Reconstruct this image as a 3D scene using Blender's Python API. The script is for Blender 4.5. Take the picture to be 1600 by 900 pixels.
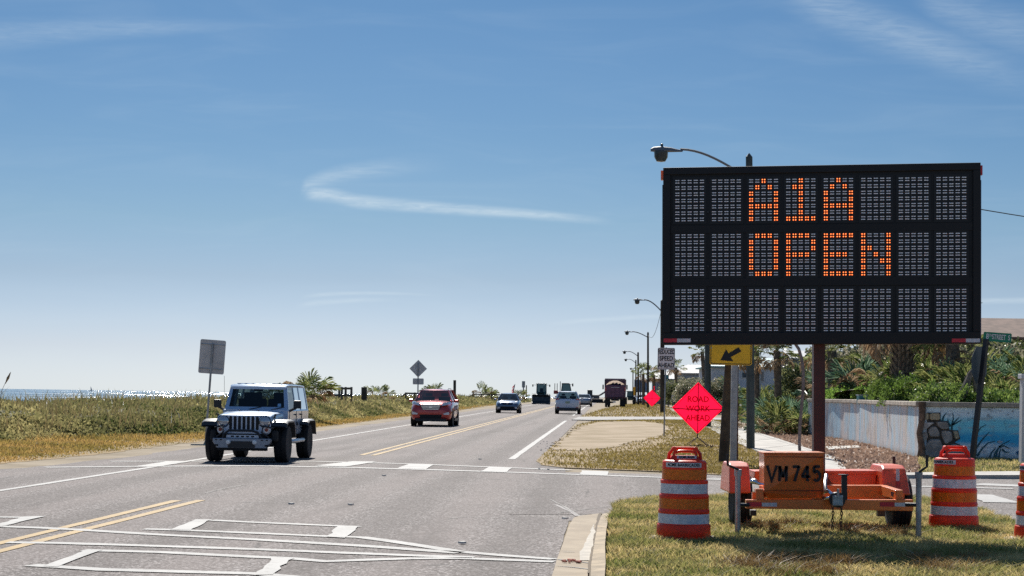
import bpy, bmesh, math, random
import numpy as np
from mathutils import Vector, Matrix
for o in list(bpy.data.objects): bpy.data.objects.remove(o)
random.seed(7); np.random.seed(7)
S = bpy.context.scene
C = S.collection
R = math.radians
# ------------------------------------------------------------------ camera
F = 2800.0; HY = 618.6; ROLL = 0.0145; CH = 1.55
cr, sr = math.cos(ROLL), math.sin(ROLL)
cam_d = bpy.data.cameras.new("camera"); cam = bpy.data.objects.new("camera", cam_d); C.objects.link(cam)
cam_d.sensor_width = 36; cam_d.lens = 36*F/1600; cam_d.shift_y = (HY-450)/1600
cam_d.clip_start = .1; cam_d.clip_end = 60000
cam.matrix_world = Matrix(((cr, -sr, 0, 0), (0, 0, -1, 0), (sr, cr, 0, CH), (0, 0, 0, 1)))
S.camera = cam
# ------------------------------------------------------------------ light
SUN_EL, SUN_AZ = 40.0, -6.0            # degrees, azimuth from +Y towards +X
SKY_STRENGTH = .0565
S.cycles.use_denoising = False; S.cycles.use_adaptive_sampling = False
S.view_settings.view_transform = 'Standard'; S.view_settings.look = 'None'
S.view_settings.exposure = 0.92; S.view_settings.gamma = 1
sd = bpy.data.lights.new("sun", 'SUN'); sun = bpy.data.objects.new("sun", sd); C.objects.link(sun)
sd.energy = 3.7; sd.angle = R(.55); sd.color = (1, .95, .87)
dirv = Vector((math.sin(R(SUN_AZ))*math.cos(R(SUN_EL)), math.cos(R(SUN_AZ))*math.cos(R(SUN_EL)), math.sin(R(SUN_EL))))
sun.rotation_euler = dirv.to_track_quat('Z', 'Y').to_euler(); sun.location = (0, 0, 60)

class NT:
    """tiny node helper"""
    def __init__(s, tree): s.t = tree; s.n = tree.nodes; s.l = tree.links
    def new(s, ty, **kw):
        nd = s.n.new(ty)
        for k, v in kw.items(): setattr(nd, k, v)
        return nd
    def set(s, nd, key, v):
        if v is None: return
        if isinstance(v, bpy.types.NodeSocket): s.l.new(v, nd.inputs[key])
        else: nd.inputs[key].default_value = v
    def math(s, op, a, b=None, c=None, clamp=False):
        nd = s.new('ShaderNodeMath', operation=op, use_clamp=clamp)
        for i, v in enumerate((a, b, c)): s.set(nd, i, v)
        return nd.outputs[0]
    def mix(s, f, a, b, blend='MIX'):
        nd = s.new('ShaderNodeMix', data_type='RGBA', blend_type=blend)
        s.set(nd, 0, f)
        for k, v in ((6, a), (7, b)):
            if isinstance(v, tuple) and len(v) == 3: v = v+(1,)
            s.set(nd, k, v)
        return nd.outputs[2]
    def noise(s, vec, scale, detail=3, rough=.5, dist=0, dim='3D'):
        nd = s.new('ShaderNodeTexNoise'); nd.noise_dimensions = dim
        if vec is not None: s.l.new(vec, nd.inputs['Vector'])
        nd.inputs['Scale'].default_value = scale; nd.inputs['Detail'].default_value = detail
        nd.inputs['Roughness'].default_value = rough; nd.inputs['Distortion'].default_value = dist
        return nd.outputs['Fac']
    def ramp(s, f, lo, hi, a=0., b=1.):
        nd = s.new('ShaderNodeMapRange', interpolation_type='SMOOTHSTEP')
        s.set(nd, 0, f); nd.inputs[1].default_value = lo; nd.inputs[2].default_value = hi
        nd.inputs[3].default_value = a; nd.inputs[4].default_value = b
        return nd.outputs[0]
    def mapping(s, vec, scale=(1, 1, 1), loc=(0, 0, 0), rot=(0, 0, 0)):
        nd = s.new('ShaderNodeMapping'); s.l.new(vec, nd.inputs[0])
        nd.inputs['Scale'].default_value = scale; nd.inputs['Location'].default_value = loc; nd.inputs['Rotation'].default_value = rot
        return nd.outputs[0]

w = bpy.data.worlds.new("World"); S.world = w; w.use_nodes = True
wt = NT(w.node_tree)
for n in list(wt.n): wt.n.remove(n)
wo = wt.new('ShaderNodeOutputWorld'); bg = wt.new('ShaderNodeBackground')
sky = wt.new('ShaderNodeTexSky', sky_type='NISHITA', sun_disc=False)
sky.sun_elevation = R(SUN_EL); sky.sun_rotation = R(SUN_AZ)
sky.air_density = 1.0; sky.dust_density = .55; sky.ozone_density = 2.2; sky.altitude = 0
tc = wt.new('ShaderNodeTexCoord')
sep = wt.new('ShaderNodeSeparateXYZ'); wt.l.new(tc.outputs['Generated'], sep.inputs[0])
dx, dy, dz = sep.outputs
# sky tint by elevation: deeper blue low down, raised overhead to fill the shade
elev = wt.math('MAXIMUM', dz, 0.0)
gr = wt.new('ShaderNodeValToRGB'); wt.l.new(wt.math('MULTIPLY', elev, 2.0), gr.inputs[0]); gr.color_ramp.interpolation = 'B_SPLINE' if False else 'LINEAR'
ge = gr.color_ramp.elements
for i_, (e_, c_) in enumerate([(.0, (.56, .76, 1.25)), (.0245, (.485, .60, .94)), (.064, (.375, .465, .66)), (.096, (.32, .44, .585)), (.14, (.268, .405, .55)), (.22, (.222, .372, .52)), (.34, (.38, .55, .70)), (.5, (.70, .88, .98))]):
    el_ = ge[0] if i_ == 0 else (ge[1] if i_ == 1 else ge.new(e_*2)); el_.position = e_*2; el_.color = c_+(1,)
grade = gr.outputs[0]
col = wt.mix(1.0, sky.outputs[0], grade, 'MULTIPLY')
# thin high cloud, laid out by direction
ysafe = wt.math('MAXIMUM', dy, .02)
ax = wt.math('DIVIDE', dx, ysafe); ez = wt.math('DIVIDE', dz, ysafe)
def a_of(px): return (px-800)/F
def e_of(px, py): return ((HY-py) + (px-800)*ROLL)/F
front = wt.ramp(dy, .3, .6)
def strand(pts, w0, w1, amp, feather=.15, tail=None):
    """a soft cirrus strand following pts (px,py); half width w0->w1 px"""
    x0, x1 = pts[0][0], pts[-1][0]
    t = wt.math('DIVIDE', wt.math('SUBTRACT', ax, a_of(x0)), a_of(x1)-a_of(x0))
    fc = wt.new('ShaderNodeFloatCurve'); wt.l.new(wt.math('MINIMUM', wt.math('MAXIMUM', t, 0.), 1.), fc.inputs[1])
    es = [e_of(*p) for p in pts]; emin, emax = min(es)-.001, max(es)+.001
    cv = fc.mapping.curves[0]
    for i, (p, e) in enumerate(zip(pts, es)):
        tt = (p[0]-x0)/(x1-x0); vv = (e-emin)/(emax-emin)
        if i == 0: cv.points[0].location = (tt, vv)
        elif i == len(pts)-1: cv.points[-1].location = (tt, vv)
        else: cv.points.new(tt, vv)
    fc.mapping.update()
    ec = wt.math('ADD', wt.math('MULTIPLY', fc.outputs[0], emax-emin), emin)
    wd = wt.math('ADD', wt.math('MULTIPLY', t, (w1-w0)/F), w0/F)
    d = wt.math('DIVIDE', wt.math('ABSOLUTE', wt.math('SUBTRACT', ez, ec)), wd)
    m = wt.ramp(d, 0., 1., 1., 0.)
    m = wt.math('MULTIPLY', m, wt.ramp(t, 0, feather)); m = wt.math('MULTIPLY', m, wt.ramp(t, 1-(tail or 2.5*feather), 1, 1, 0))
    return wt.math('MULTIPLY', m, amp)
cv3 = wt.new('ShaderNodeCombineXYZ'); wt.l.new(ax, cv3.inputs[0]); wt.l.new(ez, cv3.inputs[1])
streak = wt.noise(wt.mapping(cv3.outputs[0], (60, 420, 1), rot=(0, 0, .08)), 1, 5, .6, .6)
streak2 = wt.noise(wt.mapping(cv3.outputs[0], (9, 60, 1), rot=(0, 0, .35)), 1, 4, .55, .8)
parts_ = [
    strand([(464, 301), (500, 303), (560, 315), (700, 326), (850, 337), (975, 349)], 17, 9, .46, .05, .28),
    strand([(462, 302), (478, 288), (520, 274), (570, 266), (630, 260), (720, 256)], 18, 26, .25, .05, .85),
    strand([(460, 468), (560, 458), (700, 463)], 5, 3, .25, .2),
    strand([(455, 480), (520, 471), (640, 468)], 7, 5, .25, .2),
    strand([(840, 508), (960, 498), (1060, 494), (1200, 500)], 6, 6, .25, .2),
    strand([(1500, 472), (1560, 470), (1700, 468)], 7, 7, .30, .2),
    strand([(-150, 70), (100, 48), (300, 40), (460, 36)], 42, 8, .14, .2),
    strand([(1180, -40), (1290, 15), (1420, 62), (1540, 105), (1680, 150)], 55, 45, .20, .2),
    strand([(1400, -30), (1520, 30), (1700, 60)], 40, 60, .16, .2)]
m = parts_[0]
for p in parts_[1:]: m = wt.math('MAXIMUM', m, p)
m = wt.math('MULTIPLY', m, wt.math('ADD', wt.math('MULTIPLY', streak, 1.9), -.05))
veil = wt.math('MULTIPLY', wt.ramp(streak2, .4, .9), .08)
m = wt.math('MULTIPLY', wt.math('ADD', m, veil), front, clamp=True)
cloudc = (6.6, 7.6, 8.2)
col = wt.mix(m, col, cloudc)
wt.l.new(col, bg.inputs[0]); bg.inputs[1].default_value = SKY_STRENGTH
wt.l.new(bg.outputs[0], wo.inputs[0])

# ------------------------------------------------------------------ ground maths
RD = Vector((.0518, .99866, 0)); RN = Vector((.99866, -.0518, 0))     # road direction and its right-hand normal
def rise(y): return .0024*min(max(0., y-35.), 187.)
def ray(px, py):
    cx, cy = (px-800)/F, (HY-py)/F
    return cx*cr - cy*sr, cx*sr + cy*cr
def W(px, py, d):
    """world point seen at photo pixel (px,py) at distance d along +Y"""
    a, e = ray(px, py); return Vector((a*d, d, CH + e*d))
def G(px, py, off=0.):
    """world point on the ground under photo pixel"""
    a, e = ray(px, py); d = 50.
    for _ in range(60):
        dn = (CH - rise(d) - off)/max(-e, 1e-4); d = .5*d + .5*min(dn, 3000)
    return Vector((a*d, d, rise(d)+off))
def U(p): return p.x*RN.x + p.y*RN.y
def PV(u, v, off=0.):
    p = RN*u + RD*v; return Vector((p.x, p.y, rise(p.y)+off))

# ------------------------------------------------------------------ materials
MATS = {}
def mat(name, col, rough=.6, metal=0., var=0., vscale=8., bump=0., bscale=60., col2=None, coat=0., spec=None, transl=0., emit=0., trans_col=None, ao=0.):
    if name in MATS: return MATS[name]
    m = bpy.data.materials.new(name); m.use_nodes = True; t = NT(m.node_tree)
    b = t.n['Principled BSDF']; out = t.n['Material Output']
    b.inputs['Roughness'].default_value = rough; b.inputs['Metallic'].default_value = metal
    if spec is not None: b.inputs['Specular IOR Level'].default_value = spec
    b.inputs['Coat Weight'].default_value = coat; b.inputs['Coat Roughness'].default_value = .06
    tc = t.new('ShaderNodeTexCoord'); vec = tc.outputs['Object']
    c = tuple(col)+(1,)
    if var or col2:
        c2 = tuple(col2)+(1,) if col2 else tuple(x*(1-var) for x in col)+(1,)
        c1 = c if col2 else tuple(min(1, x*(1+var*.6)) for x in col)+(1,)
        f = t.ramp(t.noise(vec, vscale, 5, .62), .36, .66)
        cc = t.mix(f, c2, c1)
        f2 = t.noise(vec, vscale*7, 2, .6)
        cc = t.mix(t.math('MULTIPLY', f2, min(.35, var or .35) if metal or coat or var < .3 else .35), cc, tuple(x*.55 for x in c2[:3])+(1,))
        t.l.new(cc, b.inputs['Base Color']); csock = cc
    else:
        b.inputs['Base Color'].default_value = c; csock = None
    if bump:
        bn = t.new('ShaderNodeBump'); bn.inputs['Strength'].default_value = bump; bn.inputs['Distance'].default_value = .01
        t.l.new(t.noise(vec, bscale, 4, .6), bn.inputs['Height']); t.l.new(bn.outputs[0], b.inputs['Normal'])
    if emit:
        b.inputs['Emission Color'].default_value = c; b.inputs['Emission Strength'].default_value = emit
    if transl:
        tr = t.new('ShaderNodeBsdfTranslucent'); mx = t.new('ShaderNodeMixShader'); mx.inputs[0].default_value = transl
        if trans_col: tr.inputs[0].default_value = tuple(trans_col)+(1,)
        elif csock is not None: t.l.new(csock, tr.inputs[0])
        else: tr.inputs[0].default_value = c
        t.l.new(b.outputs[0], mx.inputs[1]); t.l.new(tr.outputs[0], mx.inputs[2]); t.l.new(mx.outputs[0], out.inputs[0])
    MATS[name] = m; return m
def glass(name, tint=(.2, .25, .25), refl=.9):
    if name in MATS: return MATS[name]
    m = bpy.data.materials.new(name); m.use_nodes = True; t = NT(m.node_tree)
    for n in list(t.n): t.n.remove(n)
    out = t.new('ShaderNodeOutputMaterial'); tr = t.new('ShaderNodeBsdfTransparent'); gl = t.new('ShaderNodeBsdfGlossy'); mx = t.new('ShaderNodeMixShader')
    tr.inputs[0].default_value = tuple(tint)+(1,); gl.inputs[0].default_value = (refl, refl, refl, 1); gl.inputs['Roughness'].default_value = .02
    fr = t.new('ShaderNodeFresnel'); fr.inputs[0].default_value = 1.5
    t.l.new(fr.outputs[0], mx.inputs[0]); t.l.new(tr.outputs[0], mx.inputs[1]); t.l.new(gl.outputs[0], mx.inputs[2]); t.l.new(mx.outputs[0], out.inputs[0])
    MATS[name] = m; return m
def leafmat(name, cols, rough=.5, transl=.35, scale=None):
    """foliage: colour picked per leaf from a list, thin translucent"""
    if name in MATS: return MATS[name]
    m = bpy.data.materials.new(name); m.use_nodes = True; t = NT(m.node_tree)
    b = t.n['Principled BSDF']; out = t.n['Material Output']
    g = t.new('ShaderNodeNewGeometry'); cr_ = t.new('ShaderNodeValToRGB')
    e = cr_.color_ramp.elements
    for i, c in enumerate(cols):
        pos = i/(len(cols)-1)
        el = e[0] if i == 0 else (e[1] if i == len(cols)-1 else e.new(pos))
        el.position = pos; el.color = tuple(c)+(1,)
    f = g.outputs['Random Per Island']
    if scale:
        tc = t.new('ShaderNodeTexCoord')
        n = t.ramp(t.noise(tc.outputs['Object'], scale, 3), .32, .68)
        f = t.math('ADD', t.math('MULTIPLY', f, .42), t.math('MULTIPLY', n, .58))
    t.l.new(f, cr_.inputs[0]); t.l.new(cr_.outputs[0], b.inputs['Base Color'])
    b.inputs['Roughness'].default_value = rough; b.inputs['Specular IOR Level'].default_value = .35
    tr = t.new('ShaderNodeBsdfTranslucent'); mx = t.new('ShaderNodeMixShader'); mx.inputs[0].default_value = transl
    t.l.new(cr_.outputs[0], tr.inputs[0]); t.l.new(b.outputs[0], mx.inputs[1]); t.l.new(tr.outputs[0], mx.inputs[2]); t.l.new(mx.outputs[0], out.inputs[0])
    MATS[name] = m; return m

# ------------------------------------------------------------------ mesh helpers
class MB:
    def __init__(s): s.v = []; s.f = []
    def add(s, vs, fs):
        k = len(s.v); s.v += [tuple(v) for v in vs]; s.f += [tuple(i+k for i in f) for f in fs]; return s
    def box(s, c, d, M=None, taper=(1, 1)):
        hx, hy, hz = d[0]/2, d[1]/2, d[2]/2; vs = []
        for z in (-1, 1):
            k = taper if z > 0 else (1, 1)
            for x, y in ((-1, -1), (1, -1), (1, 1), (-1, 1)):
                v = Vector((x*hx*k[0], y*hy*k[1], z*hz))
                if M is not None: v = M @ v
                vs.append(v+Vector(c))
        return s.add(vs, [(3, 2, 1, 0), (4, 5, 6, 7), (0, 1, 5, 4), (1, 2, 6, 5), (2, 3, 7, 6), (3, 0, 4, 7)])
    def hull8(s, vs):
        """8 corners: bottom ring 4 ccw, top ring 4"""
        return s.add(vs, [(3, 2, 1, 0), (4, 5, 6, 7), (0, 1, 5, 4), (1, 2, 6, 5), (2, 3, 7, 6), (3, 0, 4, 7)])
    def tube(s, pts, r, n=8, caps=True):
        pts = [Vector(p) for p in pts]; rs = r if isinstance(r, (list, tuple)) else [r]*len(pts)
        rings = []; up0 = None
        for i, p in enumerate(pts):
            d = (pts[min(i+1, len(pts)-1)] - pts[max(i-1, 0)]).normalized()
            if up0 is None: a = Vector((0, 0, 1)) if abs(d.z) < .9 else Vector((1, 0, 0)); up0 = (a - d*a.dot(d)).normalized()
            else: up0 = (up0 - d*up0.dot(d)).normalized()
            b = d.cross(up0)
            rings.append([p + (up0*math.cos(t) + b*math.sin(t))*rs[i] for t in [2*math.pi*k/n for k in range(n)]])
        vs = [v for g in rings for v in g]; fs = []
        for i in range(len(pts)-1):
            for k in range(n):
                k2 = (k+1) % n; fs.append((i*n+k, i*n+k2, (i+1)*n+k2, (i+1)*n+k))
        if caps: fs.append(tuple(range(n-1, -1, -1))); fs.append(tuple((len(pts)-1)*n+k for k in range(n)))
        return s.add(vs, fs)
    def lathe(s, prof, n=24, c=(0, 0, 0), axis='Z', closed=False):
        vs = []; fs = []; c = Vector(c)
        for r, z in prof:
            for k in range(n):
                t = 2*math.pi*k/n; x, y = r*math.cos(t), r*math.sin(t)
                v = (x, y, z) if axis == 'Z' else ((z, x, y) if axis == 'X' else (y, z, x))
                vs.append(Vector(v)+c)
        m = len(prof)
        for i in range(m-1 if not closed else m):
            j = (i+1) % m
            for k in range(n):
                k2 = (k+1) % n; fs.append((i*n+k, i*n+k2, j*n+k2, j*n+k))
        if not closed:
            if prof[0][0] > 1e-6: fs.append(tuple(range(n-1, -1, -1)))
            if prof[-1][0] > 1e-6: fs.append(tuple((m-1)*n+k for k in range(n)))
        return s.add(vs, fs)
    def prism(s, poly, a, b):
        """poly: list of points, extruded by vectors a (near) and b (far)"""
        n = len(poly); a = Vector(a); b = Vector(b)
        vs = [Vector(p)+a for p in poly] + [Vector(p)+b for p in poly]
        fs = [tuple(range(n)), tuple(range(2*n-1, n-1, -1))] + [(k, n+k, n+(k+1) % n, (k+1) % n) for k in range(n)]
        return s.add(vs, fs)
    def quad(s, a, b, c, d): return s.add([a, b, c, d], [(0, 1, 2, 3)])
    def loft(s, rings, caps=True, closed=True):
        n = len(rings[0]); vs = [v for r in rings for v in r]; fs = []
        for i in range(len(rings)-1):
            for k in range(n if closed else n-1):
                k2 = (k+1) % n; fs.append((i*n+k, (i+1)*n+k, (i+1)*n+k2, i*n+k2))
        if caps: fs.append(tuple(range(n))); fs.append(tuple((len(rings)-1)*n+k for k in range(n-1, -1, -1)))
        return s.add(vs, fs)
def mesh_of(name, mb, material, smooth=False, fix=True, origin=None):
    me = bpy.data.meshes.new(name)
    v = mb.v
    if origin is not None: o = Vector(origin); v = [tuple(Vector(p)-o) for p in v]
    me.from_pydata([tuple(p) for p in v], [], mb.f)
    if fix:
        bm = bmesh.new(); bm.from_mesh(me); bmesh.ops.recalc_face_normals(bm, faces=bm.faces); bm.to_mesh(me); bm.free()
    if smooth:
        me.polygons.foreach_set('use_smooth', [True]*len(me.polygons)); me.set_sharp_from_angle(angle=R(smooth if smooth is not True else 38))
    me.materials.append(material); me.update(); return me
def obj(name, mb, material, parent=None, smooth=False, bevel=0., world=False, loc=None, subsurf=0, fix=True, label=None):
    origin = None
    if world and parent is not None:
        p = parent; origin = Vector((0, 0, 0))
        while p is not None: origin = origin + p.location; p = p.parent
    me = mb if isinstance(mb, bpy.types.Mesh) else mesh_of(name, mb, material, smooth, fix, origin)
    o = bpy.data.objects.new(name, me); C.objects.link(o)
    if parent is not None: o.parent = parent
    if loc is not None: o.location = loc
    if bevel:
        b = o.modifiers.new('bevel', 'BEVEL'); b.width = bevel; b.segments = 2; b.limit_method = 'ANGLE'; b.angle_limit = R(40)
        b.harden_normals = False
    if subsurf:
        b = o.modifiers.new('sub', 'SUBSURF'); b.levels = subsurf; b.render_levels = subsurf
    if label: o['label'] = label
    return o
def tag(o, label, cat, group=None, kind=None):
    if label: o['label'] = label
    if cat: o['category'] = cat
    if group: o['group'] = group
    if kind: o['kind'] = kind
    return o
def thing(name, label, cat, loc=(0, 0, 0), rotz=0., group=None):
    o = bpy.data.objects.new(name, None); C.objects.link(o); o.location = loc; o.rotation_euler = (0, 0, rotz)
    o.empty_display_size = .2
    return tag(o, label, cat, group)
def solo(name, mb, material, label, cat, loc, group=None, **kw):
    """single-mesh thing, mb in world coordinates"""
    o = obj(name, mesh_of(name, mb, material, kw.pop('smooth', False), True, loc), material, None, loc=loc, **kw)
    return tag(o, label, cat, group)
def struct(name, mb, material, smooth=False, fix=False):
    o = obj(name, mb, material, smooth=smooth, fix=fix); o['kind'] = 'structure'; return o
def dup(root, loc=None, rotz=None, scale=None, label=None):
    r = root.copy(); C.objects.link(r)
    if loc is not None: r.location = loc
    if rotz is not None: r.rotation_euler = (0, 0, rotz)
    if scale is not None: r.scale = (scale, scale, scale)
    if label: r['label'] = label
    for ch in list(root.children):
        c = ch.copy(); C.objects.link(c); c.parent = r
        for g in list(ch.children):
            d = g.copy(); C.objects.link(d); d.parent = c
    return r
def np_mesh(name, verts, faces, material, kind='stuff', parent=None, loops=3, label=None, cat=None, loc=None):
    me = bpy.data.meshes.new(name); nv, nf = len(verts), len(faces)
    me.vertices.add(nv); me.vertices.foreach_set('co', np.asarray(verts, dtype=np.float32).ravel())
    me.loops.add(nf*loops); me.loops.foreach_set('vertex_index', np.asarray(faces, dtype=np.int32).ravel())
    me.polygons.add(nf); me.polygons.foreach_set('loop_start', np.arange(0, nf*loops, loops, dtype=np.int32))
    me.polygons.foreach_set('loop_total', np.full(nf, loops, dtype=np.int32)); me.update(calc_edges=True); me.materials.append(material)
    o = bpy.data.objects.new(name, me); C.objects.link(o)
    if parent is not None: o.parent = parent
    if loc is not None: o.location = loc
    if kind: o['kind'] = kind
    if label: o['label'] = label
    if cat: o['category'] = cat
    return o
def text(name, s, size, material, parent, center, right, up, off=.0, xs=1., depth=.002, label=None, tofront=.002):
    """flat lettering as thin mesh; right/up are world (or local) unit vectors"""
    cu = bpy.data.curves.new(name, 'FONT'); cu.body = s; cu.size = size; cu.align_x = 'CENTER'; cu.align_y = 'CENTER'
    cu.offset = off; cu.extrude = depth/2; cu.resolution_u = 3
    to = bpy.data.objects.new('tmp', cu); C.objects.link(to)
    dg = bpy.context.evaluated_depsgraph_get(); me = bpy.data.meshes.new_from_object(to.evaluated_get(dg))
    bpy.data.objects.remove(to); me.name = name
    right = Vector(right).normalized(); up = Vector(up).normalized(); nrm = right.cross(up)
    M = Matrix((right*xs, up, nrm)).transposed().to_4x4(); M.translation = Vector(center)+nrm*tofront
    me.transform(M); me.materials.clear(); me.materials.append(material)
    o = bpy.data.objects.new(name, me); C.objects.link(o)
    if parent is not None: o.parent = parent
    if label: o['label'] = label
    return o

# common materials
def paint(name, col, worn=(.17, .155, .15), amt=.5):
    m = bpy.data.materials.new(name); m.use_nodes = True; t = NT(m.node_tree); b = t.n['Principled BSDF']; b.inputs['Roughness'].default_value = .75; b.inputs['Specular IOR Level'].default_value = .25
    tc = t.new('ShaderNodeTexCoord'); v = tc.outputs['Object']; n1 = t.noise(v, 1.1, 3, .6); n2 = t.noise(v, 30, 3, .7); n3 = t.noise(v, 7, 3, .65)
    c = t.mix(t.ramp(n1, .3, .7), tuple(x*.82 for x in col), col); f = t.ramp(t.math('ADD', t.math('MULTIPLY', n3, .55), t.math('MULTIPLY', n2, .45)), .52, .62)
    c = t.mix(t.math('MULTIPLY', f, amt), c, worn); t.l.new(c, b.inputs['Base Color']); return m
M_white = paint('white_road_paint', (.42, .41, .39)); M_yellow = paint('yellow_road_paint', (.42, .28, .11))
M_black = mat('black_rubber', (.012, .012, .013), .75, bump=.2, bscale=40)
M_tyre = mat('tyre_rubber', (.014, .014, .016), .8, var=.3, vscale=6, bump=.4, bscale=30)
M_blackp = mat('black_plastic', (.018, .019, .022), .45)
M_steel = mat('galvanised_steel', (.40, .42, .44), .42, metal=.75, var=.3, vscale=4)
M_alu = mat('sign_back_aluminium', (.60, .60, .60), .55, metal=.1, var=.15, vscale=2)
M_chrome = mat('chrome', (.7, .7, .72), .12, metal=1.)
M_wood = mat('weathered_wood', (.17, .135, .105), .85, var=.45, vscale=5, bump=.5, bscale=30)
M_pole = mat('treated_pole_wood', (.075, .06, .045), .9, var=.5, vscale=3, bump=.6, bscale=25)
M_greenpole = mat('dark_green_pole_paint', (.055, .075, .075), .55, var=.3, vscale=3)
M_concrete = mat('concrete', (.46, .43, .385), .85, var=.22, vscale=1.3, bump=.35, bscale=40)
M_red = mat('red_reflective', (.55, .02, .04), .35)
M_silverrefl = mat('white_reflective', (.62, .64, .68), .35, var=.12, vscale=30)
M_txt = mat('black_lettering', (.01, .01, .012), .6)
M_glass = glass('tinted_glass', (.16, .20, .21))
M_lens = mat('clear_lamp_lens', (.75, .78, .8), .08, spec=.9, coat=1)
M_redlens = mat('red_lamp_lens', (.45, .01, .015), .15, coat=1)
M_amber = mat('amber_lamp_lens', (.8, .22, .01), .2, coat=1, transl=.4)

# ================================================================== GROUND, ROADS
def smooth(t): t = max(0., min(1., t)); return t*t*(3-2*t)
def dune_edge(y): return -13.3 - 3.4*smooth((64-y)/16)
def terr(x, y):
    u = x*RN.x + y*RN.y; s = dune_edge(y) - u; z = rise(y)
    if s > 0: z += .26*smooth(s/6)
    if s > 24: z -= 5.2*smooth((s-24)/55)
    return z
def sand_mat():
    m = mat('sandy_ground', (.36, .29, .20), .95, col2=(.20, .15, .085), vscale=.6, bump=.6, bscale=14); return m
xs = sorted(set([-20000, -3000, -800, -400, -250] + list(np.arange(-180, -4, 3.)) + [0, 4, 8, 12, 20, 40, 90, 200, 500, 1500, 6000, 20000]))
ys = sorted(set([-60, -20, 0, 10] + list(np.arange(16, 35, 3.)) + [35.] + list(np.arange(38, 222, 4.)) + [222., 240, 270, 320, 400, 520, 700, 1000, 1600, 2600, 5000, 10000, 30000]))
mb = MB()
for y in ys:
    for x in xs: mb.v.append((x, y, terr(x, y)))
nx = len(xs)
mb.f = [(j*nx+i, j*nx+i+1, (j+1)*nx+i+1, (j+1)*nx+i) for j in range(len(ys)-1) for i in range(nx-1)]
struct('ground', mb, sand_mat())

# --- asphalt
def asphalt(name, base, tracks=True):
    m = bpy.data.materials.new(name); m.use_nodes = True; t = NT(m.node_tree); b = t.n['Principled BSDF']
    tc = t.new('ShaderNodeTexCoord'); v = t.mapping(tc.outputs['Object'], rot=(0, 0, math.atan2(.0518, .99866)))
    sp = t.new('ShaderNodeSeparateXYZ'); t.l.new(v, sp.inputs[0])
    big = t.noise(v, .35, 4, .6); mid = t.noise(v, 3, 4, .65); fine = t.noise(v, 22, 2, .7); vf = t.noise(v, 36, 1, .5)
    c = t.mix(t.ramp(big, .3, .7), tuple(x*.80 for x in base), tuple(x*1.15 for x in base))
    c = t.mix(t.math('MULTIPLY', t.ramp(mid, .35, .7), .35), c, tuple(x*.78 for x in base))
    # aggregate: dark binder pits and pale shell specks
    c = t.mix(t.math('MULTIPLY', t.ramp(fine, .52, .40), .8), c, tuple(x*.35 for x in base))
    c = t.mix(t.math('MULTIPLY', t.ramp(vf, .54, .62), .7), c, (.48, .44, .42))
    if tracks:
        wob = t.math('ADD', sp.outputs[0], t.math('MULTIPLY', t.noise(t.mapping(v, (1, .05, 1)), 1, 2), .5))
        w1 = t.math('SINE', t.math('MULTIPLY', t.math('ADD', wob, 2.0), 2*math.pi/1.78))
        c = t.mix(t.math('MULTIPLY', t.ramp(w1, -.2, 1.), .40), c, tuple(x*1.45 for x in base))
        c = t.mix(t.math('MULTIPLY', t.ramp(w1, 0., -1.), .42), c, tuple(x*.62 for x in base))
        # oil stains, stretched along the lanes, and a few crack-like seams
        st = t.noise(t.mapping(v, (.9, .07, 1)), 1.3, 4, .6); c = t.mix(t.math('MULTIPLY', t.ramp(st, .52, .74), .6), c, tuple(x*.5 for x in base))
    else:
        st = t.noise(t.mapping(v, (.10, 1.1, 1)), 1.0, 4, .6); c = t.mix(t.math('MULTIPLY', t.ramp(st, .5, .75), .4), c, tuple(x*.66 for x in base))
    vo = t.new('ShaderNodeTexVoronoi', feature='DISTANCE_TO_EDGE'); t.l.new(t.mapping(t.mapping(v, (1, 1, 1)), (.16, .10, 1)), vo.inputs['Vector']); vo.inputs['Scale'].default_value = 1.
    wr = t.math('ADD', vo.outputs[0], t.math('MULTIPLY', t.math('SUBTRACT', t.noise(v, 2.5, 4, .7), .5), .03))
    crk = t.math('MULTIPLY', t.ramp(t.math('ABSOLUTE', wr), .0, .004, 1, 0), t.ramp(t.noise(v, .22, 2), .50, .6))
    c = t.mix(t.math('MULTIPLY', crk, .7), c, (.02, .02, .02))
    t.l.new(c, b.inputs['Base Color']); b.inputs['Roughness'].default_value = .85; b.inputs['Specular IOR Level'].default_value = .2
    bn = t.new('ShaderNodeBump'); bn.inputs['Strength'].default_value = .55; bn.inputs['Distance'].default_value = .012
    h = t.math('ADD', fine, t.math('MULTIPLY', vf, .6)); t.l.new(h, bn.inputs['Height']); t.l.new(bn.outputs[0], b.inputs['Normal'])
    return m
A_main = asphalt('road_asphalt', (.134, .111, .103)); A_side = asphalt('side_street_asphalt', (.160, .137, .125), False)
UL, UR = -10.9, -1.55
vrows = [-40, 0, 20, 35.3, 60, 100, 150, 222.6, 260, 400, 800, 2000, 8000]
random.seed(3)
def jag(a): return random.uniform(-a, a)
def ribbon(name, uL, uR, off, m, v0, v1, step=None, jl=0, jr=0, structk=True):
    rows = sorted(set([v0, v1] + [v for v in vrows if v0 < v < v1] + ([v0+step*i for i in range(1, int((v1-v0)/step)) if v0+step*i < 260] if step else [])))
    mb = MB()
    for v in rows:
        a = uL(v) if callable(uL) else uL; b = uR(v) if callable(uR) else uR
        mb.v += [tuple(PV(a+jag(jl), v, off)), tuple(PV(b+jag(jr), v, off))]
    mb.f = [(2*i, 2*i+1, 2*i+3, 2*i+2) for i in range(len(rows)-1)]
    o = struct(name, mb, m); return o
def uLe(v): return -10.9 - 1.1*smooth((42-v)/18) - 2.6*smooth((26-v)/12)
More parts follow.
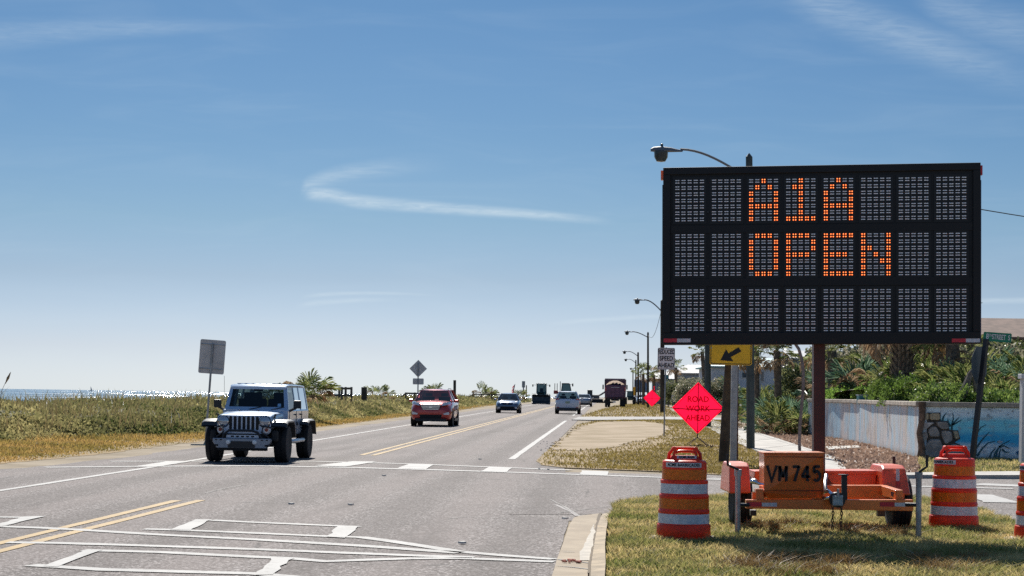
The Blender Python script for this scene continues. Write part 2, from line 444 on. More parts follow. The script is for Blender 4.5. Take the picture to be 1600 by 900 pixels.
def uRe(v):
    if v < 36: return 1.0
    if v < 60: return UR + 1.4*(1-smooth((v-36)/14))*.55
    return UR
ribbon('road', uLe, lambda v: -.42 if v < 22.6 else (UR+.3 if v < 23.5 else uRe(v)), .012, A_main, -40, 8000, step=.8, jl=.10, jr=.015)

def sheet(name, pts, off, m, jg=0., seg=.5, kind='structure'):
    """flat irregular sheet from ground points (Vectors), edge resampled and roughened"""
    out = []
    n = len(pts)
    for i in range(n):
        a, b = pts[i], pts[(i+1) % n]; L = (b-a).length; k = max(1, int(L/(seg*max(1, a.y/30)))) if jg else 1
        for q in range(k):
            p = a.lerp(b, q/k); s_ = 0 if (q == 0 and not jg) else jg
            out.append(Vector((p.x+jag(s_), p.y+jag(s_)*2, 0)))
    bm = bmesh.new(); vs = [bm.verts.new((p.x, p.y, rise(p.y)+off)) for p in out]
    es = [bm.edges.new((vs[i], vs[(i+1) % len(vs)])) for i in range(len(vs))]
    bmesh.ops.triangle_fill(bm, use_beauty=True, use_dissolve=False, edges=es)
    for f in bm.faces:
        if f.normal.z < 0: f.normal_flip()
    if off > .022:
        lo = [bm.verts.new((v.co.x, v.co.y, v.co.z-off-.02)) for v in vs]
        for i in range(len(vs)): bm.faces.new((vs[i], vs[(i+1) % len(vs)], lo[(i+1) % len(vs)], lo[i]))
    me = bpy.data.meshes.new(name); bm.to_mesh(me); bm.free(); me.materials.append(m)
    o = bpy.data.objects.new(name, me); C.objects.link(o)
    if kind: o['kind'] = kind
    return o, [(p.x, p.y) for p in out]
def gp(*px): return [G(*p) for p in px]
X = lambda x, y: Vector((x, y, 0))
# side street: from the main road to the right
side = [X(-1.3, 36.9), X(3, 36.3), X(20, 36.0), X(60, 35.4), X(60, 24.0), X(14, 24.2), X(8.4, 20.5), X(8.0, 15), X(6.2, 15), X(5, 20), X(1.4, 22.0), X(-.6, 22.9), X(-1.3, 25)]
sheet('side_street', side, .008, A_side)
# paint
random.seed(5)
def stripe(name, px, wpx, m=M_white, off=.019, rag=.12):
    """painted line through photo points; width given in metres"""
    P = [G(*p) for p in px]; out = []
    for i in range(len(P)-1):
        k = max(1, int((P[i+1]-P[i]).length/.35))
        out += [P[i].lerp(P[i+1], q/k) for q in range(k)]
    out.append(P[-1]); mb = MB()
    for i, p in enumerate(out):
        d = (out[min(i+1, len(out)-1)]-out[max(i-1, 0)]); d.z = 0; d.normalize(); n = Vector((-d.y, d.x, 0))
        ww = wpx if not isinstance(wpx, tuple) else wpx[0]+(wpx[1]-wpx[0])*i/(len(out)-1)
        a = p + n*ww/2*(1+jag(rag)) ; b = p - n*ww/2*(1+jag(rag))
        mb.v += [(a.x, a.y, rise(a.y)+off), (b.x, b.y, rise(b.y)+off)]
    mb.f = [(2*i+1, 2*i, 2*i+2, 2*i+3) for i in range(len(out)-1)]
    return struct(name, mb, m)
def patch(name, px, m=M_white, off=.022, jg=.012):
    o, _ = sheet(name, [G(*p) for p in px], off, m, jg, .25); return o
def road_line(name, u, v0, v1, wd, m):
    ribbon(name, u-wd/2, u+wd/2, .018, m, v0, v1, step=1.2, jl=.008, jr=.008)
uw = U(G(237, 731)); uy1 = U(G(275, 784)); uy2 = U(G(300, 784.5)); ur = U(G(800, 718)); v_ = lambda px, py: G(px, py).dot(RD)
road_line('edge_line', uw, -5, 36.3, .15, M_white); road_line('edge_line', uw, 37.5, 3000, .15, M_white)
road_line('centre_line', uy1, -5, v_(275, 783.5), .13, M_yellow); road_line('centre_line', uy1+.30, -5, v_(302, 783), .13, M_yellow)
road_line('centre_line', uy1, v_(565, 712), 3000, .13, M_yellow); road_line('centre_line', uy1+.30, v_(573, 712.5), 3000, .13, M_yellow)
road_line('edge_line', ur, v_(800, 718.5), v_(888, 658), .17, M_white); road_line('edge_line', ur, v_(903, 650), 3000, .15, M_white)
XW = 'crosswalk_marking'
stripe(XW, [(172, 722), (400, 721.8), (490, 722), (640, 726), (891, 735.8)], .30)
stripe(XW, [(70, 731.5), (230, 730), (400, 729), (560, 732), (730, 737), (1000, 746), (1130, 751)], .36)
for q in ([(492, 729), (552, 722), (590, 722.5), (540, 730.5)], [(621, 733), (640, 725.7), (679, 727), (665, 734.6)], [(751, 738), (765, 730.5), (801, 731.8), (790, 739.5)], [(906, 743), (909, 736.5), (951, 738), (949, 745)], [(205, 731), (262, 722), (300, 722), (245, 731)]):
    patch(XW, q)
stripe(XW, [(330, 815), (400, 818.5), (561, 825.5)], .19)
patch(XW, [(268, 830.5), (305, 814), (331, 814), (318, 820), (296, 831.5)], jg=.02)
stripe(XW, [(225, 829), (268, 830), (400, 835.5), (512, 840.5), (565, 842), (610, 848), (662, 856), (719, 865), (790, 871), (866, 876.5)], (.20, .18))
patch(XW, [(511, 842), (528, 824.5), (561, 825), (556, 831), (536, 843)], jg=.02)
stripe(XW, [(0, 825), (60, 827), (120, 830), (250, 838), (400, 845.5), (560, 855), (719, 866.5)], .21)
stripe(XW, [(12, 850), (87, 851), (250, 856), (400, 861), (662, 871.5), (740, 873.6)], .21)
stripe(XW, [(130, 862.5), (250, 865.5), (400, 873), (456, 875.5), (509, 880), (565, 878), (640, 875.5), (719, 875), (866, 880.5)], (.21, .18))
stripe(XW, [(47, 886), (160, 893), (400, 899.5), (470, 906), (640, 922)], .21)
patch(XW, [(66, 888), (90, 880), (130, 864), (162, 862.5), (120, 877), (94, 889)], jg=.02)
patch(XW, [(398, 902), (425, 874.5), (460, 875), (445, 884), (424, 902)], jg=.02)
patch(XW, [(0, 826), (0, 821), (38, 809.5), (70, 809), (40, 816)], jg=.02)
stripe(XW, [(-60, 810), (0, 810.3), (37, 810.6)], .2)
stripe(XW, [(1395, 760), (1440, 761.5), (1583, 765)], .36)
stripe('stop_line', [(1524, 757.5), (1585, 760), (1700, 765)], .8); stripe('stop_line', [(1524, 774), (1568, 787)], .55)
stripe('stop_line', [(1110, 748.5), (1138, 749.5)], .3)
# cracks and sealed scars in the asphalt
M_crack = mat('crack_tar', (.035, .032, .032), .7)
for pts in ([(860, 782), (885, 795), (905, 808)], [(872, 803), (950, 793), (1030, 787)], [(150, 797), (165, 799.5), (183, 798.6)], [(232, 786), (250, 785), (262, 786)], [(320, 772), (345, 766), (380, 759)], [(700, 812), (735, 809), (760, 812)]):
    stripe('asphalt_crack', pts, .025, M_crack, .016, .6)
for pts, wd in (([(868, 790), (890, 800), (903, 808)], .05),): stripe('asphalt_seam', pts, wd, mat('pale_seam', (.20, .18, .175), .8), .015, .4)
random.seed(11)
mbt = MB()
for _ in range(25):   # small litter and pebbles on the road edge
    p = G(random.uniform(840, 900), random.uniform(690, 735)); mbt.box(p+Vector((0, 0, .025)), (random.uniform(.02, .04), random.uniform(.02, .04), .015), Matrix.Rotation(random.random()*3, 3, 'Z'))
for q in ((548, 791), (883, 813), (750, 719), (600, 745), (722, 852), (455, 790)):
    mbt.box(G(*q)+Vector((0, 0, .03)), (.05, .07, .02), Matrix.Rotation(1., 3, 'Z'))
o = obj('road_litter', mbt, mat('litter', (.6, .58, .52), .8)); tag(o, 'small pale pebbles and litter on the asphalt', 'litter', kind='stuff')

# --- near kerb: concrete gutter and kerb top curving at the corner
gut = gp((862, 905), (871, 875), (880, 850), (890, 822), (897, 811), (905, 808.5), (937, 804.5), (934, 820), (927, 850), (922, 880), (918, 905))
o, _ = sheet('gutter', gut, .022, mat('gutter_concrete', (.42, .34, .24), .9, col2=(.31, .245, .17), vscale=1.5, bump=.4, bscale=30))
def kerb():
    mb = MB(); a = gp((918, 930), (920, 900), (926, 862), (931, 835), (936, 815), (939, 804.5)); b = gp((944, 930), (946, 900), (945, 870), (947, 845), (950, 820), (952, 804))
    n = len(a)
    rings = []
    for i in range(n):
        h = .11 if i < n-2 else (.06 if i == n-2 else .015)
        p, q = a[i], b[i]; rings.append([Vector((p.x, p.y, .005)), Vector((p.x+.02, p.y, h)), Vector((q.x, q.y, h+.01)), Vector((q.x, q.y, -.05))])
    mb.loft(rings, caps=True); return mb
M_kerb = mat('old_kerb_concrete', (.42, .33, .22), .9, var=.35, vscale=2.5, bump=.5, bscale=30)
kroot = obj('kerb', kerb(), M_kerb, smooth=True); kroot['kind'] = 'structure'
for pts, wd in (([(871, 878), (900, 881), (921, 884)], .035), ([(868, 888), (900, 891), (924, 894.5)], .03), ([(880, 866), (898, 866.5)], .02)):
    stripe('gutter_joint', pts, wd, M_crack, .026, .6)
stripe('gutter_joint', [(938, 804), (935, 815), (931, 835), (926, 862), (920, 900)], .035, mat('kerb_dirt', (.13, .10, .07), .95), .027, .6)
patch('gutter_wash', [(905, 870), (915, 850), (928, 822), (930, 835), (925, 860), (921, 880), (905, 880)], mat('wash', (.40, .36, .30), .8, var=.2), .028, .01)
mbt = MB(); random.seed(2)
for i in range(14):
    p = G(random.uniform(880, 905), random.uniform(879, 884)); mbt.box(p+Vector((0, 0, .035)), (.05, .02, .012), Matrix.Rotation(random.random()*3, 3, 'Z'))
o = obj('leaf_litter', mbt, mat('leaf_litter', (.35, .07, .03), .8)); tag(o, 'reddish dead leaves lying in the gutter', 'leaf litter', kind='stuff')

# --- verge (near island with the trailer), far island, sidewalk
M_soil = mat('grass_soil', (.155, .125, .05), .95, col2=(.10, .085, .028), vscale=1.6, bump=.8, bscale=30)
M_soil2 = mat('dry_grass_soil', (.37, .265, .14), .95, col2=(.24, .165, .07), vscale=.6, bump=.8, bscale=18)
near_isl = [G(944, 930), G(946, 900), G(945, 870), G(948, 840), G(951, 812), G(956, 797), G(990, 788), G(1035, 782.5), G(1110, 780), G(1200, 777), G(1330, 779), G(1439, 784), G(1500, 793), G(1540, 805), G(1583, 822), G(1640, 850), G(1700, 905), G(1700, 960), G(944, 960)]
_, near_poly = sheet('verge', near_isl, .03, M_soil, .05, .4)
far_isl = gp((838, 722), (862, 699), (891, 678), (901, 665), (925, 659.5), (972, 657.5), (1100, 657.2), (1130, 658), (1178, 706), (1250, 740), (1200, 745), (1136, 744), (1060, 739.5), (953, 735), (880, 732), (846, 728))
_, far_poly = sheet('verge', far_isl, .024, M_soil2, .025, .5)
far_isl2 = gp((905, 652.5), (935, 642), (962, 634.5), (1006, 629.5), (1022, 631), (1060, 641), (1098, 652))
_, far_poly2 = sheet('verge', far_isl2, .026, M_soil2, .03, .6)
M_dirt = mat('bare_sandy_dirt', (.42, .32, .215), .95, col2=(.25, .18, .09), vscale=.5, bump=.7, bscale=16)
dirt = gp((885, 684), (904, 667), (940, 660), (1000, 659), (1038, 664), (1046, 672), (1030, 684), (990, 692), (955, 701), (905, 706), (868, 704), (868, 696))
_, dirt_poly = sheet('dirt_patch', dirt, .034, M_dirt, .2, .3)
dirt2 = gp((925, 650), (940, 643), (975, 640), (1000, 641), (985, 646), (955, 650)); sheet('dirt_patch', dirt2, .05, M_dirt, .2, .5)
dr = gp((893, 657), (905, 652.4), (1040, 652.4), (1135, 654), (1135, 657), (1040, 656.6), (925, 657.5)); sheet('driveway', dr, .055, mat('driveway_concrete', (.30, .285, .27), .85, var=.15, vscale=1))
walk = gp((1178, 706), (1150, 694), (1120, 678), (1090, 661), (1062, 648), (1040, 638), (1014, 627.5), (1020, 627), (1062, 642), (1104, 656), (1150, 666), (1180, 677), (1216, 688), (1244, 698), (1272, 707), (1305, 718), (1330, 745), (1285, 745), (1240, 729), (1198, 713))
sheet('sidewalk', walk, .07, M_concrete)
for k in range(14):   # joints across the walk
    a, b = (1150+k*-9.0, 694-k*5.1), (1180+k*-8.6, 677-k*3.4)
for a, b in (((1178, 706), (1244, 698)), ((1150, 694), (1216, 688)), ((1128, 682), (1180, 677)), ((1108, 671), (1150, 666)), ((1198, 713), (1272, 707)), ((1090, 661), (1125, 660)), ((1222, 722), (1300, 716))):
    stripe('walk_joint', [a, b], .03, M_crack, .074, .2)
cw2 = gp((1290, 701), (1340, 699.5), (1345, 702.5), (1295, 706)); sheet('sidewalk', cw2, .075, M_concrete)
cw3 = gp((1335, 745), (1437, 744.4), (1530, 742.8), (1700, 741.5), (1700, 746.5), (1583, 748.6), (1424, 748.5), (1335, 748)); sheet('kerb', cw3, .085, M_concrete)
M_mulch = mat('mulch_bed_soil', (.50, .39, .32), .95, col2=(.30, .22, .17), vscale=2.5, bump=.8, bscale=18)
bed = gp((1165, 671), (1215, 672), (1262, 676), (1292, 683), (1345, 692), (1400, 704), (1434, 717), (1436, 744), (1325, 745), (1272, 707), (1216, 688))
_, bed_poly = sheet('mulch_bed', bed, .028, M_mulch, .05, .5)
vs = gp((1434, 717), (1700, 715), (1700, 742), (1437, 744)); _, strip_poly = sheet('verge', vs, .026, M_soil, .03, .5)

# --- sea
def sea_mat():
    m = bpy.data.materials.new('sea_water'); m.use_nodes = True; t = NT(m.node_tree); b = t.n['Principled BSDF']
    g = t.new('ShaderNodeNewGeometry'); pos = g.outputs['Position']
    sp = t.new('ShaderNodeSeparateXYZ'); t.l.new(pos, sp.inputs[0])
    b.inputs['Roughness'].default_value = .13; b.inputs['Specular IOR Level'].default_value = .3
    # wave groups grow with distance from the beach: sample with x/y and log y
    ly = t.math('LOGARITHM', t.math('MAXIMUM', sp.outputs[1], 10.), 2.718)
    cx = t.new('ShaderNodeCombineXYZ'); t.l.new(t.math('DIVIDE', sp.outputs[0], t.math('MAXIMUM', sp.outputs[1], 10.)), cx.inputs[0]); t.l.new(ly, cx.inputs[1])
    n1 = t.noise(t.mapping(cx.outputs[0], (180, 26, 1)), 1, 3, .6)
    c = t.mix(t.ramp(n1, .35, .7), (.02, .10, .19), (.07, .22, .33))
    foam_glint = t.math('MULTIPLY', t.ramp(t.noise(t.mapping(pos, (.02, .12, 1)), 1, 3, .6), .52, .6), t.ramp(sp.outputs[0], -110, -60))  # white near the shore paints surf and also the bright sun glitter
    foam_glint = t.math('MULTIPLY', foam_glint, .6)
    c = t.mix(foam_glint, c, (.8, .82, .82))
    t.l.new(c, b.inputs['Base Color'])
    # short steep facets: random tilts in small cells give the sun sparkle
    vo = t.new('ShaderNodeTexVoronoi'); t.l.new(t.mapping(pos, (.30, .011, 0)), vo.inputs['Vector']); vo.inputs['Scale'].default_value = 1
    cs = t.new('ShaderNodeSeparateColor'); t.l.new(vo.outputs['Color'], cs.inputs[0])
    tilt = lambda s, a: t.math('MULTIPLY', t.math('SUBTRACT', s, .5), a)
    nx_ = tilt(cs.outputs[0], .40); ny_ = tilt(cs.outputs[1], 1.25)
    cc = t.new('ShaderNodeCombineXYZ'); t.l.new(nx_, cc.inputs[0]); t.l.new(ny_, cc.inputs[1]); cc.inputs[2].default_value = 1
    vn = t.new('ShaderNodeVectorMath', operation='NORMALIZE'); t.l.new(cc.outputs[0], vn.inputs[0]); t.l.new(vn.outputs[0], b.inputs['Normal'])
    return m
mb = MB(); mb.v = [(-20000, -200, -2.4), (-35, -200, -2.4), (-35, 700, -2.4), (1500, 25000, -2.4), (-20000, 25000, -2.4)]; mb.f = [(0, 1, 2, 3, 4)]
struct('sea', mb, sea_mat())

# ================================================================== GRASS AND SCRUB (numpy)
rng = np.random.default_rng(4)
def rise_np(y): return .0024*np.clip(y-35, 0, 187)
def in_poly(P, poly):
    x, y = P[:, 0], P[:, 1]; inside = np.zeros(len(P), bool); n = len(poly); j = n-1
    for i in range(n):
        xi, yi = poly[i]; xj, yj = poly[j]
        c = ((yi > y) != (yj > y)) & (x < (xj-xi)*(y-yi)/(yj-yi+1e-12)+xi); inside ^= c; j = i
    return inside
def scatter(poly, n, bias=0.):
    a = np.array(poly); lo, hi = a.min(0), a.max(0); out = []; tot = 0
    while tot < n:
        P = rng.random((n*2, 2)); 
        if bias: P[:, 1] = P[:, 1]**bias
        P = P*(hi-lo)+lo; P = P[in_poly(P, poly)]; out.append(P); tot += len(P)
        if len(P) == 0: break
    return np.concatenate(out)[:n]
def vnoise(P, sc, seed=0):
    """cheap smooth value noise"""
    r = np.random.default_rng(seed); T = r.random((64, 64)); q = P*sc; i = np.floor(q).astype(int); f = q-i; f = f*f*(3-2*f)
    a = T[i[:, 0] % 64, i[:, 1] % 64]; b = T[(i[:, 0]+1) % 64, i[:, 1] % 64]; c = T[i[:, 0] % 64, (i[:, 1]+1) % 64]; d = T[(i[:, 0]+1) % 64, (i[:, 1]+1) % 64]
    return (a*(1-f[:, 0])+b*f[:, 0])*(1-f[:, 1]) + (c*(1-f[:, 0])+d*f[:, 0])*f[:, 1]
def blades(P, z0, h, wd, lean=.6):
    n = len(P); a = rng.random(n)*2*np.pi; l = rng.normal(0, 1, (n, 2))*lean*h[:, None]
    hw = wd/2; ca, sa = np.cos(a)*hw, np.sin(a)*hw
    v = np.zeros((n, 5, 3)); mid = P + l*.35
    v[:, 0, 0] = P[:, 0]-ca; v[:, 0, 1] = P[:, 1]-sa; v[:, 1, 0] = P[:, 0]+ca; v[:, 1, 1] = P[:, 1]+sa
    v[:, 0, 2] = v[:, 1, 2] = z0-.005
    v[:, 2, 0] = mid[:, 0]+ca*.8; v[:, 2, 1] = mid[:, 1]+sa*.8; v[:, 3, 0] = mid[:, 0]-ca*.8; v[:, 3, 1] = mid[:, 1]-sa*.8
    v[:, 2, 2] = v[:, 3, 2] = z0+h*.6
    v[:, 4, :2] = P+l; v[:, 4, 2] = z0+h*.98
    k = np.arange(n)[:, None]*5
    f = np.concatenate([k+np.array([[0, 1, 2]]), k+np.array([[0, 2, 3]]), k+np.array([[3, 2, 4]])])
    return v.reshape(-1, 3), f
G_green = leafmat('verge_grass', [(.08, .14, .015), (.22, .25, .03), (.50, .34, .05), (.64, .40, .08), (.46, .24, .07), (.72, .55, .26)], .65, .5, 1.1)
G_dry = leafmat('dry_verge_grass', [(.26, .21, .07), (.50, .30, .13), (.58, .35, .16), (.64, .42, .24), (.44, .25, .12), (.33, .25, .08)], .75, .4, .5)
G_orange = leafmat('orange_dune_grass', [(.24, .20, .05), (.52, .24, .05), (.68, .29, .05), (.74, .31, .05), (.42, .18, .05), (.55, .36, .13)], .65, .45, .35)
# near verge
P = scatter(near_poly, 170000); P = P[(P[:, 1] > 14) & (P[:, 1] < 28.6) & (np.abs(P[:, 0]) < P[:, 1]*.3+.3)]
nz = vnoise(P, 1.7, 1); nz2 = vnoise(P, 5., 2); keep = rng.random(len(P)) < (.15+1.2*nz); P, nz, nz2 = P[keep], nz[keep], nz2[keep]
h = .028+.06*rng.random(len(P))*(.35+nz)+.03*nz2
v, f = blades(P, .03, h, .009+.006*rng.random(len(P)), .65)
o = np_mesh('verge_grass', v, f, G_green, label='short patchy green and yellow grass around the trailer', cat='grass')
# long dead tufts at the front
tuf = []
random.seed(8)
for k in range(26):
    c = G(random.choice([random.uniform(1150, 1330), random.uniform(1330, 1600)]), random.uniform(882, 915)) if k < 20 else G(random.uniform(1180, 1560), random.uniform(800, 850))
    tuf.append(np.column_stack([rng.normal(c.x, .10, 180), rng.normal(c.y, .12, 180)]))
P = np.concatenate(tuf); P = P[in_poly(P, near_poly)]
v, f = blades(P, .03, .05+.11*rng.random(len(P)), .008+.004*rng.random(len(P)), .9)
np_mesh('dead_grass_tufts', v, f, leafmat('dead_tuft_grass', [(.30, .2, .08), (.42, .29, .13), (.5, .36, .2), (.2, .12, .05)], .6, .3), label='long tan dead grass tufts in front of the trailer', cat='grass')
# far island
P = scatter(far_poly, 90000, 1.6); dn_ = ~in_poly(P, dirt_poly); dn_ &= ~((in_poly(P+np.array([.0, 4.]), dirt_poly) | in_poly(P-np.array([1.2, 1.]), dirt_poly)) & (rng.random(len(P)) < .6)); P = P[dn_]
nz = vnoise(P, .8, 5); uu_ = P[:, 0]*RN.x+P[:, 1]*RN.y; P = P[rng.random(len(P)) < (.1+1.*nz)*np.clip((uu_+2.2)/3.2, .12, 1)]; y = P[:, 1]
v, f = blades(P, rise_np(y)+.035, (.015+.035*rng.random(len(P)))*(1+y/150), .016+y*.00025, .9)
np_mesh('dry_grass', v, f, G_dry, label='dry tan grass on the verge beyond the side street', cat='grass')
P = scatter(far_poly2, 9000); y = P[:, 1]
v, f = blades(P, rise_np(y)+.04, .06+.1*rng.random(len(P)), .05, .6)
np_mesh('dry_grass', v, f, G_dry, label='distant dry grass on the verge beyond the driveway', cat='grass')
P = scatter([(p[0], p[1]) for p in strip_poly], 9000); y = P[:, 1]
v, f = blades(P, rise_np(y)+.03, .03+.07*rng.random(len(P)), .02, .7)
np_mesh('verge_grass', v, f, G_green, label='narrow strip of grass and weeds below the painted wall', cat='grass')
# left roadside grass strip
def strip_pts(n, y0, y1, u0f, u1f, p=1.6):
    t = rng.random(n); y = 1/((1-t)*(1/y0)**p + t*(1/y1)**p)**(1/p); q = rng.random(n)
    u0 = np.array([u0f(v) for v in y]); u1 = np.array([u1f(v) for v in y]); u = u0+(u1-u0)*q
    return np.column_stack([u*RN.x + y*RD.x, -u*RD.x + y]), q
def grass_in(v): return -12.1 - 1.4*smooth((42-v)/18) - 2.3*smooth((26-v)/12)
P, q = strip_pts(110000, 22, 240, grass_in, lambda v: dune_edge(v)-.6)
nz = vnoise(P, .6, 9); y = P[:, 1]; keep = rng.random(len(P)) < np.clip(q*3.2+.1, 0, 1)*(.4+nz); P, q, nz = P[keep], q[keep], nz[keep]; y = P[:, 1]
v, f = blades(P, rise_np(y), (.03+.20*q*rng.random(len(P))*(.4+nz))*(1+y/300), .016+y*.0003, .55)
np_mesh('roadside_grass', v, f, G_orange, label='orange brown dry grass between road and dune scrub', cat='grass')
_, gs = sheet('verge', [PV(grass_in(v)+.1, v) for v in (15, 22, 30, 40, 55, 80, 120, 170, 222)] + [PV(dune_edge(v)-.4, v) for v in (222, 170, 120, 80, 55, 40, 30, 22, 15)], .006, mat('roadside_soil', (.34, .215, .08), .95, col2=(.21, .15, .06), vscale=.7, bump=.7, bscale=14), .12, .5)

# dune scrub ------------------------------------------------------------
def scrub_h(P, s):
    base = .66*np.clip(s/1.6, 0, 1)**.6*(1-.35*np.clip((s-9)/8, 0, 1))
    n = vnoise(P, .16, 20)*.5+vnoise(P, .42, 21)*.5+vnoise(P, 1.3, 22)*.3
    return base*(.25+1.02*n)
def terr_np(P, s): return rise_np(P[:, 1]) + .26*(lambda t: t*t*(3-2*t))(np.clip(s/6, 0, 1))
mb = MB(); vy = sorted(set(list(np.arange(20, 120, 1.2))+list(np.arange(120, 420, 4)))); ss = [0, .3, .7, 1.2, 2, 3, 4.5, 6, 8, 10, 13, 17, 22]
Pn = np.array([[ (dune_edge(y)-s)*RN.x + y*RD.x, y] for y in vy for s in ss]); Sn = np.array([s for y in vy for s in ss])
Zn = terr_np(Pn, Sn)+scrub_h(Pn, Sn)*.80-.04
mb.v = [(p[0], p[1], z) for p, z in zip(Pn, Zn)]; k = len(ss)
mb.f = [(j*k+i, j*k+i+1, (j+1)*k+i+1, (j+1)*k+i) for j in range(len(vy)-1) for i in range(k-1)]
o = obj('dune_mound', mb, mat('scrub_undergrowth', (.15, .13, .05), .95, col2=(.07, .07, .025), vscale=2.2, bump=1., bscale=6), smooth=True); o['kind'] = 'structure'
n = 230000; t = rng.random(n); y = 1/((1-t)*(1/24.)**1.5+t*(1/330.)**1.5)**(1/1.5); s = np.where(rng.random(n) < .55, rng.random(n)*2.2, rng.random(n)*14)
de = np.array([dune_edge(q) for q in y]); u = de-s; P = np.column_stack([u*RN.x+y*RD.x, y])
hh = scrub_h(P, s); z = terr_np(P, s)+hh*(.35+.72*rng.random(n)**.55)
sz = (.035+.05*rng.random(n))*(1+y/110)
def leaves(P3, sz, asp=.42, up=.25):
    n = len(P3); a = rng.normal(0, 1, (n, 3)); a[:, 2] = np.abs(a[:, 2])+up; a /= np.linalg.norm(a, axis=1)[:, None]
    b = rng.normal(0, 1, (n, 3)); b -= a*(a*b).sum(1)[:, None]; b /= np.linalg.norm(b, axis=1)[:, None]
    s1 = sz[:, None]; v = np.stack([P3, P3+a*s1*.55+b*s1*asp, P3+a*s1*1.15, P3+a*s1*.5-b*s1*asp], 1)
    f = (np.arange(n)[:, None]*4+np.array([[0, 1, 2, 3]])); return v.reshape(-1, 3), f
v, f = leaves(np.column_stack([P, z]), sz, .40, .7)
G_scrub = leafmat('dune_scrub_leaves', [(.03, .06, .012), (.09, .19, .025), (.17, .29, .04), (.28, .32, .06), (.36, .25, .08), (.52, .44, .20)], .75, .5, .22)
np_mesh('dune_scrub', v, f, G_scrub, loops=4, label='dense green and brown scrub covering the dune', cat='dune scrub')
# stems and seed heads above it
n = 60000; t = rng.random(n); y = 1/((1-t)*(1/24.)**1.5+t*(1/330.)**1.5)**(1/1.5); s = .4+rng.random(n)*9; de = np.array([dune_edge(q) for q in y]); u = de-s; P = np.column_stack([u*RN.x+y*RD.x, y])
keep = vnoise(P, .3, 31)*.6+vnoise(P, 1.1, 32)*.5 > .52; P, s, y = P[keep], s[keep], y[keep]
v, f = blades(P, terr_np(P, s)+scrub_h(P, s)*.65, .25+.60*rng.random(len(P))**2.2, .012+y*.0003, .28)
np_mesh('dune_grass_stems', v, f, leafmat('dune_stems', [(.22, .16, .08), (.32, .22, .13), (.40, .28, .18), (.20, .20, .08)], .6, .5), label='tall thin brown grass stems standing above the dune scrub', cat='dune grass')
# mulch chips and gravel
P = scatter(bed_poly, 8000, 1.2); n = len(P); y = P[:, 1]; c = np.column_stack([P, rise_np(y)+.05])
c[:, 2] -= .03; v, f = leaves(c, .03+.07*rng.random(n), .5, .3)
np_mesh('mulch_chips', v, f, leafmat('mulch_chips', [(.36, .25, .19), (.60, .47, .37), (.80, .70, .60), (.48, .36, .28), (.28, .19, .14)], .8, .4), loops=4, label='loose wood chips and shell gravel in the bed by the wall', cat='mulch')

# ================================================================== MESSAGE BOARD TRAILER
M_orange = mat('trailer_orange_paint', (.92, .215, .035), .38, var=.22, vscale=2.2, coat=.3)
M_orange_b = mat('trailer_red_orange_paint', (.88, .12, .035), .38, var=.2, vscale=2.2, coat=.3)
M_mast = mat('mast_brown_red_paint', (.075, .022, .018), .5, var=.25, vscale=2)
M_cab = mat('display_black_housing', (.003, .004, .006), .6, var=.3, vscale=1.2)
M_face = mat('display_face', (.002, .0025, .0035), .5)
M_led_off = mat('unlit_led_glint_white', (.95, .97, 1.), .5, spec=.9)  # near-white colour stands in for sunlit glints on the unlit pixels
M_led_on = mat('lit_amber_led', (1., .15, .02), .4, emit=.8)
M_led_core = mat('lit_led_core', (1., .46, .16), .4, emit=.95)
def pbox(mb, x0, y0, x1, y1, d, th, d2=None):
    """box whose front spans the given photo rectangle at distance d (d2 at right), going back th"""
    d2 = d2 or d
    a, b, c, e = W(x0, y1, d), W(x1, y1, d2), W(x1, y0, d2), W(x0, y0, d)
    b.z = a.z = (a.z+b.z)/2 if d == d2 else a.z; k = Vector((0, th, 0))
    return mb.hull8([a, b, b+k, a+k, e, c, c+k, e+k])
troot = thing('message_board_trailer', 'orange trailer carrying a big black electronic message board reading A1A OPEN', 'message board', G(1282, 826))
T = troot
dL, dR = 21.35, 20.85
pA, pB = W(1036, 538.5, dL), W(1532, 537, dR); pC = W(1036, 262, dL); 
vx = (pB-pA); WIDTH = vx.length; vx.normalize(); vn = vx.cross(Vector((0, 0, 1))).normalized(); vz = vn.cross(vx)*1.0        # vn towards camera
zb, zt = pA.z, pC.z; HT = zt-zb
def V(u, h, n=0.):      # display coordinates, metres from lower left corner
    return Vector((pA.x, pA.y, zb)) + vx*u + vz*h + vn*n
def disp(px, py):       # photo pixel on the display plane -> (u,h)
    a, e = ray(px, py); o = Vector((0, 0, CH)); d = Vector((a, 1, e)); p0 = Vector((pA.x, pA.y, zb))
    t = (p0-o).dot(vn)/d.dot(vn); q = o+d*t-p0; return q.dot(vx), q.dot(vz)
def vbox(mb, u0, h0, u1, h1, n0, n1): return mb.hull8([V(u0, h0, n1), V(u1, h0, n1), V(u1, h0, n0), V(u0, h0, n0), V(u0, h1, n1), V(u1, h1, n1), V(u1, h1, n0), V(u0, h1, n0)])
mb = MB(); vbox(mb, 0, 0, WIDTH, HT, -.22, -.02); obj('display_housing', mb, M_cab, T, world=True, bevel=.01)
mb = MB(); t_ = .085
for r_ in ((0, HT-t_, WIDTH, HT), (0, 0, WIDTH, .14), (0, .14, t_, HT-t_), (WIDTH-t_, .14, WIDTH, HT-t_)): vbox(mb, *r_, -.021, .012)
obj('display_frame', mb, M_cab, T, world=True, bevel=.006)
for py in (356, 440):
    mb = MB(); u0, h0 = disp(1045, py+6); u1, h1 = disp(1525, py-6); hh = (h0+h1)/2; vbox(mb, t_+.003, hh-.045, WIDTH-t_-.003, hh+.045, -.019, -.006); obj('display_rail', mb, M_cab, T, world=True)
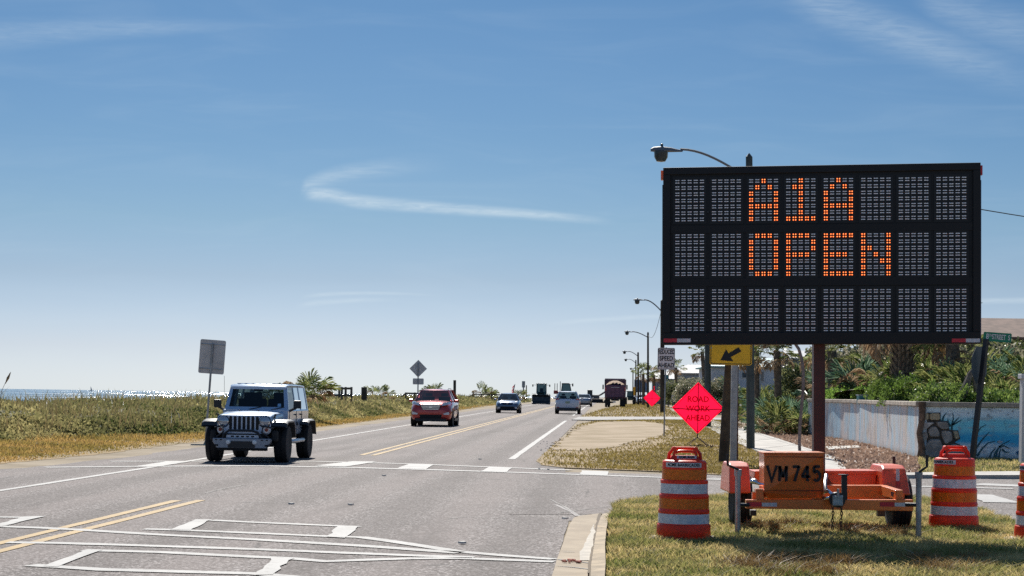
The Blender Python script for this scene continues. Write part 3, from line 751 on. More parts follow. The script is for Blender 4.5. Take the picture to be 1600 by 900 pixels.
FONT = {'A': '0010001010100011000111111 1000110001', '1': '00100011000010000100001000010011111', 'O': '01110100011000110001100011000101110', 'P': '11110100011000111110100001000010000', 'E': '11111100001000011110100001000011111', 'N': '10001100011100110101100111000110001'}
FONT = {k: v.replace(' ', '') for k, v in FONT.items()}
lines = ['  A1A   ', '  OPEN  ', '        ']
cx0 = [1077.5, 1135, 1193, 1251.2, 1310, 1368.6, 1427.5, 1486.5]
for r in range(3):
    for c in range(8):
        yc = [313.3, 398.4, 484.5][r] - (c*.58 if r == 0 else (c*.25 if r == 1 else 0))
        u, h = disp(cx0[c], yc); sx = 9.65/F*21.1; sy = 9.95/F*21.1
        ch = lines[r][c]; bits = FONT.get(ch, '0'*35)
        pm = MB(); vbox(pm, u-2.75*sx, h-3.75*sy, u+2.75*sx, h+3.75*sy, -.018, -.012)
        mo = obj('led_module', pm, M_face, T, world=True)
        off = MB(); on = MB(); core = MB()
        for i in range(7):
            for j in range(5):
                uu = u+(j-2)*sx; h_ = h+(3-i)*sy
                lit = bits[i*5+j] == '1'
                for a in (-1, 1):
                    for b in (-1, 1):
                        cu, chh = uu+a*sx*(.19 if lit else .175), h_+b*sy*.195
                        if lit:
                            on.lathe([(.0088, -.012), (.0088, -.0045)], 8, (0, 0, 0)); q = len(on.v)-16
                            for k in range(q, q+16):
                                x, y, z = on.v[k]; on.v[k] = tuple(V(cu+x, chh+y, z))
                            core.lathe([(.0045, -.0055), (.0045, -.002)], 6, (0, 0, 0)); q = len(core.v)-12
                            for k in range(q, q+12):
                                x, y, z = core.v[k]; core.v[k] = tuple(V(cu+x, chh+y, z))
                        else:
                            vbox(off, cu-.0112, chh-.0052, cu+.0112, chh+.0052, -.012, -.004)
        if off.v: o = obj('unlit_pixels', off, M_led_off, mo, world=True, fix=False); o['kind'] = 'stuff'
        if on.v:
            o = obj('lit_pixels', on, M_led_on, mo, world=True, fix=False); o['kind'] = 'stuff'; 
            for v in core.v: pass
            o2 = obj('lit_pixel_cores', core, M_led_core, mo, world=True, fix=False); o2['kind'] = 'stuff'
for px, py in ((1106, 331), (1106, 416), (1106, 500)):
    u, h = disp(px, py); mb = MB(); vbox(mb, u-.012, h-.012, u+.012, h+.012, -.012, .0); obj('light_sensor', mb, M_blackp, T, world=True)
for (x0, x1, mm) in ((1037, 1058, M_red), (1058, 1079, M_silverrefl), (1487, 1509, M_red), (1509, 1531, M_silverrefl)):
    u0, h0 = disp(x0, 535); u1, h1 = disp(x1, 529); mb = MB(); vbox(mb, u0, h0, u1, h1, .0125, .0155); obj('reflective_tape', mb, mm, T, world=True)
mb = MB(); vbox(mb, -.03, HT-.14, -.001, HT-.03, -.1, -.02); obj('side_marker', mb, M_amber, T, world=True)
mb = MB(); vbox(mb, WIDTH+.001, HT-.14, WIDTH+.025, HT-.03, -.1, -.02); obj('side_marker', mb, M_red, T, world=True)
mb = MB(); vbox(mb, -.012, .02, -.001, HT-.2, -.2, -.03); obj('side_trim', mb, M_cab, T, world=True)
mb = MB(); vbox(mb, WIDTH+.001, .02, WIDTH+.012, HT-.2, -.2, -.03); obj('side_trim', mb, mat('blue_side_trim', (.02, .03, .12), .4), T, world=True)
mb = MB(); pbox(mb, 1271.5, 500, 1289.5, 792, 21.32, .14); obj('mast', mb, M_mast, T, world=True, bevel=.006)
for r_ in ((1213, 520, 1349, 536), (1200, 300, 1212, 536), (1350, 300, 1362, 536)): mb = MB(); pbox(mb, *r_, 21.31, .06); obj('rear_bracket', mb, M_mast, T, world=True)
mb = MB(); a = W(1288, 738, 21.3); b = W(1303, 759, 21.3); c_ = W(1288, 759, 21.3); mb.prism([a, b, c_], (0, 0, 0), (0, .02, 0)); obj('mast_gusset', mb, M_mast, T, world=True)
# control cabinet with the number
mb = MB(); f0 = [W(1194, 770, 20.05), W(1287, 770, 20.05), W(1287, 709, 20.05), W(1194, 709, 20.05)]
low = [W(1200, 779, 20.12), W(1284, 779, 20.12)]
bk = Vector((0, .42, 0))
prof = [f0[3], f0[0], low[0], low[1], f0[1], f0[2]]; mb.prism(prof, (0, 0, 0), bk); cab = obj('control_cabinet', mb, M_orange, T, world=True, bevel=.008)
mb = MB(); pbox(mb, 1192.5, 707, 1288.5, 709.5, 20.03, .47); obj('cabinet_lid', mb, M_orange, cab, world=True)
for r_ in ((1195, 766.2, 1286.5, 767.2), (1196, 713.6, 1286, 714.5)): mb = MB(); pbox(mb, *r_, 20.043, .01); obj('cabinet_seam', mb, mat('dark_seam', (.12, .02, .01), .7), cab, world=True)
def stroke_char(strokes, w_, x0, z0, sx, sz):
    """blocky painted letter: polylines in a 0..1 box, thick strokes with mitred corners"""
    q = MB()
    for st in strokes:
        P = [Vector((x0+x*sx, 0, z0+z*sz)) for x, z in st]; n = len(P); L_, R__ = [], []
        for i, p in enumerate(P):
            d0 = (P[i]-P[i-1]).normalized() if i else (P[1]-P[0]).normalized(); d1 = (P[i+1]-P[i]).normalized() if i < n-1 else d0
            m_ = (d0+d1).normalized(); nn = Vector((-m_.z, 0, m_.x)); k = w_/2/max(.45, abs(m_.dot(d0))); L_.append(p+nn*k); R__.append(p-nn*k)
        for i in range(n-1): q.add([L_[i], R__[i], R__[i+1], L_[i+1]]+[v+Vector((0, -.002, 0)) for v in (L_[i], R__[i], R__[i+1], L_[i+1])], [(4, 5, 6, 7), (0, 1, 5, 4), (1, 2, 6, 5), (2, 3, 7, 6), (3, 0, 4, 7)])
    return q
arc = lambda cx, cz, rx, rz, a0, a1, n=9: [(cx+rx*math.cos(R(a0+(a1-a0)*i/n)), cz+rz*math.sin(R(a0+(a1-a0)*i/n))) for i in range(n+1)]
GL = {'V': [[(.02, 1), (.5, .03), (.98, 1)]], 'M': [[(.08, 0), (.08, .97)], [(.08, .95), (.5, .25)], [(.5, .25), (.92, .95)], [(.92, .97), (.92, 0)]], '7': [[(.03, .93), (.92, .93)], [(.90, .97), (.30, 0)]],
      '4': [[(.66, 0), (.66, .98)], [(.64, .96), (.08, .33)], [(.04, .30), (.98, .30)]], '5': [[(.92, .93), (.16, .93)], [(.17, .96), (.13, .56)], [(.13, .58)]+arc(.48, .335, .42, .30, 130, -140, 12)]}
cpos = W(1240, 740.5, 20.045)
for ch, xa, xb in (('V', 1198, 1214), ('M', 1217, 1230), ('7', 1238, 1250), ('4', 1252, 1267), ('5', 1270, 1282.5)):
    pa, pb = W(xa, 752, 20.043), W(xb, 727.5, 20.043)
    q = stroke_char(GL[ch], .031, pa.x, pa.z, pb.x-pa.x, pb.z-pa.z); q.v = [(x, y+20.046, z) for x, y, z in q.v]; obj('lettering', q, M_txt, cab, world=True)
# frame
zb_ = 0
def tb(name, x0, y0, x1, y1, d, th, m=M_orange, bev=.004, parent=T):
    mb = MB(); pbox(mb, x0, y0, x1, y1, d, th); return obj(name, mb, m, parent, world=True, bevel=bev)
cb = tb('crossbar', 1166, 781, 1427, 796.5, 19.9, .10)
for x0, x1, mm in ((1167, 1190, M_red), (1190.5, 1214, M_silverrefl), (1375, 1397.5, M_red), (1398, 1421, M_silverrefl)):
    tb('reflective_tape', x0, 784.5 if mm is M_red else 785.5, x1, 791.5, 19.897, .003, mm, 0)
tb('corner_post', 1181, 764, 1193, 781, 19.95, .12); tb('corner_post', 1399, 766, 1411, 781, 19.95, .12)
tb('rear_beam', 1289, 758.5, 1380, 777, 21.0, .16, M_orange)
for (x0, x1) in ((1399, 1411), (1181, 1193)):
    a = [W(x0, 766, 20.05), W(x1, 766, 20.05)]; mb = MB(); q0, q1 = a; zt0 = q0.z; 
    xo = (1372, 1383) if x0 > 1300 else (1193, 1203); r0, r1 = W(xo[0], 757.5, 21.2), W(xo[1], 757.5, 21.2)
    mb.hull8([q0-Vector((0, 0, .10)), q1-Vector((0, 0, .10)), r1-Vector((0, 0, .12)), r0-Vector((0, 0, .12)), q0, q1, r1, r0]); obj('side_rail', mb, M_orange, T, world=True, bevel=.004)
tb('battery_box', 1288, 738, 1369, 757.5, 21.55, .5, M_orange_b, .008)
tb('battery_box_lid', 1287, 735.5, 1370, 741, 21.53, .54, M_orange_b, .006)
tb('tool_box', 1179, 736, 1196, 757, 21.55, .5, M_orange_b, .006)
tb('axle_beam', 1172, 788, 1385, 795, 21.7, .08, M_blackp, 0)
tb('rear_frame', 1160, 775, 1400, 783, 21.55, .08, M_orange, .003)
tb('spring_hanger', 1173, 797, 1182, 806, 20.2, .1, M_blackp, .003); tb('spring_hanger', 1372, 797, 1383, 807, 20.2, .1, M_blackp, .003)
for (xa, xb, yt, yb2, sgn) in ((1139.5, 1173.5, 724, 771, -1), (1379, 1423.5, 728, 774, 1)):
    d = 21.15; L = .95; a0, a1 = W(xa, yb2, d), W(xb, yb2, d); tL, tR = W(xa+(2 if sgn < 0 else 3), yt, d), W(xb-(1 if sgn < 0 else 6), yt, d)
    fb = MB(); prof_y = [(0, 0), (.10, .88), (.2, 1.), (L-.2, 1.), (L-.1, .88), (L, 0)]
    rings = []
    for yy, hh in prof_y:
        rings.append([a0.lerp(tL, hh)+Vector((0, yy, 0)), a1.lerp(tR, hh)+Vector((0, yy, 0))])
    vs = []; 
    for r_ in rings: vs += r_
    nR = len(rings)
    fs = [(2*i, 2*i+1, 2*i+3, 2*i+2) for i in range(nR-1)] + [tuple(range(0, 2*nR, 2)), tuple(range(2*nR-1, 0, -2)), (0, 1, 2*nR-1, 2*nR-2)]
    fb.add(vs, fs); fd = obj('wheel_fender', fb, M_orange_b, T, world=True, bevel=.02)
    # wheel
    wc = W((xa+xb)/2+(0 if sgn < 0 else 2), 800, 21.62); wc.z = .335
    wm = MB(); wm.lathe([(.17, -.105), (.25, -.115), (.30, -.11), (.33, -.085), (.335, -.03), (.325, -.028), (.325, -.018), (.335, -.016), (.335, .016), (.325, .018), (.325, .028), (.335, .03), (.33, .085), (.30, .11), (.25, .115), (.17, .105)], 28, wc, 'X')
    wo_ = obj('wheel', wm, M_tyre, T, smooth=True, world=True); rm = MB(); rm.lathe([(.02, sgn*.06), (.10, sgn*.05), (.16, sgn*.09), (.175, sgn*.10), (.18, -sgn*.1)], 20, wc, 'X'); obj('rim', rm, M_silverrefl, wo_, smooth=True, world=True)
mb = MB(); u0 = W(1399, 732, 21.14); tb('fender_tape', 1400, 733, 1405.5, 752, 21.205, .004, M_silverrefl, 0); tb('fender_tape', 1400.5, 752.3, 1406.5, 765, 21.18, .004, M_red, 0)
tb('marker_lamp', 1409.5, 771, 1413, 780, 20.0, .05, M_amber, 0); tb('marker_lamp', 1175.5, 769, 1180, 782, 20.0, .05, M_amber, 0)
# jacks
for (x, yt, yb2, d, s) in ((1153.2, 735, 840, 19.85, -1), (1435.6, 739, 856, 19.35, 1)):
    mb = MB(); top = W(x, yt, d); bot = W(x-.6, yb2, d); bot.z = max(bot.z, .0); bot.z = -.01
    jk = MB(); jk.tube([top, bot], .032, 12); j = obj('jack', jk, M_steel, T, smooth=True, world=True)
    mb = MB(); mb.tube([top+Vector((0, 0, -.06)), top+Vector((0, 0, .01))], .042, 12); obj('jack_cap', mb, M_steel, j, smooth=True, world=True)
    cr_ = MB(); k = top+Vector((0, -.03, .01)); 
    if s > 0: cr_.tube([k, k+Vector((.03, -.02, .03)), k+Vector((.075, -.02, .06)), k+Vector((.075, -.02, .19))], [.014, .014, .014, .02], 8)
    else: cr_.tube([k, k+Vector((-.05, -.02, .02)), k+Vector((-.12, -.02, .05)), k+Vector((-.125, -.02, .17))], [.014, .014, .014, .02], 8)
    obj('jack_crank', cr_, M_blackp, j, smooth=True, world=True)
    br = MB(); zz = W(x, 789, d).z; br.tube([Vector((top.x, d, zz)), Vector((top.x - s*.13, d+.05, zz))], .022, 8); obj('jack_bracket', br, M_blackp, j, world=True)
    fo = MB(); fo.lathe([(.09, 0), (.09, .012), (.04, .02)], 16, (bot.x, d, -.0)); obj('jack_foot', fo, M_steel, j, world=True)
# black stand post, winch, chains, hoses
tb('stand_post', 1315.5, 743, 1324, 782, 19.95, .05, M_blackp, .003); tb('stand_post_plate', 1311.5, 741.3, 1326.5, 743, 19.93, .09, M_blackp, 0)
mb = MB(); c = W(1308, 781, 19.72); mb.lathe([(.03, -.05), (.085, -.045), (.085, .045), (.03, .05)], 20, c, 'Y'); wn = obj('winch', mb, M_blackp, T, world=True, smooth=True)
mb = MB(); pbox(mb, 1301, 774, 1317.5, 791, 19.64, .03); obj('winch_plate', mb, mat('galvanised_bluegrey', (.38, .45, .48), .4, metal=.5, var=.3, vscale=20), wn, world=True, bevel=.012)
mb = MB(); mb.tube([W(1309.5, 776, 19.6), W(1309.5, 764, 19.6)], .014, 8); obj('winch_handle', mb, M_steel, wn, world=True)
mb = MB(); mb.tube([W(1288, 769, 20.0), W(1294, 767, 19.9), W(1300, 772, 19.85), W(1297, 778, 19.85), W(1290, 779, 19.9)], .02, 8); obj('winch_pulley', mb, M_chrome, wn, world=True, smooth=True)
M_chain = mat('rusty_chain', (.20, .10, .06), .6, metal=.5, var=.4, vscale=30)
for x in (1301, 1314.5):
    ch = MB(); y = 791
    for k in range(7):
        c = W(x + .6*math.sin(k), y+k*5.6, 19.66); n = 10; ring = []
        for i in range(n+1):
            t = 2*math.pi*i/n; a, b = .011*math.cos(t), .026*math.sin(t)
            ring.append(c + (Vector((a, 0, b)) if k % 2 == 0 else Vector((0, a, b))))
        ch.tube(ring, .006, 5, caps=False)
    obj('safety_chain', ch, M_chain, T, world=True, smooth=True)
mb = MB(); mb.tube([W(1175, 752, 20.2), W(1180, 752, 20.15), W(1187, 756, 20.1), W(1193, 757, 20.1)], [.03, .03, .02, .02], 8); obj('hose_coupling', mb, M_chrome, T, world=True, smooth=True)
mb = MB(); mb.tube([W(1192, 735, 20.7), W(1190, 728, 20.7), W(1193, 722, 20.7)], .03, 8); obj('hose', mb, M_blackp, T, world=True, smooth=True)
mb = MB(); mb.tube([W(1395, 776, 19.96), W(1396, 770, 19.9), W(1393, 769, 19.9), W(1394, 775, 19.88)], .009, 6); obj('tie_hook', mb, M_blackp, T, world=True)
mb = MB(); mb.tube([W(1291, 768, 20.4), W(1289, 755, 20.5), W(1291, 742, 20.8)], .022, 8); obj('cable_loom', mb, M_steel, T, world=True, smooth=True)
mb = MB(); mb.tube([W(1397, 733, 21.9), W(1397, 713, 21.9)], .02, 8); obj('rear_jack_handle', mb, M_blackp, T, world=True)

# ================================================================== TRAFFIC DRUMS
M_drum = mat('drum_red_orange_plastic', (.92, .075, .022), .38, var=.18, vscale=5, transl=.3)
M_drum_o = mat('orange_reflective_sheeting', (.95, .27, .015), .3, var=.16, vscale=25, transl=.3)
M_drum_w = mat('white_reflective_sheeting', (.74, .77, .82), .3, var=.2, vscale=22)
def drum(loc, rotz, label, hscale=1., block=True, rot_text=0.):
    t = thing('traffic_drum', label, 'traffic drum', loc, rotz, 'orange and white traffic drums')
    P_ = [(.0, .875), (.18, .878), (.215, .872), (.232, .862), (.24, .85), (.241, .795), (.236, .79)]
    prof = [(.291, .03), (.292, .035), (.290, .19), (.282, .20)]
    bands = [(.235, .785, 'b'), (.245, .67, 'b')]
    full = [(.0, .872), (.19, .878), (.225, .866), (.236, .85), (.238, .80), (.237, .775), (.239, .665), (.252, .655), (.256, .64), (.256, .632), (.252, .622), (.254, .51), (.264, .498), (.268, .485), (.268, .475), (.264, .465), (.266, .345), (.272, .335), (.276, .32), (.276, .31), (.272, .30), (.274, .185), (.284, .175), (.288, .16), (.292, .03), (.285, .015), (.28, .015)]
    full = [(r, z*.985) for r, z in full]
    b = MB(); b.lathe(full, 40); obj('drum_body', b, M_drum, t, smooth=30)
    for z0, z1, r0, r1, m in ((.66, .775, .2385, .2375, M_drum_o), (.515, .62, .254, .2525, M_drum_w), (.35, .46, .266, .2645, M_drum_o), (.19, .295, .274, .2725, M_drum_w)):
        q = MB(); q.lathe([(r0+.0015, z0*.985), (r1+.0015, z1*.985)], 40); q.f = q.f[:40]; obj('reflective_band', q, m, t, smooth=True)
    q = MB(); q.lathe([(.25, 0), (.303, 0), (.303, .022), (.29, .03)], 32); obj('rubber_ring', q, M_black, t, smooth=30)
    # handle: moulded grip with two shoulders
    h = MB()
    h.tube([(-.175, 0, .855), (-.165, 0, .925), (-.12, 0, .985), (.12, 0, .985), (.165, 0, .925), (.175, 0, .855)], .019, 8)
    h.tube([(-.13, -.06, .86), (-.115, -.05, .935), (-.06, -.05, .955), (.06, -.05, .955), (.115, -.05, .935), (.13, -.06, .86)], .016, 8)
    for x in (-.115, .115): h.lathe([(.0, -.03), (.028, -.03), (.028, .03), (.0, .03)], 12, (x, 0, .975), 'Y')
    h.box((0, .0, .885), (.33, .16, .045), taper=(.82, .8)); obj('handle', h, M_drum, t, smooth=40)
    # curved sticker
    for (txt, z, r, hgt, a0, sz) in (('ACME BARRICADES', .812, .2405, .05, math.radians(78), .043), ('ACME BARR', .895, .0, .03, 0, .034)):
        if r:
            s_ = MB(); n = 14; w_ = .43/r
            for i in range(n+1):
                a = -math.pi/2 + (i/n-.5)*w_ - .15 + rot_text
                s_.v += [((r+.0012)*math.cos(a), (r+.0012)*math.sin(a), z-hgt/2), ((r+.0012)*math.cos(a), (r+.0012)*math.sin(a), z+hgt/2)]
            s_.f = [(2*i, 2*i+2, 2*i+3, 2*i+1) for i in range(n)]; st = obj('sticker', s_, M_silverrefl, t, smooth=True)
            tx = text('sticker_lettering', txt, sz, M_txt, st, (0, 0, 0), (1, 0, 0), (0, 0, 1), off=.0012)
            for v in tx.data.vertices:
                x, zz = v.co.x, v.co.z; a = -math.pi/2 - .15 + rot_text + x/r; v.co = Vector(((r+.0035)*math.cos(a), (r+.0035)*math.sin(a), z+zz))
        elif rot_text == 0:
            s_ = MB(); s_.quad((-.09, -.0815, z-.018), (.12, -.0815, z-.018), (.12, -.078, z+.014), (-.09, -.078, z+.014)); st = obj('sticker', s_, M_silverrefl, t)
            text('sticker_lettering', txt, .032, M_txt, st, (.015, -.0825, z-.002), (1, 0, 0), (0, .1, 1), off=.001)
    if block:
        for s in (-1, 1):
            q = MB(); q.add([(s*.27, -.2, 0), (s*.44, -.2, 0), (s*.44, .2, 0), (s*.27, .2, 0), (s*.27, -.14, .05), (s*.35, -.12, .045), (s*.35, .12, .045), (s*.27, .14, .05)], [(3, 2, 1, 0), (4, 5, 6, 7), (0, 1, 5, 4), (1, 2, 6, 5), (2, 3, 7, 6), (3, 0, 4, 7)])
            obj('ballast_block', q, M_concrete, t, bevel=.01)
    return t
g1 = G(1068.5, 844.5, .03); g1.y += .05
drum(g1, 0, 'red and white striped traffic drum left of the trailer, nearest the kerb')
g2 = G(1490, 828, .03); drum(g2, .12, 'red and white striped traffic drum right of the trailer jack', block=False, rot_text=-1.05)
g3 = W(1627, 850, 19.7); g3.z = .03; drum(g3, .0, 'traffic drum cut off by the right edge of the photo', rot_text=-.95)

# ================================================================== SIGNS
M_pink = mat('fluorescent_pink_fabric', (.85, .008, .06), .8, transl=.7, trans_col=(1., .008, .055))
M_pinktxt = mat('dark_red_print', (.6, .01, .045), .7, transl=.65, trans_col=(.74, .008, .05))
M_sign_w = mat('white_sign_sheeting', (.75, .70, .74), .45, var=.1, vscale=3)
M_sign_y = mat('yellow_sign_sheeting', (.95, .52, .01), .4, var=.08, vscale=3)
M_sign_g = mat('green_sign_sheeting', (.005, .20, .11), .4)
def rrect(cx, cz, w, h, r, n=5, y=0.):
    out = []
    for qx, qz, a0 in ((1, 1, 0), (-1, 1, 90), (-1, -1, 180), (1, -1, 270)):
        for i in range(n+1):
            a = R(a0+90*i/n); out.append(Vector((cx+qx*(w/2-r)+r*math.cos(a), y, cz+qz*(h/2-r)+r*math.sin(a))))
    return out
def plate(mb, poly, y0, y1): return mb.prism(poly, (0, y0, 0), (0, y1, 0))
def ring(mb, outer, inner, y0, y1):
    n = len(outer); A = [Vector(p)+Vector((0, y0, 0)) for p in outer]; B = [Vector(p)+Vector((0, y0, 0)) for p in inner]
    A2 = [p+Vector((0, y1-y0, 0)) for p in A]; B2 = [p+Vector((0, y1-y0, 0)) for p in B]
    vs = A+B+A2+B2; fs = []
    for k in range(n):
        j = (k+1) % n; fs += [(k, j, n+j, n+k), (2*n+k, 3*n+k, 3*n+j, 2*n+j), (k, 2*n+k, 2*n+j, j), (n+k, n+j, 3*n+j, 3*n+k)]
    return mb.add(vs, fs)
def roadwork(px, ptop, pbot, hw, gpx, label, lettered, flag=False, tilt=0.):
    base = G(*gpx); d = base.y; c = W(px, (ptop+pbot)/2, d); s = hw/F*d; h = c.z-base.z
    t = thing('road_work_sign', label, 'sign', base, tilt, 'pink diamond road work signs')
    pan = MB(); dm = [Vector((0, 0, h+s)), Vector((-s, 0, h)), Vector((0, 0, h-s)), Vector((s, 0, h))]
    rr = []
    for i in range(4):
        a, b, cc = dm[i-1], dm[i], dm[(i+1) % 4]
        rr += [b.lerp(a, .05), b.lerp(cc, .05)]
    # slightly bellied fabric
    n = 12; g = []
    for i in range(n+1):
        for j in range(n+1):
            u, v = i/n, j/n; p = dm[0].lerp(dm[1], u).lerp(dm[3].lerp(dm[2], u), v); p.y = -.02*math.sin(math.pi*u)*math.sin(math.pi*v)*2 - .01*math.sin(5*u+3*v); g.append(p)
    pan.add(g, [(i*(n+1)+j, (i+1)*(n+1)+j, (i+1)*(n+1)+j+1, i*(n+1)+j+1) for i in range(n) for j in range(n)])
    po = obj('fabric_panel', pan, M_pink, t, smooth=True)
    k = s*.035; bd = MB()
    q = [v*1 for v in dm]; inn = lambda f: [Vector((v.x*f, 0, h+(v.z-h)*f)) for v in dm]
    ring(bd, inn(.955), inn(.925), -.052, -.049) if lettered else ring(bd, inn(.95), inn(.90), -.052, -.049)
    obj('border_print', bd, M_pinktxt, t)
    br = MB(); br.tube([(0, .03, h-s-.02), (0, .035, h+s-.01)], .014, 6); br.tube([(-s+.01, .035, h), (s-.01, .035, h)], .014, 6); obj('cross_brace', br, M_blackp, t)
    leg = MB(); leg.tube([(0, .03, h-s), (0, .03, .25)], .02, 8)
    for a in (-1, 1):
        for b in (-1, 1): leg.tube([(0, .03, .28), (a*.35, .03+b*.45, .01)], .012, 6)
    obj('stand', leg, M_blackp, t)
    if lettered:
        for i, wd in enumerate(('ROAD', 'WORK', 'AHEAD')):
            text('lettering', wd, .255, M_pinktxt, t, (-.0, -.055, h+.27-i*.295), (1, 0, 0), (0, 0, 1), off=.006, xs=.95 if i < 2 else .9, tofront=.0)
    if flag:
        fl = MB(); fl.tube([(.12, .03, h+s*.7), (.22, .03, h+s*1.35)], .012, 6); st = obj('flag_staff', fl, M_blackp, t)
        fl = MB(); fl.add([(.22, .03, h+s*1.4), (.16, .0, h+s*1.35), (.17, .02, h+s*.95), (.24, .05, h+s*.9)], [(0, 1, 2, 3)]); obj('warning_flag', fl, M_pink, st)
    return t
roadwork(1089.5, 597, 678, 40.5, (1089.5, 697), 'large pink diamond sign reading ROAD WORK AHEAD on the dry verge', True)
roadwork(1018.5, 607, 637, 13.5, (1018.5, 640.5), 'small distant pink diamond sign with a flag beside the kerbside poles', False, True)
# reduced speed ahead
def post_sign(name, label, base, cat='sign', rotz=0): return thing(name, label, cat, base, rotz)
b = G(1037.5, 683); d = b.y; s_ = d/F
t = post_sign('speed_sign', 'white sign reading REDUCED SPEED AHEAD on a thin steel post', b)
c = W(1041, 560.5, d)-b; w2, h2 = 27*s_, 34*s_
q = MB(); plate(q, rrect(c.x, c.z, w2, h2, .05), 0, .004); pl = obj('sign_plate', q, M_sign_w, t)
q = MB(); ring(q, rrect(c.x, c.z, w2*.95, h2*.96, .045), rrect(c.x, c.z, w2*.90, h2*.92, .03), -.003, -.0005); obj('sign_border', q, M_txt, pl)
for i, wd in enumerate(('REDUCED', 'SPEED', 'AHEAD')):
    text('sign_lettering', wd, .235, M_txt, pl, (c.x, -.002, c.z+.255-i*.255), (1, 0, 0), (0, 0, 1), off=.006, xs=(.60, .80, .78)[i])
q = MB(); q.tube([(0, .03, 0), (c.x*.9, .03, c.z+h2/2+.02)], .028, 8); obj('sign_post', q, M_steel, t)
# yellow arrow sign
b = G(1146, 728); d = b.y; s_ = d/F
t = post_sign('arrow_sign', 'yellow sign with a black arrow on a white square post', b)
c = W(1142, 555.5, d)-b; w2, h2 = 66*s_, 31*s_; c.z = W(1142, 570.5, d).z-b.z+.39*.5*2/2; h2 = .78; c.z = W(1142, 570.5, d).z-b.z + h2/2
w2 = 66*s_
q = MB(); plate(q, rrect(c.x, c.z, w2, h2, .05), -.01, -.006); pl = obj('sign_plate', q, M_sign_y, t)
q = MB(); ring(q, rrect(c.x, c.z, w2*.965, h2*.955, .045), rrect(c.x, c.z, w2*.93, h2*.91, .035), -.013, -.0105); obj('sign_border', q, M_txt, pl)
q = MB(); S2 = lambda x, y: W(x, y, d)-b
ar = [S2(1126, 563), (S2(1138, 545)), S2(1142, 551.3), S2(1151, 546.5) + Vector((0, 0, .0)), S2(1153, 543), S2(1158, 550), S2(1146, 557), S2(1145.5, 564.5)]
ar = [S2(1125.5, 563), S2(1134.5, 545.5), S2(1138, 552.2), S2(1154, 542.6), S2(1158.2, 549.2), S2(1141.8, 558), S2(1145.6, 564.6)]
for p in ar: p.y = 0
plate(q, ar, -.014, -.0105); obj('arrow_print', q, M_txt, pl)
mb = MB(); mb.box((c.x*.0, .06, (c.z+h2*.2)/2), (.145, .10, c.z+h2*.2)); obj('sign_post', mb, mat('pale_post_paint', (.42, .43, .44), .6, var=.25, vscale=3), t, bevel=.01)
for q_ in (-.45, .45): mb = MB(); mb.lathe([(.0, -.004), (.014, -.003), (.014, .003)], 6, (c.x+q_, -.013, c.z), 'Y'); obj('sign_bolt', mb, M_steel, pl)
# brown thin post behind and leaning wood pole
b = G(1150.5, 722); mb = MB(); mb.tube([b, W(1151, 560, b.y)], .045, 8); solo('thin_post', mb, mat('rusty_post', (.12, .045, .03), .8, var=.3), 'thin rusty brown post directly behind the arrow sign post', 'post', b)
b = G(1130, 725); mb = MB(); mb.tube([b-Vector((0, 0, .1)), W(1138, 600, b.y), W(1146, 480, b.y)], [.125, .115, .10], 14); solo('wood_pole', mb, M_pole, 'leaning old brown wooden pole left of the arrow sign post', 'pole', b, smooth=True)
# sign seen edge on behind: red/white rounded plate
b = G(1178, 668); d = b.y; mb = MB(); t = post_sign('parking_sign', 'small white sign with red edge half hidden behind the arrow sign', b)
q = MB(); c = W(1177, 550, d)-b; plate(q, rrect(c.x, c.z, 11*d/F, 30*d/F, .06), 0, .004); pl = obj('sign_plate', q, M_sign_w, t); q = MB(); ring(q, rrect(c.x, c.z, 9*d/F, 27*d/F, .05), rrect(c.x, c.z, 7*d/F, 24*d/F, .04), -.003, -.0005); obj('sign_border', q, M_red, pl)
q = MB(); q.tube([(0, .03, 0), (0, .03, c.z+.3)], .03, 6); obj('sign_post', q, M_steel, t)
b = G(1187, 660); d = b.y; t = post_sign('street_name_sign', 'tiny green street name sign far behind the arrow sign', b); q = MB(); c = W(1184, 572.5, d)-b; plate(q, rrect(c.x, c.z, 11*d/F, 4.5*d/F, .02), 0, .004); obj('sign_plate', q, M_sign_g, t); q = MB(); q.tube([(0, .03, 0), (0, .03, c.z)], .03, 6); obj('sign_post', q, M_steel, t)
# stop sign seen from behind, with street name
b = G(1517, 728); d = b.y; t = post_sign('stop_sign', 'back of a dark octagonal stop sign on a leaning black post with street name plate', b)
top = W(1541, 530, d)-b; post = MB(); post.tube([(0, 0, -.1), tuple(top)], .075, 4); M_dk = mat('dark_post', (.018, .022, .028), .5, var=.3, vscale=3); obj('sign_post', post, M_dk, t)
oc = W(1532, 570.5, d)-b; q = MB(); rr = .46; poly = [Vector((rr*math.cos(R(22.5+45*i))/math.cos(R(22.5))*.96, 0, rr*math.sin(R(22.5+45*i))/math.cos(R(22.5))*.98)) for i in range(8)]
Mz = Matrix.Rotation(R(52), 3, 'Z'); poly = [Mz @ p + oc + Vector((0, .12, 0)) for p in poly]; nn = Mz @ Vector((0, .005, 0)); q.prism(poly, nn*-1, nn); obj('octagon_plate', q, mat('stop_back', (.035, .06, .085), .45, var=.2, vscale=2), t)
gc = W(1558.5, 527, d)-b; L = 44*d/F; hh = 14.5*d/F; q = MB(); tl = R(-3.2); rx = Vector((math.cos(tl), 0, math.sin(tl))); rz = Vector((-math.sin(tl), 0, math.cos(tl)))
pts = [gc+rx*(p.x)+rz*(p.z) for p in rrect(0, 0, L, hh, .03)]; q.prism(pts, (0, -.004, 0), (0, 0, 0)); gp_ = obj('street_name_plate', q, M_sign_g, t)
text('street_lettering', '8', .185, M_sign_w, gp_, gc+rx*(-.245)+Vector((0, -.004, 0)), rx, rz, off=.003, xs=.75, tofront=.003)
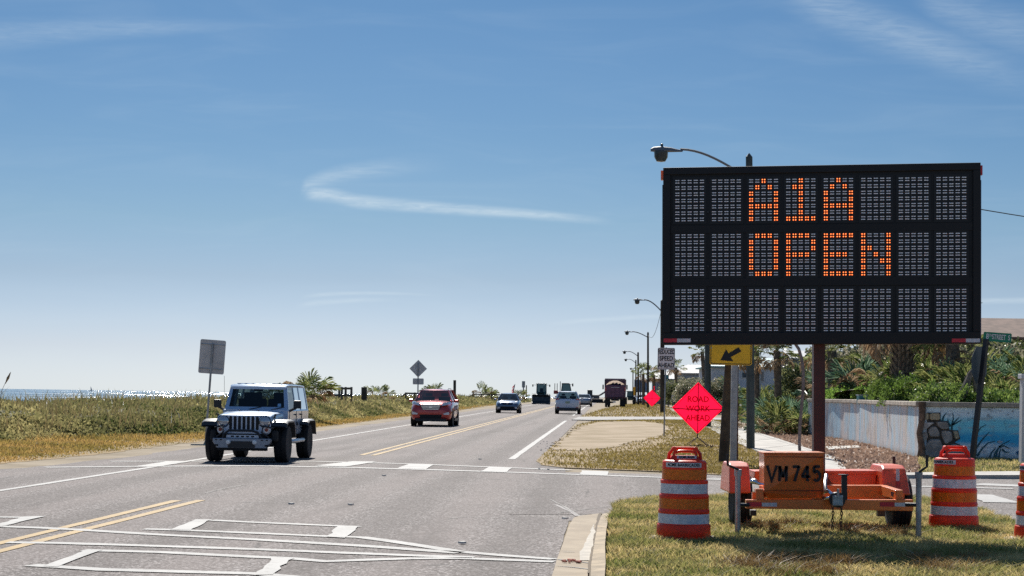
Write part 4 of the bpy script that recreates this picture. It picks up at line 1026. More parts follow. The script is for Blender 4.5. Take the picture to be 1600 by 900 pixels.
text('street_lettering', 'TH', .085, M_sign_w, gp_, gc+rx*(-.165)+rz*.03+Vector((0, -.004, 0)), rx, rz, off=.002, xs=.75, tofront=.003)
text('street_lettering', 'STREET  S', .17, M_sign_w, gp_, gc+rx*(.085)+Vector((0, -.004, 0)), rx, rz, off=.003, xs=.60, tofront=.003)
mb = MB(); mb.tube([tuple(top+Vector((-.02, 0, 0))), tuple(top+Vector((.12, 0, -.16)))], .02, 6); obj('plate_bracket', mb, M_dk, t)
# signs seen from behind on the sea side
def back_sign(name, label, c_px, w_px, h_px, top_px, base_px, tilt=0., diamond=False, extra=None, d=None, group=None):
    b = G(*base_px)
    if d: b = W(base_px[0], base_px[1], d); b.z = rise(d)
    d = b.y; s = d/F; t = post_sign(name, label, b)
    c = W(*c_px, d)-b; up = (W(*top_px, d)-b).normalized(); rt = Vector((up.z, 0, -up.x))
    q = MB(); hh = h_px*s; ww = w_px*s
    if diamond: pts = [c+up*hh/2, c-rt*ww/2, c-up*hh/2, c+rt*ww/2]
    else: pts = [c+rt*p.x+up*p.z for p in rrect(0, 0, ww, hh, .05)]
    q.prism(pts, (0, -.006, 0), (0, 0, 0)); pl = obj('sign_plate', q, M_alu, t)
    if not diamond:
        for k in (-.36, .36): q = MB(); a = c+up*hh*k; q.prism([a-rt*ww*.48-up*.012, a+rt*ww*.48-up*.012, a+rt*ww*.48+up*.012, a-rt*ww*.48+up*.012], (0, -.02, 0), (0, -.0065, 0)); obj('sign_brace', q, M_steel, pl)
    if extra:
        ec = W(*extra[0], d)-b; q = MB(); q.prism([ec+rt*p.x+up*p.z for p in rrect(0, 0, extra[1]*s, extra[2]*s, .04)], (0, -.006, 0), (0, 0, 0)); obj('sign_plate', q, M_alu, t)
    q = MB(); q.tube([(0, -.045, 0), tuple(c+up*hh*(.38 if not diamond else .3)+Vector((0, -.045, 0)))], max(.032, 1.0*s), 6); obj('sign_post', q, M_steel, t)
    return t
back_sign('road_sign', 'back of a grey rectangular road sign on a leaning post beside the silver off-roader', (331.5, 557.5), 40, 53, (331.5, 557), (321.5, 690))
back_sign('warning_sign', 'back of a grey diamond sign above a small plate behind the red car', (653.5, 576), 27.5, 27.5, (653.8, 576), (652.5, 654), diamond=True, extra=((653.5, 596), 17, 9.5))
back_sign('road_sign', 'back of a small distant grey sign left of the wheel loader', (818, 600.5), 5, 10, (818, 600), (817.5, 636), d=318)
# far street furniture on the sea side
for (x, y0, y1, dd, lab) in ((710.5, 594, 622, 168, 'slim grey post behind the red car'), (822.5, 602, 622, 318, 'slim post beside the small distant sign'), (569, 605, 622, 120, 'stubby dark post standing in the dune scrub')):
    a = W(x, y1, dd); a.z = rise(dd); mb = MB(); mb.tube([a, W(x, y0, dd)], (.13 if x > 600 else .19) if x != 822.5 else .09, 6); solo('marker_post', mb, M_pole, lab, 'post', a)

# ================================================================== VEHICLES (local: -y is the way the bonnet points, origin under the front axle)
HEAD = -math.atan2(.0518, .99866)
M_silver = mat('silver_car_paint', (.40, .50, .64), .3, metal=.3, coat=.8)
M_fender = mat('textured_black_fender', (.03, .031, .034), .45)
def wheel(parent, x, y, r, w, side, rimm=M_chrome, rr=.62, spokes=7):
    t = MB(); c = (x, y, r)
    t.lathe([(r*rr, -w/2*.9), (r*.82, -w/2), (r*.95, -w/2*.93), (r, -w/2*.7), (r, -w*.12), (r*.97, -w*.1), (r*.97, w*.1), (r, w*.12), (r, w/2*.7), (r*.95, w/2*.93), (r*.82, w/2), (r*rr, w/2*.9)], 28, c, 'X')
    wh = obj('wheel', t, M_tyre, parent, smooth=35)
    rm = MB(); s = side
    rm.lathe([(r*rr, s*w*.44), (r*rr*.93, s*w*.40), (r*rr*.9, s*w*.1), (r*.2, s*w*.08), (.0, s*w*.08)], 24, c, 'X')
    rm.lathe([(.0, s*w*.36), (r*.13, s*w*.35), (r*.16, s*w*.30), (r*.16, s*w*.1)], 12, c, 'X')
    for k in range(spokes):
        a = 2*math.pi*k/spokes; d = Vector((0, math.cos(a), math.sin(a))); n = Vector((0, -math.sin(a), math.cos(a))); C0 = Vector(c)
        p0, p1 = C0+d*r*.12, C0+d*r*rr*.95; hw = r*.065; xo = Vector((s*w*.33, 0, 0)); xi = Vector((s*w*.12, 0, 0))
        rm.add([p0-n*hw*.8+xi, p1-n*hw+xi, p1+n*hw+xi, p0+n*hw*.8+xi, p0-n*hw*.8+xo, p1-n*hw+xo, p1+n*hw+xo, p0+n*hw*.8+xo], [(3, 2, 1, 0), (4, 5, 6, 7), (0, 1, 5, 4), (1, 2, 6, 5), (2, 3, 7, 6), (3, 0, 4, 7)])
    obj('rim', rm, rimm, wh, smooth=30)
    return wh
def jeep():
    base = G(388.5, 721.5, .012)
    t = thing('off_road_car', 'silver four-door off-roader with black fender flares driving towards the camera', 'car', base, HEAD); t.scale = (.95, .95, .95)
    P = lambda name, mb, m, par=None, **k: obj(name, mb, m, par or t, **k)
    # bonnet
    rings = []
    for y, hw, z in ((-.55, .60, 1.045), (-.50, .615, 1.075), (-.35, .63, 1.10), (.2, .67, 1.135), (.80, .715, 1.165)):
        half = [(hw, z-.30), (hw, z-.07), (hw*.965, z-.018), (hw*.9, z), (hw*.45, z+.022), (0, z+.028)]
        rings.append([Vector((x, y, zz)) for x, zz in half] + [Vector((-x, y, zz)) for x, zz in half[-2::-1]])
    mb = MB(); mb.loft(rings); hood = P('bonnet', mb, M_silver, smooth=30)
    for s in (-1, 1):
        mb = MB(); mb.box((s*.22, -.05, 1.185), (.035, .06, .03)); P('washer_nozzle', mb, M_blackp, hood)
        mb = MB(); mb.box((s*.655, -.32, 1.06), (.03, .06, .10)); mb.box((s*.675, -.32, 1.10), (.03, .09, .03)); P('bonnet_latch', mb, M_blackp, hood)
    # grille
    mb = MB(); plate(mb, rrect(0, .865, 1.24, .44, .10), -.60, -.54); gr_ = P('grille', mb, M_silver, bevel=.015)
    for k in range(7):
        mb = MB(); plate(mb, rrect((k-3)*.102, .90, .066, .31, .03), -.607, -.602); P('grille_slot', mb, M_black, gr_)
    for s in (-1, 1):
        mb = MB(); mb.lathe([(.125, 0), (.125, -.03), (.108, -.045), (.105, -.02), (.105, 0)], 24, (s*.475, -.60, .94), 'Y'); hl = P('headlight', mb, M_chrome, smooth=35)
        mb = MB(); mb.lathe([(.0, -.045), (.06, -.042), (.104, -.028), (.104, .0)], 20, (s*.475, -.60, .94), 'Y'); P('lens', mb, mat('headlight_lens', (.36, .40, .45), .12, metal=.4, coat=1), hl, smooth=True); mb = MB(); mb.lathe([(.128, -.02), (.142, -.015), (.142, .0)], 24, (s*.475, -.60, .94), 'Y'); P('bezel', mb, M_blackp, hl)
        mb = MB(); mb.lathe([(.0, -.030), (.075, -.03), (.085, 0), (.085, .03)], 20, (s*.52, -.62, .755), 'Y'); tl = P('turn_signal', mb, M_lens, smooth=35)
        mb = MB(); mb.lathe([(.0, -.045), (.042, -.043), (.042, -.028)], 16, (s*.53, -.62, .755), 'Y'); P('lens', mb, mat('dark_red_amber', (.25, .03, .01), .2), tl, smooth=True)
    # fenders, front and rear, both sides
    for y0 in (0., 2.95):
        for s in (-1, 1):
            pr = [(-.60, .84), (-.54, .93), (-.36, .985), (.34, .985), (.50, .93), (.64, .60)]
            inn = [(-.58, .82), (-.50, .885), (-.33, .935), (.31, .935), (.45, .88), (.58, .60)]
            if y0 > 1: pr = [(a, b-.02 if b > .9 else b) for a, b in pr]
            q = MB(); x0, x1 = s*.60, s*.985
            vs = []; n = len(pr)
            for x, dz in ((x0, 0), (x1-s*.06, 0), (x1, -.035)):
                vs += [Vector((x, y0+a, b+dz)) for a, b in pr]
            for x, dz in ((x1, -.035), (x0, 0)):
                vs += [Vector((x, y0+a, b+dz*.5)) for a, b in inn]
            fs = []
            for r_ in range(4):
                for k in range(n-1): fs.append((r_*n+k, r_*n+k+1, (r_+1)*n+k+1, (r_+1)*n+k))
            q.add(vs, fs); P('fender_flare', q, M_fender, smooth=30)
            q = MB(); q.box((s*.56, y0+.05, .78), (.06, .8, .36)); P('wheel_well', q, M_black)
            
    for s in (-1, 1):
        wheel(t, s*.79, 0, .425, .30, s, M_chrome, .60, 5); wheel(t, s*.79, 2.95, .425, .30, s, M_chrome, .60, 5)
    # chassis, axles
    q = MB(); q.box((0, 1.5, .58), (1.0, 4.2, .18)); P('chassis', q, M_black)
    q = MB(); q.tube([(-.7, 0, .40), (.7, 0, .40)], .05, 8); P('front_axle', q, M_black, smooth=True); q = MB(); q.tube([(-.7, 2.95, .40), (.7, 2.95, .40)], .05, 8); q.lathe([(.0, -.14), (.13, -.1), (.13, .1), (.0, .14)], 12, (0, 2.95, .40)); P('rear_axle', q, M_black, smooth=True)
    for s in (-1, 1):
        q = MB(); q.tube([(s*.42, -.1, .75), (s*.60, -.2, .40)], .028, 8); P('shock_absorber', q, M_steel)
    # bumper
    q = MB(); pts = [(-.66, .56), (.66, .56), (.66, .48), (.56, .335), (-.56, .335), (-.66, .48)]; q.prism([Vector((x, 0, z)) for x, z in pts], (0, -.86, 0), (0, -.66, 0)); bp = P('front_bumper', q, mat('bumper_silver_powder', (.27, .30, .35), .4, metal=.5), bevel=.015)
    q = MB(); q.box((0, -.70, .31), (1.1, .22, .06)); P('skid_plate', q, M_black)
    for k in range(5): q = MB(); plate(q, rrect((k-2)*.115, .545 if 0 else .60, .07, .035, .012), -.752, -.747); P('bumper_slot', q, M_black, bp)
    q = MB(); q.box((0, -.71, .60), (.74, .075, .07)); P('winch_tray', q, M_silver, bp)
    for x in (-.58, -.47, .47, .58): q = MB(); plate(q, rrect(x, .525, .05, .025, .01), -.866, -.861); P('bumper_slot', q, M_black, bp)
    q = MB(); plate(q, rrect(0, .42, .62, .15, .02), -.868, -.862); P('bumper_recess', q, M_blackp, bp)
    for s in (-1, 1):
        q = MB(); q.lathe([(.0, -.03), (.045, -.028), (.058, 0), (.058, .04)], 16, (s*.30, -.87, .475), 'Y'); P('fog_lamp', q, M_lens, bp, smooth=True)
        q = MB(); q.box((s*.70, -.50, .62), (.16, .30, .26), taper=(.8, .8)); P('bumper_end', q, M_black, bevel=.05)
        q = MB(); plate(q, rrect(s*.58, .40, .10, .04, .015), -.868, -.862); P('tow_hook', q, M_black, bp)
    q = MB(); q.tube([(-.45, -.80, .55), (-.42, -.80, .64), (-.30, -.82, .735), (.24, -.82, .735), (.36, -.82, .69), (.46, -.80, .55)], .028, 8); P('winch_hoop', q, M_blackp, smooth=True)
    for s in (-1, 1): q = MB(); q.tube([(s*.66, -.66, .80), (s*.46, -.70, .84), (s*.44, -.75, .70), (s*.60, -.72, .58)], .02, 8); P('lamp_guard', q, M_blackp, smooth=True)
    # tub
    q = MB(); rings = []
    for z, hw in ((.60, .74), (.66, .76), (1.17, .775), (1.20, .765)):
        rings.append([Vector((-hw, .72, z)), Vector((hw, .72, z)), Vector((hw, 3.62, z)), Vector((-hw, 3.62, z))])
    q.loft(rings); body = P('body', q, M_silver, bevel=.02)
    M_seam = mat('panel_gap', (.02, .022, .025), .7)
    for s in (-1, 1):
        for y in (.93, 1.86, 2.60): q = MB(); q.box((s*.776, y, .92), (.008, .014, .50)); P('door_gap', q, M_seam, body)
        for y in (1.70, 2.46): q = MB(); q.box((s*.79, y, 1.085), (.03, .16, .035)); P('door_handle', q, M_blackp, body, bevel=.006)
        q = MB(); q.box((s*.787, 1.95, .86), (.02, .05, .08)); P('door_hinge', q, M_blackp, body)
        q = MB(); q.tube([(s*.80, .52, .47), (s*.87, .62, .47), (s*.87, 2.3, .47), (s*.80, 2.4, .47)], .05, 8); P('side_step', q, mat('step_silver', (.5, .52, .55), .35, metal=.6), smooth=True)
        q = MB(); q.box((s*.95, .95, 1.33), (.185, .07, .19), taper=(.95, 1)); mr = P('mirror', q, M_blackp, bevel=.02); q = MB(); q.tube([(s*.76, .95, 1.17), (s*.93, .95, 1.26)], .03, 6); P('mirror_arm', q, M_blackp, mr)
        q = MB(); q.box((s*.55, .80, 1.185), (.26, .18, .04)); P('cowl', q, M_silver)
    # cab: windscreen frame, pillars, hard top
    b0, b1, t0, t1 = Vector((-.74, .80, 1.18)), Vector((.74, .80, 1.18)), Vector((-.665, 1.05, 1.735)), Vector((.665, 1.05, 1.735))
    fr_ = MB(); outer = [b0, b1, t1, t0]; cxp = (b0+b1+t0+t1)/4; inner = [b0.lerp(cxp, .0)+Vector((.085, .03, .085)), b1+Vector((-.085, .03, .085)), t1+Vector((-.065, -.02, -.05)), t0+Vector((.065, -.02, -.05))]
    n = 4; A = outer; B = inner; A2 = [p+Vector((0, .07, .0)) for p in A]; B2 = [p+Vector((0, .07, .0)) for p in B]; vs = A+B+A2+B2; fs = []
    for k in range(4): j = (k+1) % 4; fs += [(k, j, 4+j, 4+k), (8+k, 12+k, 12+j, 8+j), (k, 8+k, 8+j, j), (4+k, 4+j, 12+j, 12+k)]
    fr_.add(vs, fs); wf = P('windscreen_frame', fr_, M_silver, bevel=.012)
    q = MB(); off_ = Vector((0, .03, 0)); q.quad(*[p+off_ for p in inner]); P('windscreen', q, glass('windscreen_glass', (.20, .28, .30), .9), wf)
    q = MB(); q.quad(*[Vector(p) for p in ((.50, .836, 1.275), (.58, .836, 1.275), (.575, .866, 1.345), (.50, .866, 1.345))]); P('inspection_sticker', q, mat('sticker_blue', (.25, .45, .65), .5), wf)
    for s in (-.18, .36): q = MB(); q.tube([(s, .80, 1.20), (s+.30, .83, 1.265)], .012, 5); P('wiper', q, M_blackp, wf)
    # roof
    rings = []
    for y, hw, z in ((1.02, .66, 1.735), (1.10, .675, 1.785), (1.4, .68, 1.80), (2.5, .68, 1.80), (3.5, .675, 1.785), (3.60, .66, 1.74)):
        half = [(hw-.03, z-.055), (hw, z-.05), (hw, z-.02), (hw*.95, z), (0, z+.012)]
        rings.append([Vector((x, y, zz)) for x, zz in half] + [Vector((-x, y, zz)) for x, zz in half[-2::-1]])
    q = MB(); q.loft(rings); rf = P('hard_top', q, M_silver, smooth=30)
    for k in range(7): q = MB(); q.box(((k-3)*.17, 2.2, 1.812), (.06, 2.0, .018)); P('roof_rib', q, M_silver, rf)
    for s in (-1, 1):
        def pl_(y0, y1, w_=.05):
            q = MB(); xb, xt = s*.765, s*.672
            q.hull8([(xb, y0, 1.19), (xb, y0+w_, 1.19), (xb-s*.04, y0+w_, 1.19), (xb-s*.04, y0, 1.19), (xt, y1, 1.735), (xt, y1+w_, 1.735), (xt-s*.04, y1+w_, 1.735), (xt-s*.04, y1, 1.735)]); P('pillar', q, M_silver)
        pl_(.84, 1.09, .06); pl_(1.84, 1.86, .07); pl_(2.58, 2.58, .07); pl_(3.50, 3.48, .10)
        for ya, yb, ua, ub in ((.92, 1.84, 1.16, 1.86), (1.92, 2.58, 1.94, 2.58), (2.66, 3.49, 2.66, 3.47)):
            q = MB(); q.quad((s*.75, ya, 1.20), (s*.75, yb, 1.20), (s*.66, ub, 1.73), (s*.66, ua, 1.73)); P('side_window', q, glass('side_glass', (.45, .52, .54), .9))
    q = MB(); q.quad((-.60, 3.59, 1.22), (.60, 3.59, 1.22), (.58, 3.57, 1.70), (-.58, 3.57, 1.70)); P('rear_window', q, glass('side_glass'))
    for s in (-1, 1):
        q = MB(); q.hull8([(s*.60, 3.52, 1.2), (s*.76, 3.52, 1.2), (s*.76, 3.60, 1.2), (s*.60, 3.60, 1.2), (s*.58, 3.50, 1.74), (s*.67, 3.5, 1.74), (s*.67, 3.58, 1.74), (s*.58, 3.58, 1.74)]); P('rear_pillar', q, M_silver)
    # interior
    M_int = mat('dark_interior', (.02, .022, .024), .8)
    q = MB(); q.box((0, 1.0, 1.17), (1.36, .35, .10)); P('dashboard', q, M_int)
    for x in (-.36, .36):
        for y in (1.75, 2.65):
            q = MB(); q.box((x, y, 1.20), (.50, .16, .50), Matrix.Rotation(-.15, 3, 'X')); q.box((x, y-.22, 1.0), (.5, .5, .12)); q.box((x, y+.06, 1.52), (.26, .09, .17)); P('seat', q, M_int, bevel=.03)
    q = MB(); n = 20; q.tube([(.36+.18*math.cos(2*math.pi*i/n), 1.25+.06*math.sin(2*math.pi*i/n), 1.24+.17*math.sin(2*math.pi*i/n)) for i in range(n+1)], .014, 6); P('steering_wheel', q, M_blackp, smooth=True)
    q = MB(); q.box((0, 1.06, 1.66), (.22, .02, .06)); P('rear_view_mirror', q, M_blackp, bevel=.01)
    q = MB(); q.tube([(-.70, .55, 1.16), (-.72, .58, 1.98)], .004, 5); P('antenna', q, M_blackp)
    q = MB(); q.lathe([(.2, -.12), (.36, -.13), (.40, -.08), (.40, .08), (.36, .13), (.2, .12)], 24, (0.05, 3.80, 1.02), 'Y'); P('spare_wheel', q, M_tyre, smooth=True)
jeep()

def car(name, label, px, paint, Wd=1.86, Hh=1.66, L=4.65, facing=1, kind='suv', cladding=None, wr=.36, rails=True, dark_front=False, fogc=None, glassm=None, chrome=True, group=None):
    """px = ground point under the middle of the visible end (front if facing the camera)"""
    base = G(*px, .012)
    t = thing(name, label, 'car', base, HEAD if facing > 0 else HEAD+math.pi, group)
    if facing < 0: t.location = base + RD*0
    kx, ky, kz = Wd/1.88, L/4.65, Hh/1.68
    y00 = 0. if facing > 0 else -L
    P = lambda n_, mb, m, par=None, **k: obj(n_, mb, m, par or t, **k)
    def X_(x, y, z): return Vector((x*kx, y00+y*ky, z*kz))
    if kind == 'suv':
        st = [(0, .66, .40, .62, .80), (.05, .80, .27, .70, .92), (.22, .90, .24, .80, 1.02), (.6, .94, .22, .90, 1.09), (1.1, .945, .22, .97, 1.14), (1.5, .945, .22, 1.0, 1.17), (2.6, .945, .22, 1.03, 1.15), (3.9, .935, .24, 1.05, 1.16), (4.4, .90, .28, 1.03, 1.14), (4.58, .84, .34, .95, 1.08), (4.65, .74, .42, .8, .96)]
        cab = dict(yb0=1.22, yt0=2.0, yt1=3.95, yb1=4.48, zb=1.13, zt=1.62, hb=.84, ht=.61)
    else:
        st = [(0, .64, .36, .58, .72), (.06, .78, .25, .64, .84), (.25, .88, .22, .76, .93), (.7, .93, .2, .86, 1.02), (1.2, .94, .2, .94, 1.10), (1.5, .94, .2, .98, 1.14), (2.6, .94, .2, 1.02, 1.14), (3.6, .93, .22, 1.06, 1.18), (4.2, .90, .26, 1.06, 1.17), (4.55, .84, .34, 1.0, 1.12), (4.65, .72, .42, .8, .96)]
        cab = dict(yb0=1.3, yt0=2.15, yt1=3.2, yb1=4.1, zb=1.12, zt=1.64, hb=.83, ht=.58)
    rings = []
    for y, hw, zl, zs, zt in st:
        half = [(0, zl), (hw*.78, zl), (hw*.97, zl+.08), (hw, (zl+zs)/2), (hw*.985, zs-.04), (hw*.93, zs+(zt-zs)*.55), (hw*.78, zt-.005), (hw*.36, zt+.015), (0, zt+.02)]
        rings.append([X_(x, y, z) for x, z in half] + [X_(-x, y, z) for x, z in half[-2:0:-1]])
    q = MB(); q.loft(rings); body = P('body', q, paint, smooth=40, subsurf=1)
    c = cab; gm = glassm or glass('car_glass', (.20, .26, .28), .95)
    corners = {}
    for s in (-1, 1):
        corners[s] = [X_(s*c['hb'], c['yb0'], c['zb']), X_(s*c['hb']*1.0, c['yb1'], c['zb']), X_(s*c['ht'], c['yt1'], c['zt']), X_(s*c['ht'], c['yt0'], c['zt'])]
    def curved(a, b, c_, d_, bul, n=8):
        q = MB(); m_ = 4; vs = []
        for i in range(n+1):
            for j in range(m_+1):
                u = i/n; v = j/m_; p = a.lerp(b, u).lerp(d_.lerp(c_, u), v); p = p + bul*math.sin(math.pi*u); vs.append(p)
        q.add(vs, [(i*(m_+1)+j, (i+1)*(m_+1)+j, (i+1)*(m_+1)+j+1, i*(m_+1)+j+1) for i in range(n) for j in range(m_)]); return q
    A, B = corners[-1], corners[1]
    P('windscreen', curved(A[0], B[0], B[3], A[3], Vector((0, -.12, 0))), gm, smooth=True)
    P('rear_window', curved(B[1], A[1], A[2], B[2], Vector((0, .08, 0))), gm, smooth=True)
    for s in (-1, 1):
        K = corners[s]; P('side_window', MB().quad(K[0], K[1], K[2], K[3]), gm)
        pm = paint
        for a, b_, r_ in ((K[0]+Vector((0, -.02, -.02)), K[3], .035), (K[0].lerp(K[1], .42), K[3].lerp(K[2], .30), .022), (K[0].lerp(K[1], .72), K[3].lerp(K[2], .72), .025), (K[1], K[2], .05 if kind == 'suv' else .04)):
            q = MB(); q.tube([a, b_], r_, 6); P('pillar', q, pm, smooth=True)
    rings = []
    for y, k_ in ((c['yt0']-.03, .0), (c['yt0']+.12, .035), ((c['yt0']+c['yt1'])/2, .06), (c['yt1']-.12, .04), (c['yt1']+.05, .0)):
        hw = c['ht']+.02; z = c['zt']
        half = [(hw, z-.03), (hw, z), (hw*.85, z+k_*.6), (hw*.4, z+k_), (0, z+k_)]
        rings.append([X_(x, y, zz) for x, zz in half] + [X_(-x, y, zz) for x, zz in half[-2::-1]])
    q = MB(); q.loft(rings); roof = P('roof', q, paint, smooth=40)
    if rails:
        for s in (-1, 1): q = MB(); q.tube([X_(s*.56, 2.15, 1.64), X_(s*.57, 2.3, 1.70), X_(s*.57, 3.7, 1.70), X_(s*.56, 3.9, 1.64)], .018, 6); P('roof_rail', q, M_steel, roof, smooth=True)
    for s in (-1, 1):
        for y in (.90, 3.62):
            w_ = wheel(t, s*(Wd/2-.12), y00+y*ky, wr, .23, s, M_chrome, .66)
            q = MB(); q.lathe([(.0, -.01), (wr*1.13, -.01), (wr*1.13, .01), (.0, .01)], 28, (s*(Wd/2-.012), y00+y*ky, wr*1.02), 'X'); P('wheel_arch', q, cladding or M_black)
        q = MB(); q.box(X_(s*1.03, 1.45, 1.14), (.20, .10, .13)); P('mirror', q, paint, bevel=.03); 
        q = MB(); q.box(X_(s*.948, 2.4, .30), (.02, 1.8*ky, .12)); P('side_cladding', q, cladding or M_blackp)
        for y in (1.5, 2.5, 3.35): q = MB(); q.box(X_(s*.946, y, .68), (.006, .012, .62)); P('door_gap', q, M_seam_, body)
        for y in (2.2, 3.15): q = MB(); q.box(X_(s*.955, y, .93), (.02, .15, .03)); P('door_handle', q, paint, body)
    q = MB(); q.box((0, y00+L/2, .30*kz), (1.3, L*.85, .16)); P('chassis', q, M_black)
    # front
    def face(name, pts, y, m, th=.03, par=None, **k):
        q = MB(); q.prism([X_(x, 0, z) for x, z in pts], (0, y*ky-.0, 0), (0, y*ky+th, 0)); return P(name, q, m, par, **k)
    if kind == 'suv':
        g_ = face('grille', [(-.48, 1.00), (.48, 1.00), (.36, .74), (-.36, .74)], -.035, mat('grille_dark', (.02, .022, .03), .4), .12)
        for i in range(4):
            z = .965-i*.06; hw = .45-.03*i; face('grille_bar', [(-hw, z), (hw, z), (hw-.01, z-.028), (-hw+.01, z-.028)], -.05, M_chrome if chrome else M_blackp, .02, g_)
        for s in (-1, 1):
            P('headlight', MB().hull8([X_(s*.50, -.0, .92), X_(s*.80, .05, .99), X_(s*.87, .28, 1.03), X_(s*.5, .3, .97), X_(s*.50, .04, 1.02), X_(s*.78, .12, 1.09), X_(s*.85, .42, 1.12), X_(s*.5, .42, 1.06)]), M_lens, smooth=True)
            face('fog_lamp', [(s*.56, .58), (s*.80, .66), (s*.84, .58), (s*.82, .53), (s*.60, .53)], -.02, fogc or M_lens, .16)
        face('lower_intake', [(-.50, .53), (.50, .53), (.46, .36), (-.46, .36)], -.02, M_black, .15); face('skid_plate', [(-.72, .36), (.72, .36), (.66, .24), (-.66, .24)], -.01, cladding or M_blackp, .25)
        face('badge', [(-.07, .90), (.07, .90), (.06, .84), (-.06, .84)], -.06, M_chrome, .02)
        for s in (-1, 1):
            P('tail_light', MB().hull8([X_(s*.62, 4.60, .98), X_(s*.90, 4.42, 1.0), X_(s*.88, 4.2, 1.02), X_(s*.6, 4.45, 1.0), X_(s*.66, 4.58, 1.12), X_(s*.87, 4.40, 1.16), X_(s*.85, 4.2, 1.16), X_(s*.62, 4.45, 1.13)]), M_redlens)
            face('rear_reflector', [(s*.62, .52), (s*.80, .52), (s*.80, .47), (s*.62, .47)], 4.64, M_redlens, .02)
        face('rear_bumper', [(-.84, .46), (.84, .46), (.78, .26), (-.78, .26)], 4.40, cladding or M_blackp, .30)
        pl2 = face('licence_plate', [(-.16, .94), (.16, .94), (.16, .78), (-.16, .78)], 4.66, mat('plate_greenish', (.35, .42, .30), .5), .012)
    else:
        g_ = face('grille', [(-.40, .80), (.40, .80), (.36, .72), (-.36, .72)], -.03, M_black, .1); face('lower_intake', [(-.55, .56), (.55, .56), (.50, .34), (-.50, .34)], -.02, M_black, .15)
        for s in (-1, 1):
            P('headlight', MB().hull8([X_(s*.46, .0, .76), X_(s*.76, .06, .82), X_(s*.86, .32, .92), X_(s*.5, .3, .86), X_(s*.48, .05, .85), X_(s*.76, .14, .93), X_(s*.84, .50, 1.0), X_(s*.5, .42, .94)]), M_lens, smooth=True)
            face('fog_lamp', [(s*.60, .50), (s*.76, .50), (s*.76, .40), (s*.62, .40)], -.01, M_lens, .12)
            P('tail_light', MB().hull8([X_(s*.56, 4.64, .88), X_(s*.88, 4.50, .90), X_(s*.88, 4.3, .92), X_(s*.6, 4.45, .9), X_(s*.58, 4.60, 1.02), X_(s*.86, 4.46, 1.04), X_(s*.86, 4.25, 1.04), X_(s*.62, 4.45, 1.03)]), M_redlens)
        face('rear_bumper', [(-.80, .44), (.80, .44), (.76, .26), (-.76, .26)], 4.45, M_blackp, .22)
        face('licence_plate', [(-.16, .86), (.16, .86), (.16, .72), (-.16, .72)], 4.66, M_silverrefl, .012); face('badge', [(-.06, .82), (.06, .82), (.05, .77), (-.05, .77)], -.05, M_chrome, .02)
    # seats seen through the glass
    for x in (-.36, .36):
        for y in (2.35, 3.2): q = MB(); q.box(X_(x, y, 1.12), (.46, .14, .42)); q.box(X_(x, y+.03, 1.42), (.24, .08, .14)); P('seat', q, M_int_, bevel=.03)
    q = MB(); q.box(X_(0, 1.55, 1.12), (1.4, .5, .06)); P('dashboard', q, M_int_)
    return t
M_seam_ = mat('panel_gap', (.02, .022, .025), .7); M_int_ = mat('dark_interior', (.02, .022, .024), .8)
car('red_car', 'dark red sport utility car driving towards the camera past the diamond sign back', (672.5, 666.5), mat('dark_red_car_paint', (.50, .03, .025), .22, metal=.35, coat=1.), 1.90, 1.70, 4.7)
car('blue_car', 'small dark blue-grey hatchback oncoming beyond the red car', (792.5, 645.5), mat('dark_blue_car_paint', (.07, .10, .17), .2, metal=.5, coat=1.), 1.80, 1.50, 4.2, kind='sedan', wr=.32, rails=False)
car('white_car', 'white sport utility car seen from behind driving away', (886.5, 647), mat('white_car_paint', (.62, .66, .74), .25, coat=.8), 1.90, 1.72, 4.5, facing=-1, cladding=mat('grey_cladding', (.035, .037, .042), .5), wr=.37)
car('grey_car', 'grey car seen from behind, half hidden right of the white car', (912.5, 635.3), mat('grey_car_paint', (.30, .33, .38), .25, metal=.5, coat=.8), 1.82, 1.46, 4.6, facing=-1, kind='sedan', wr=.33, rails=False)

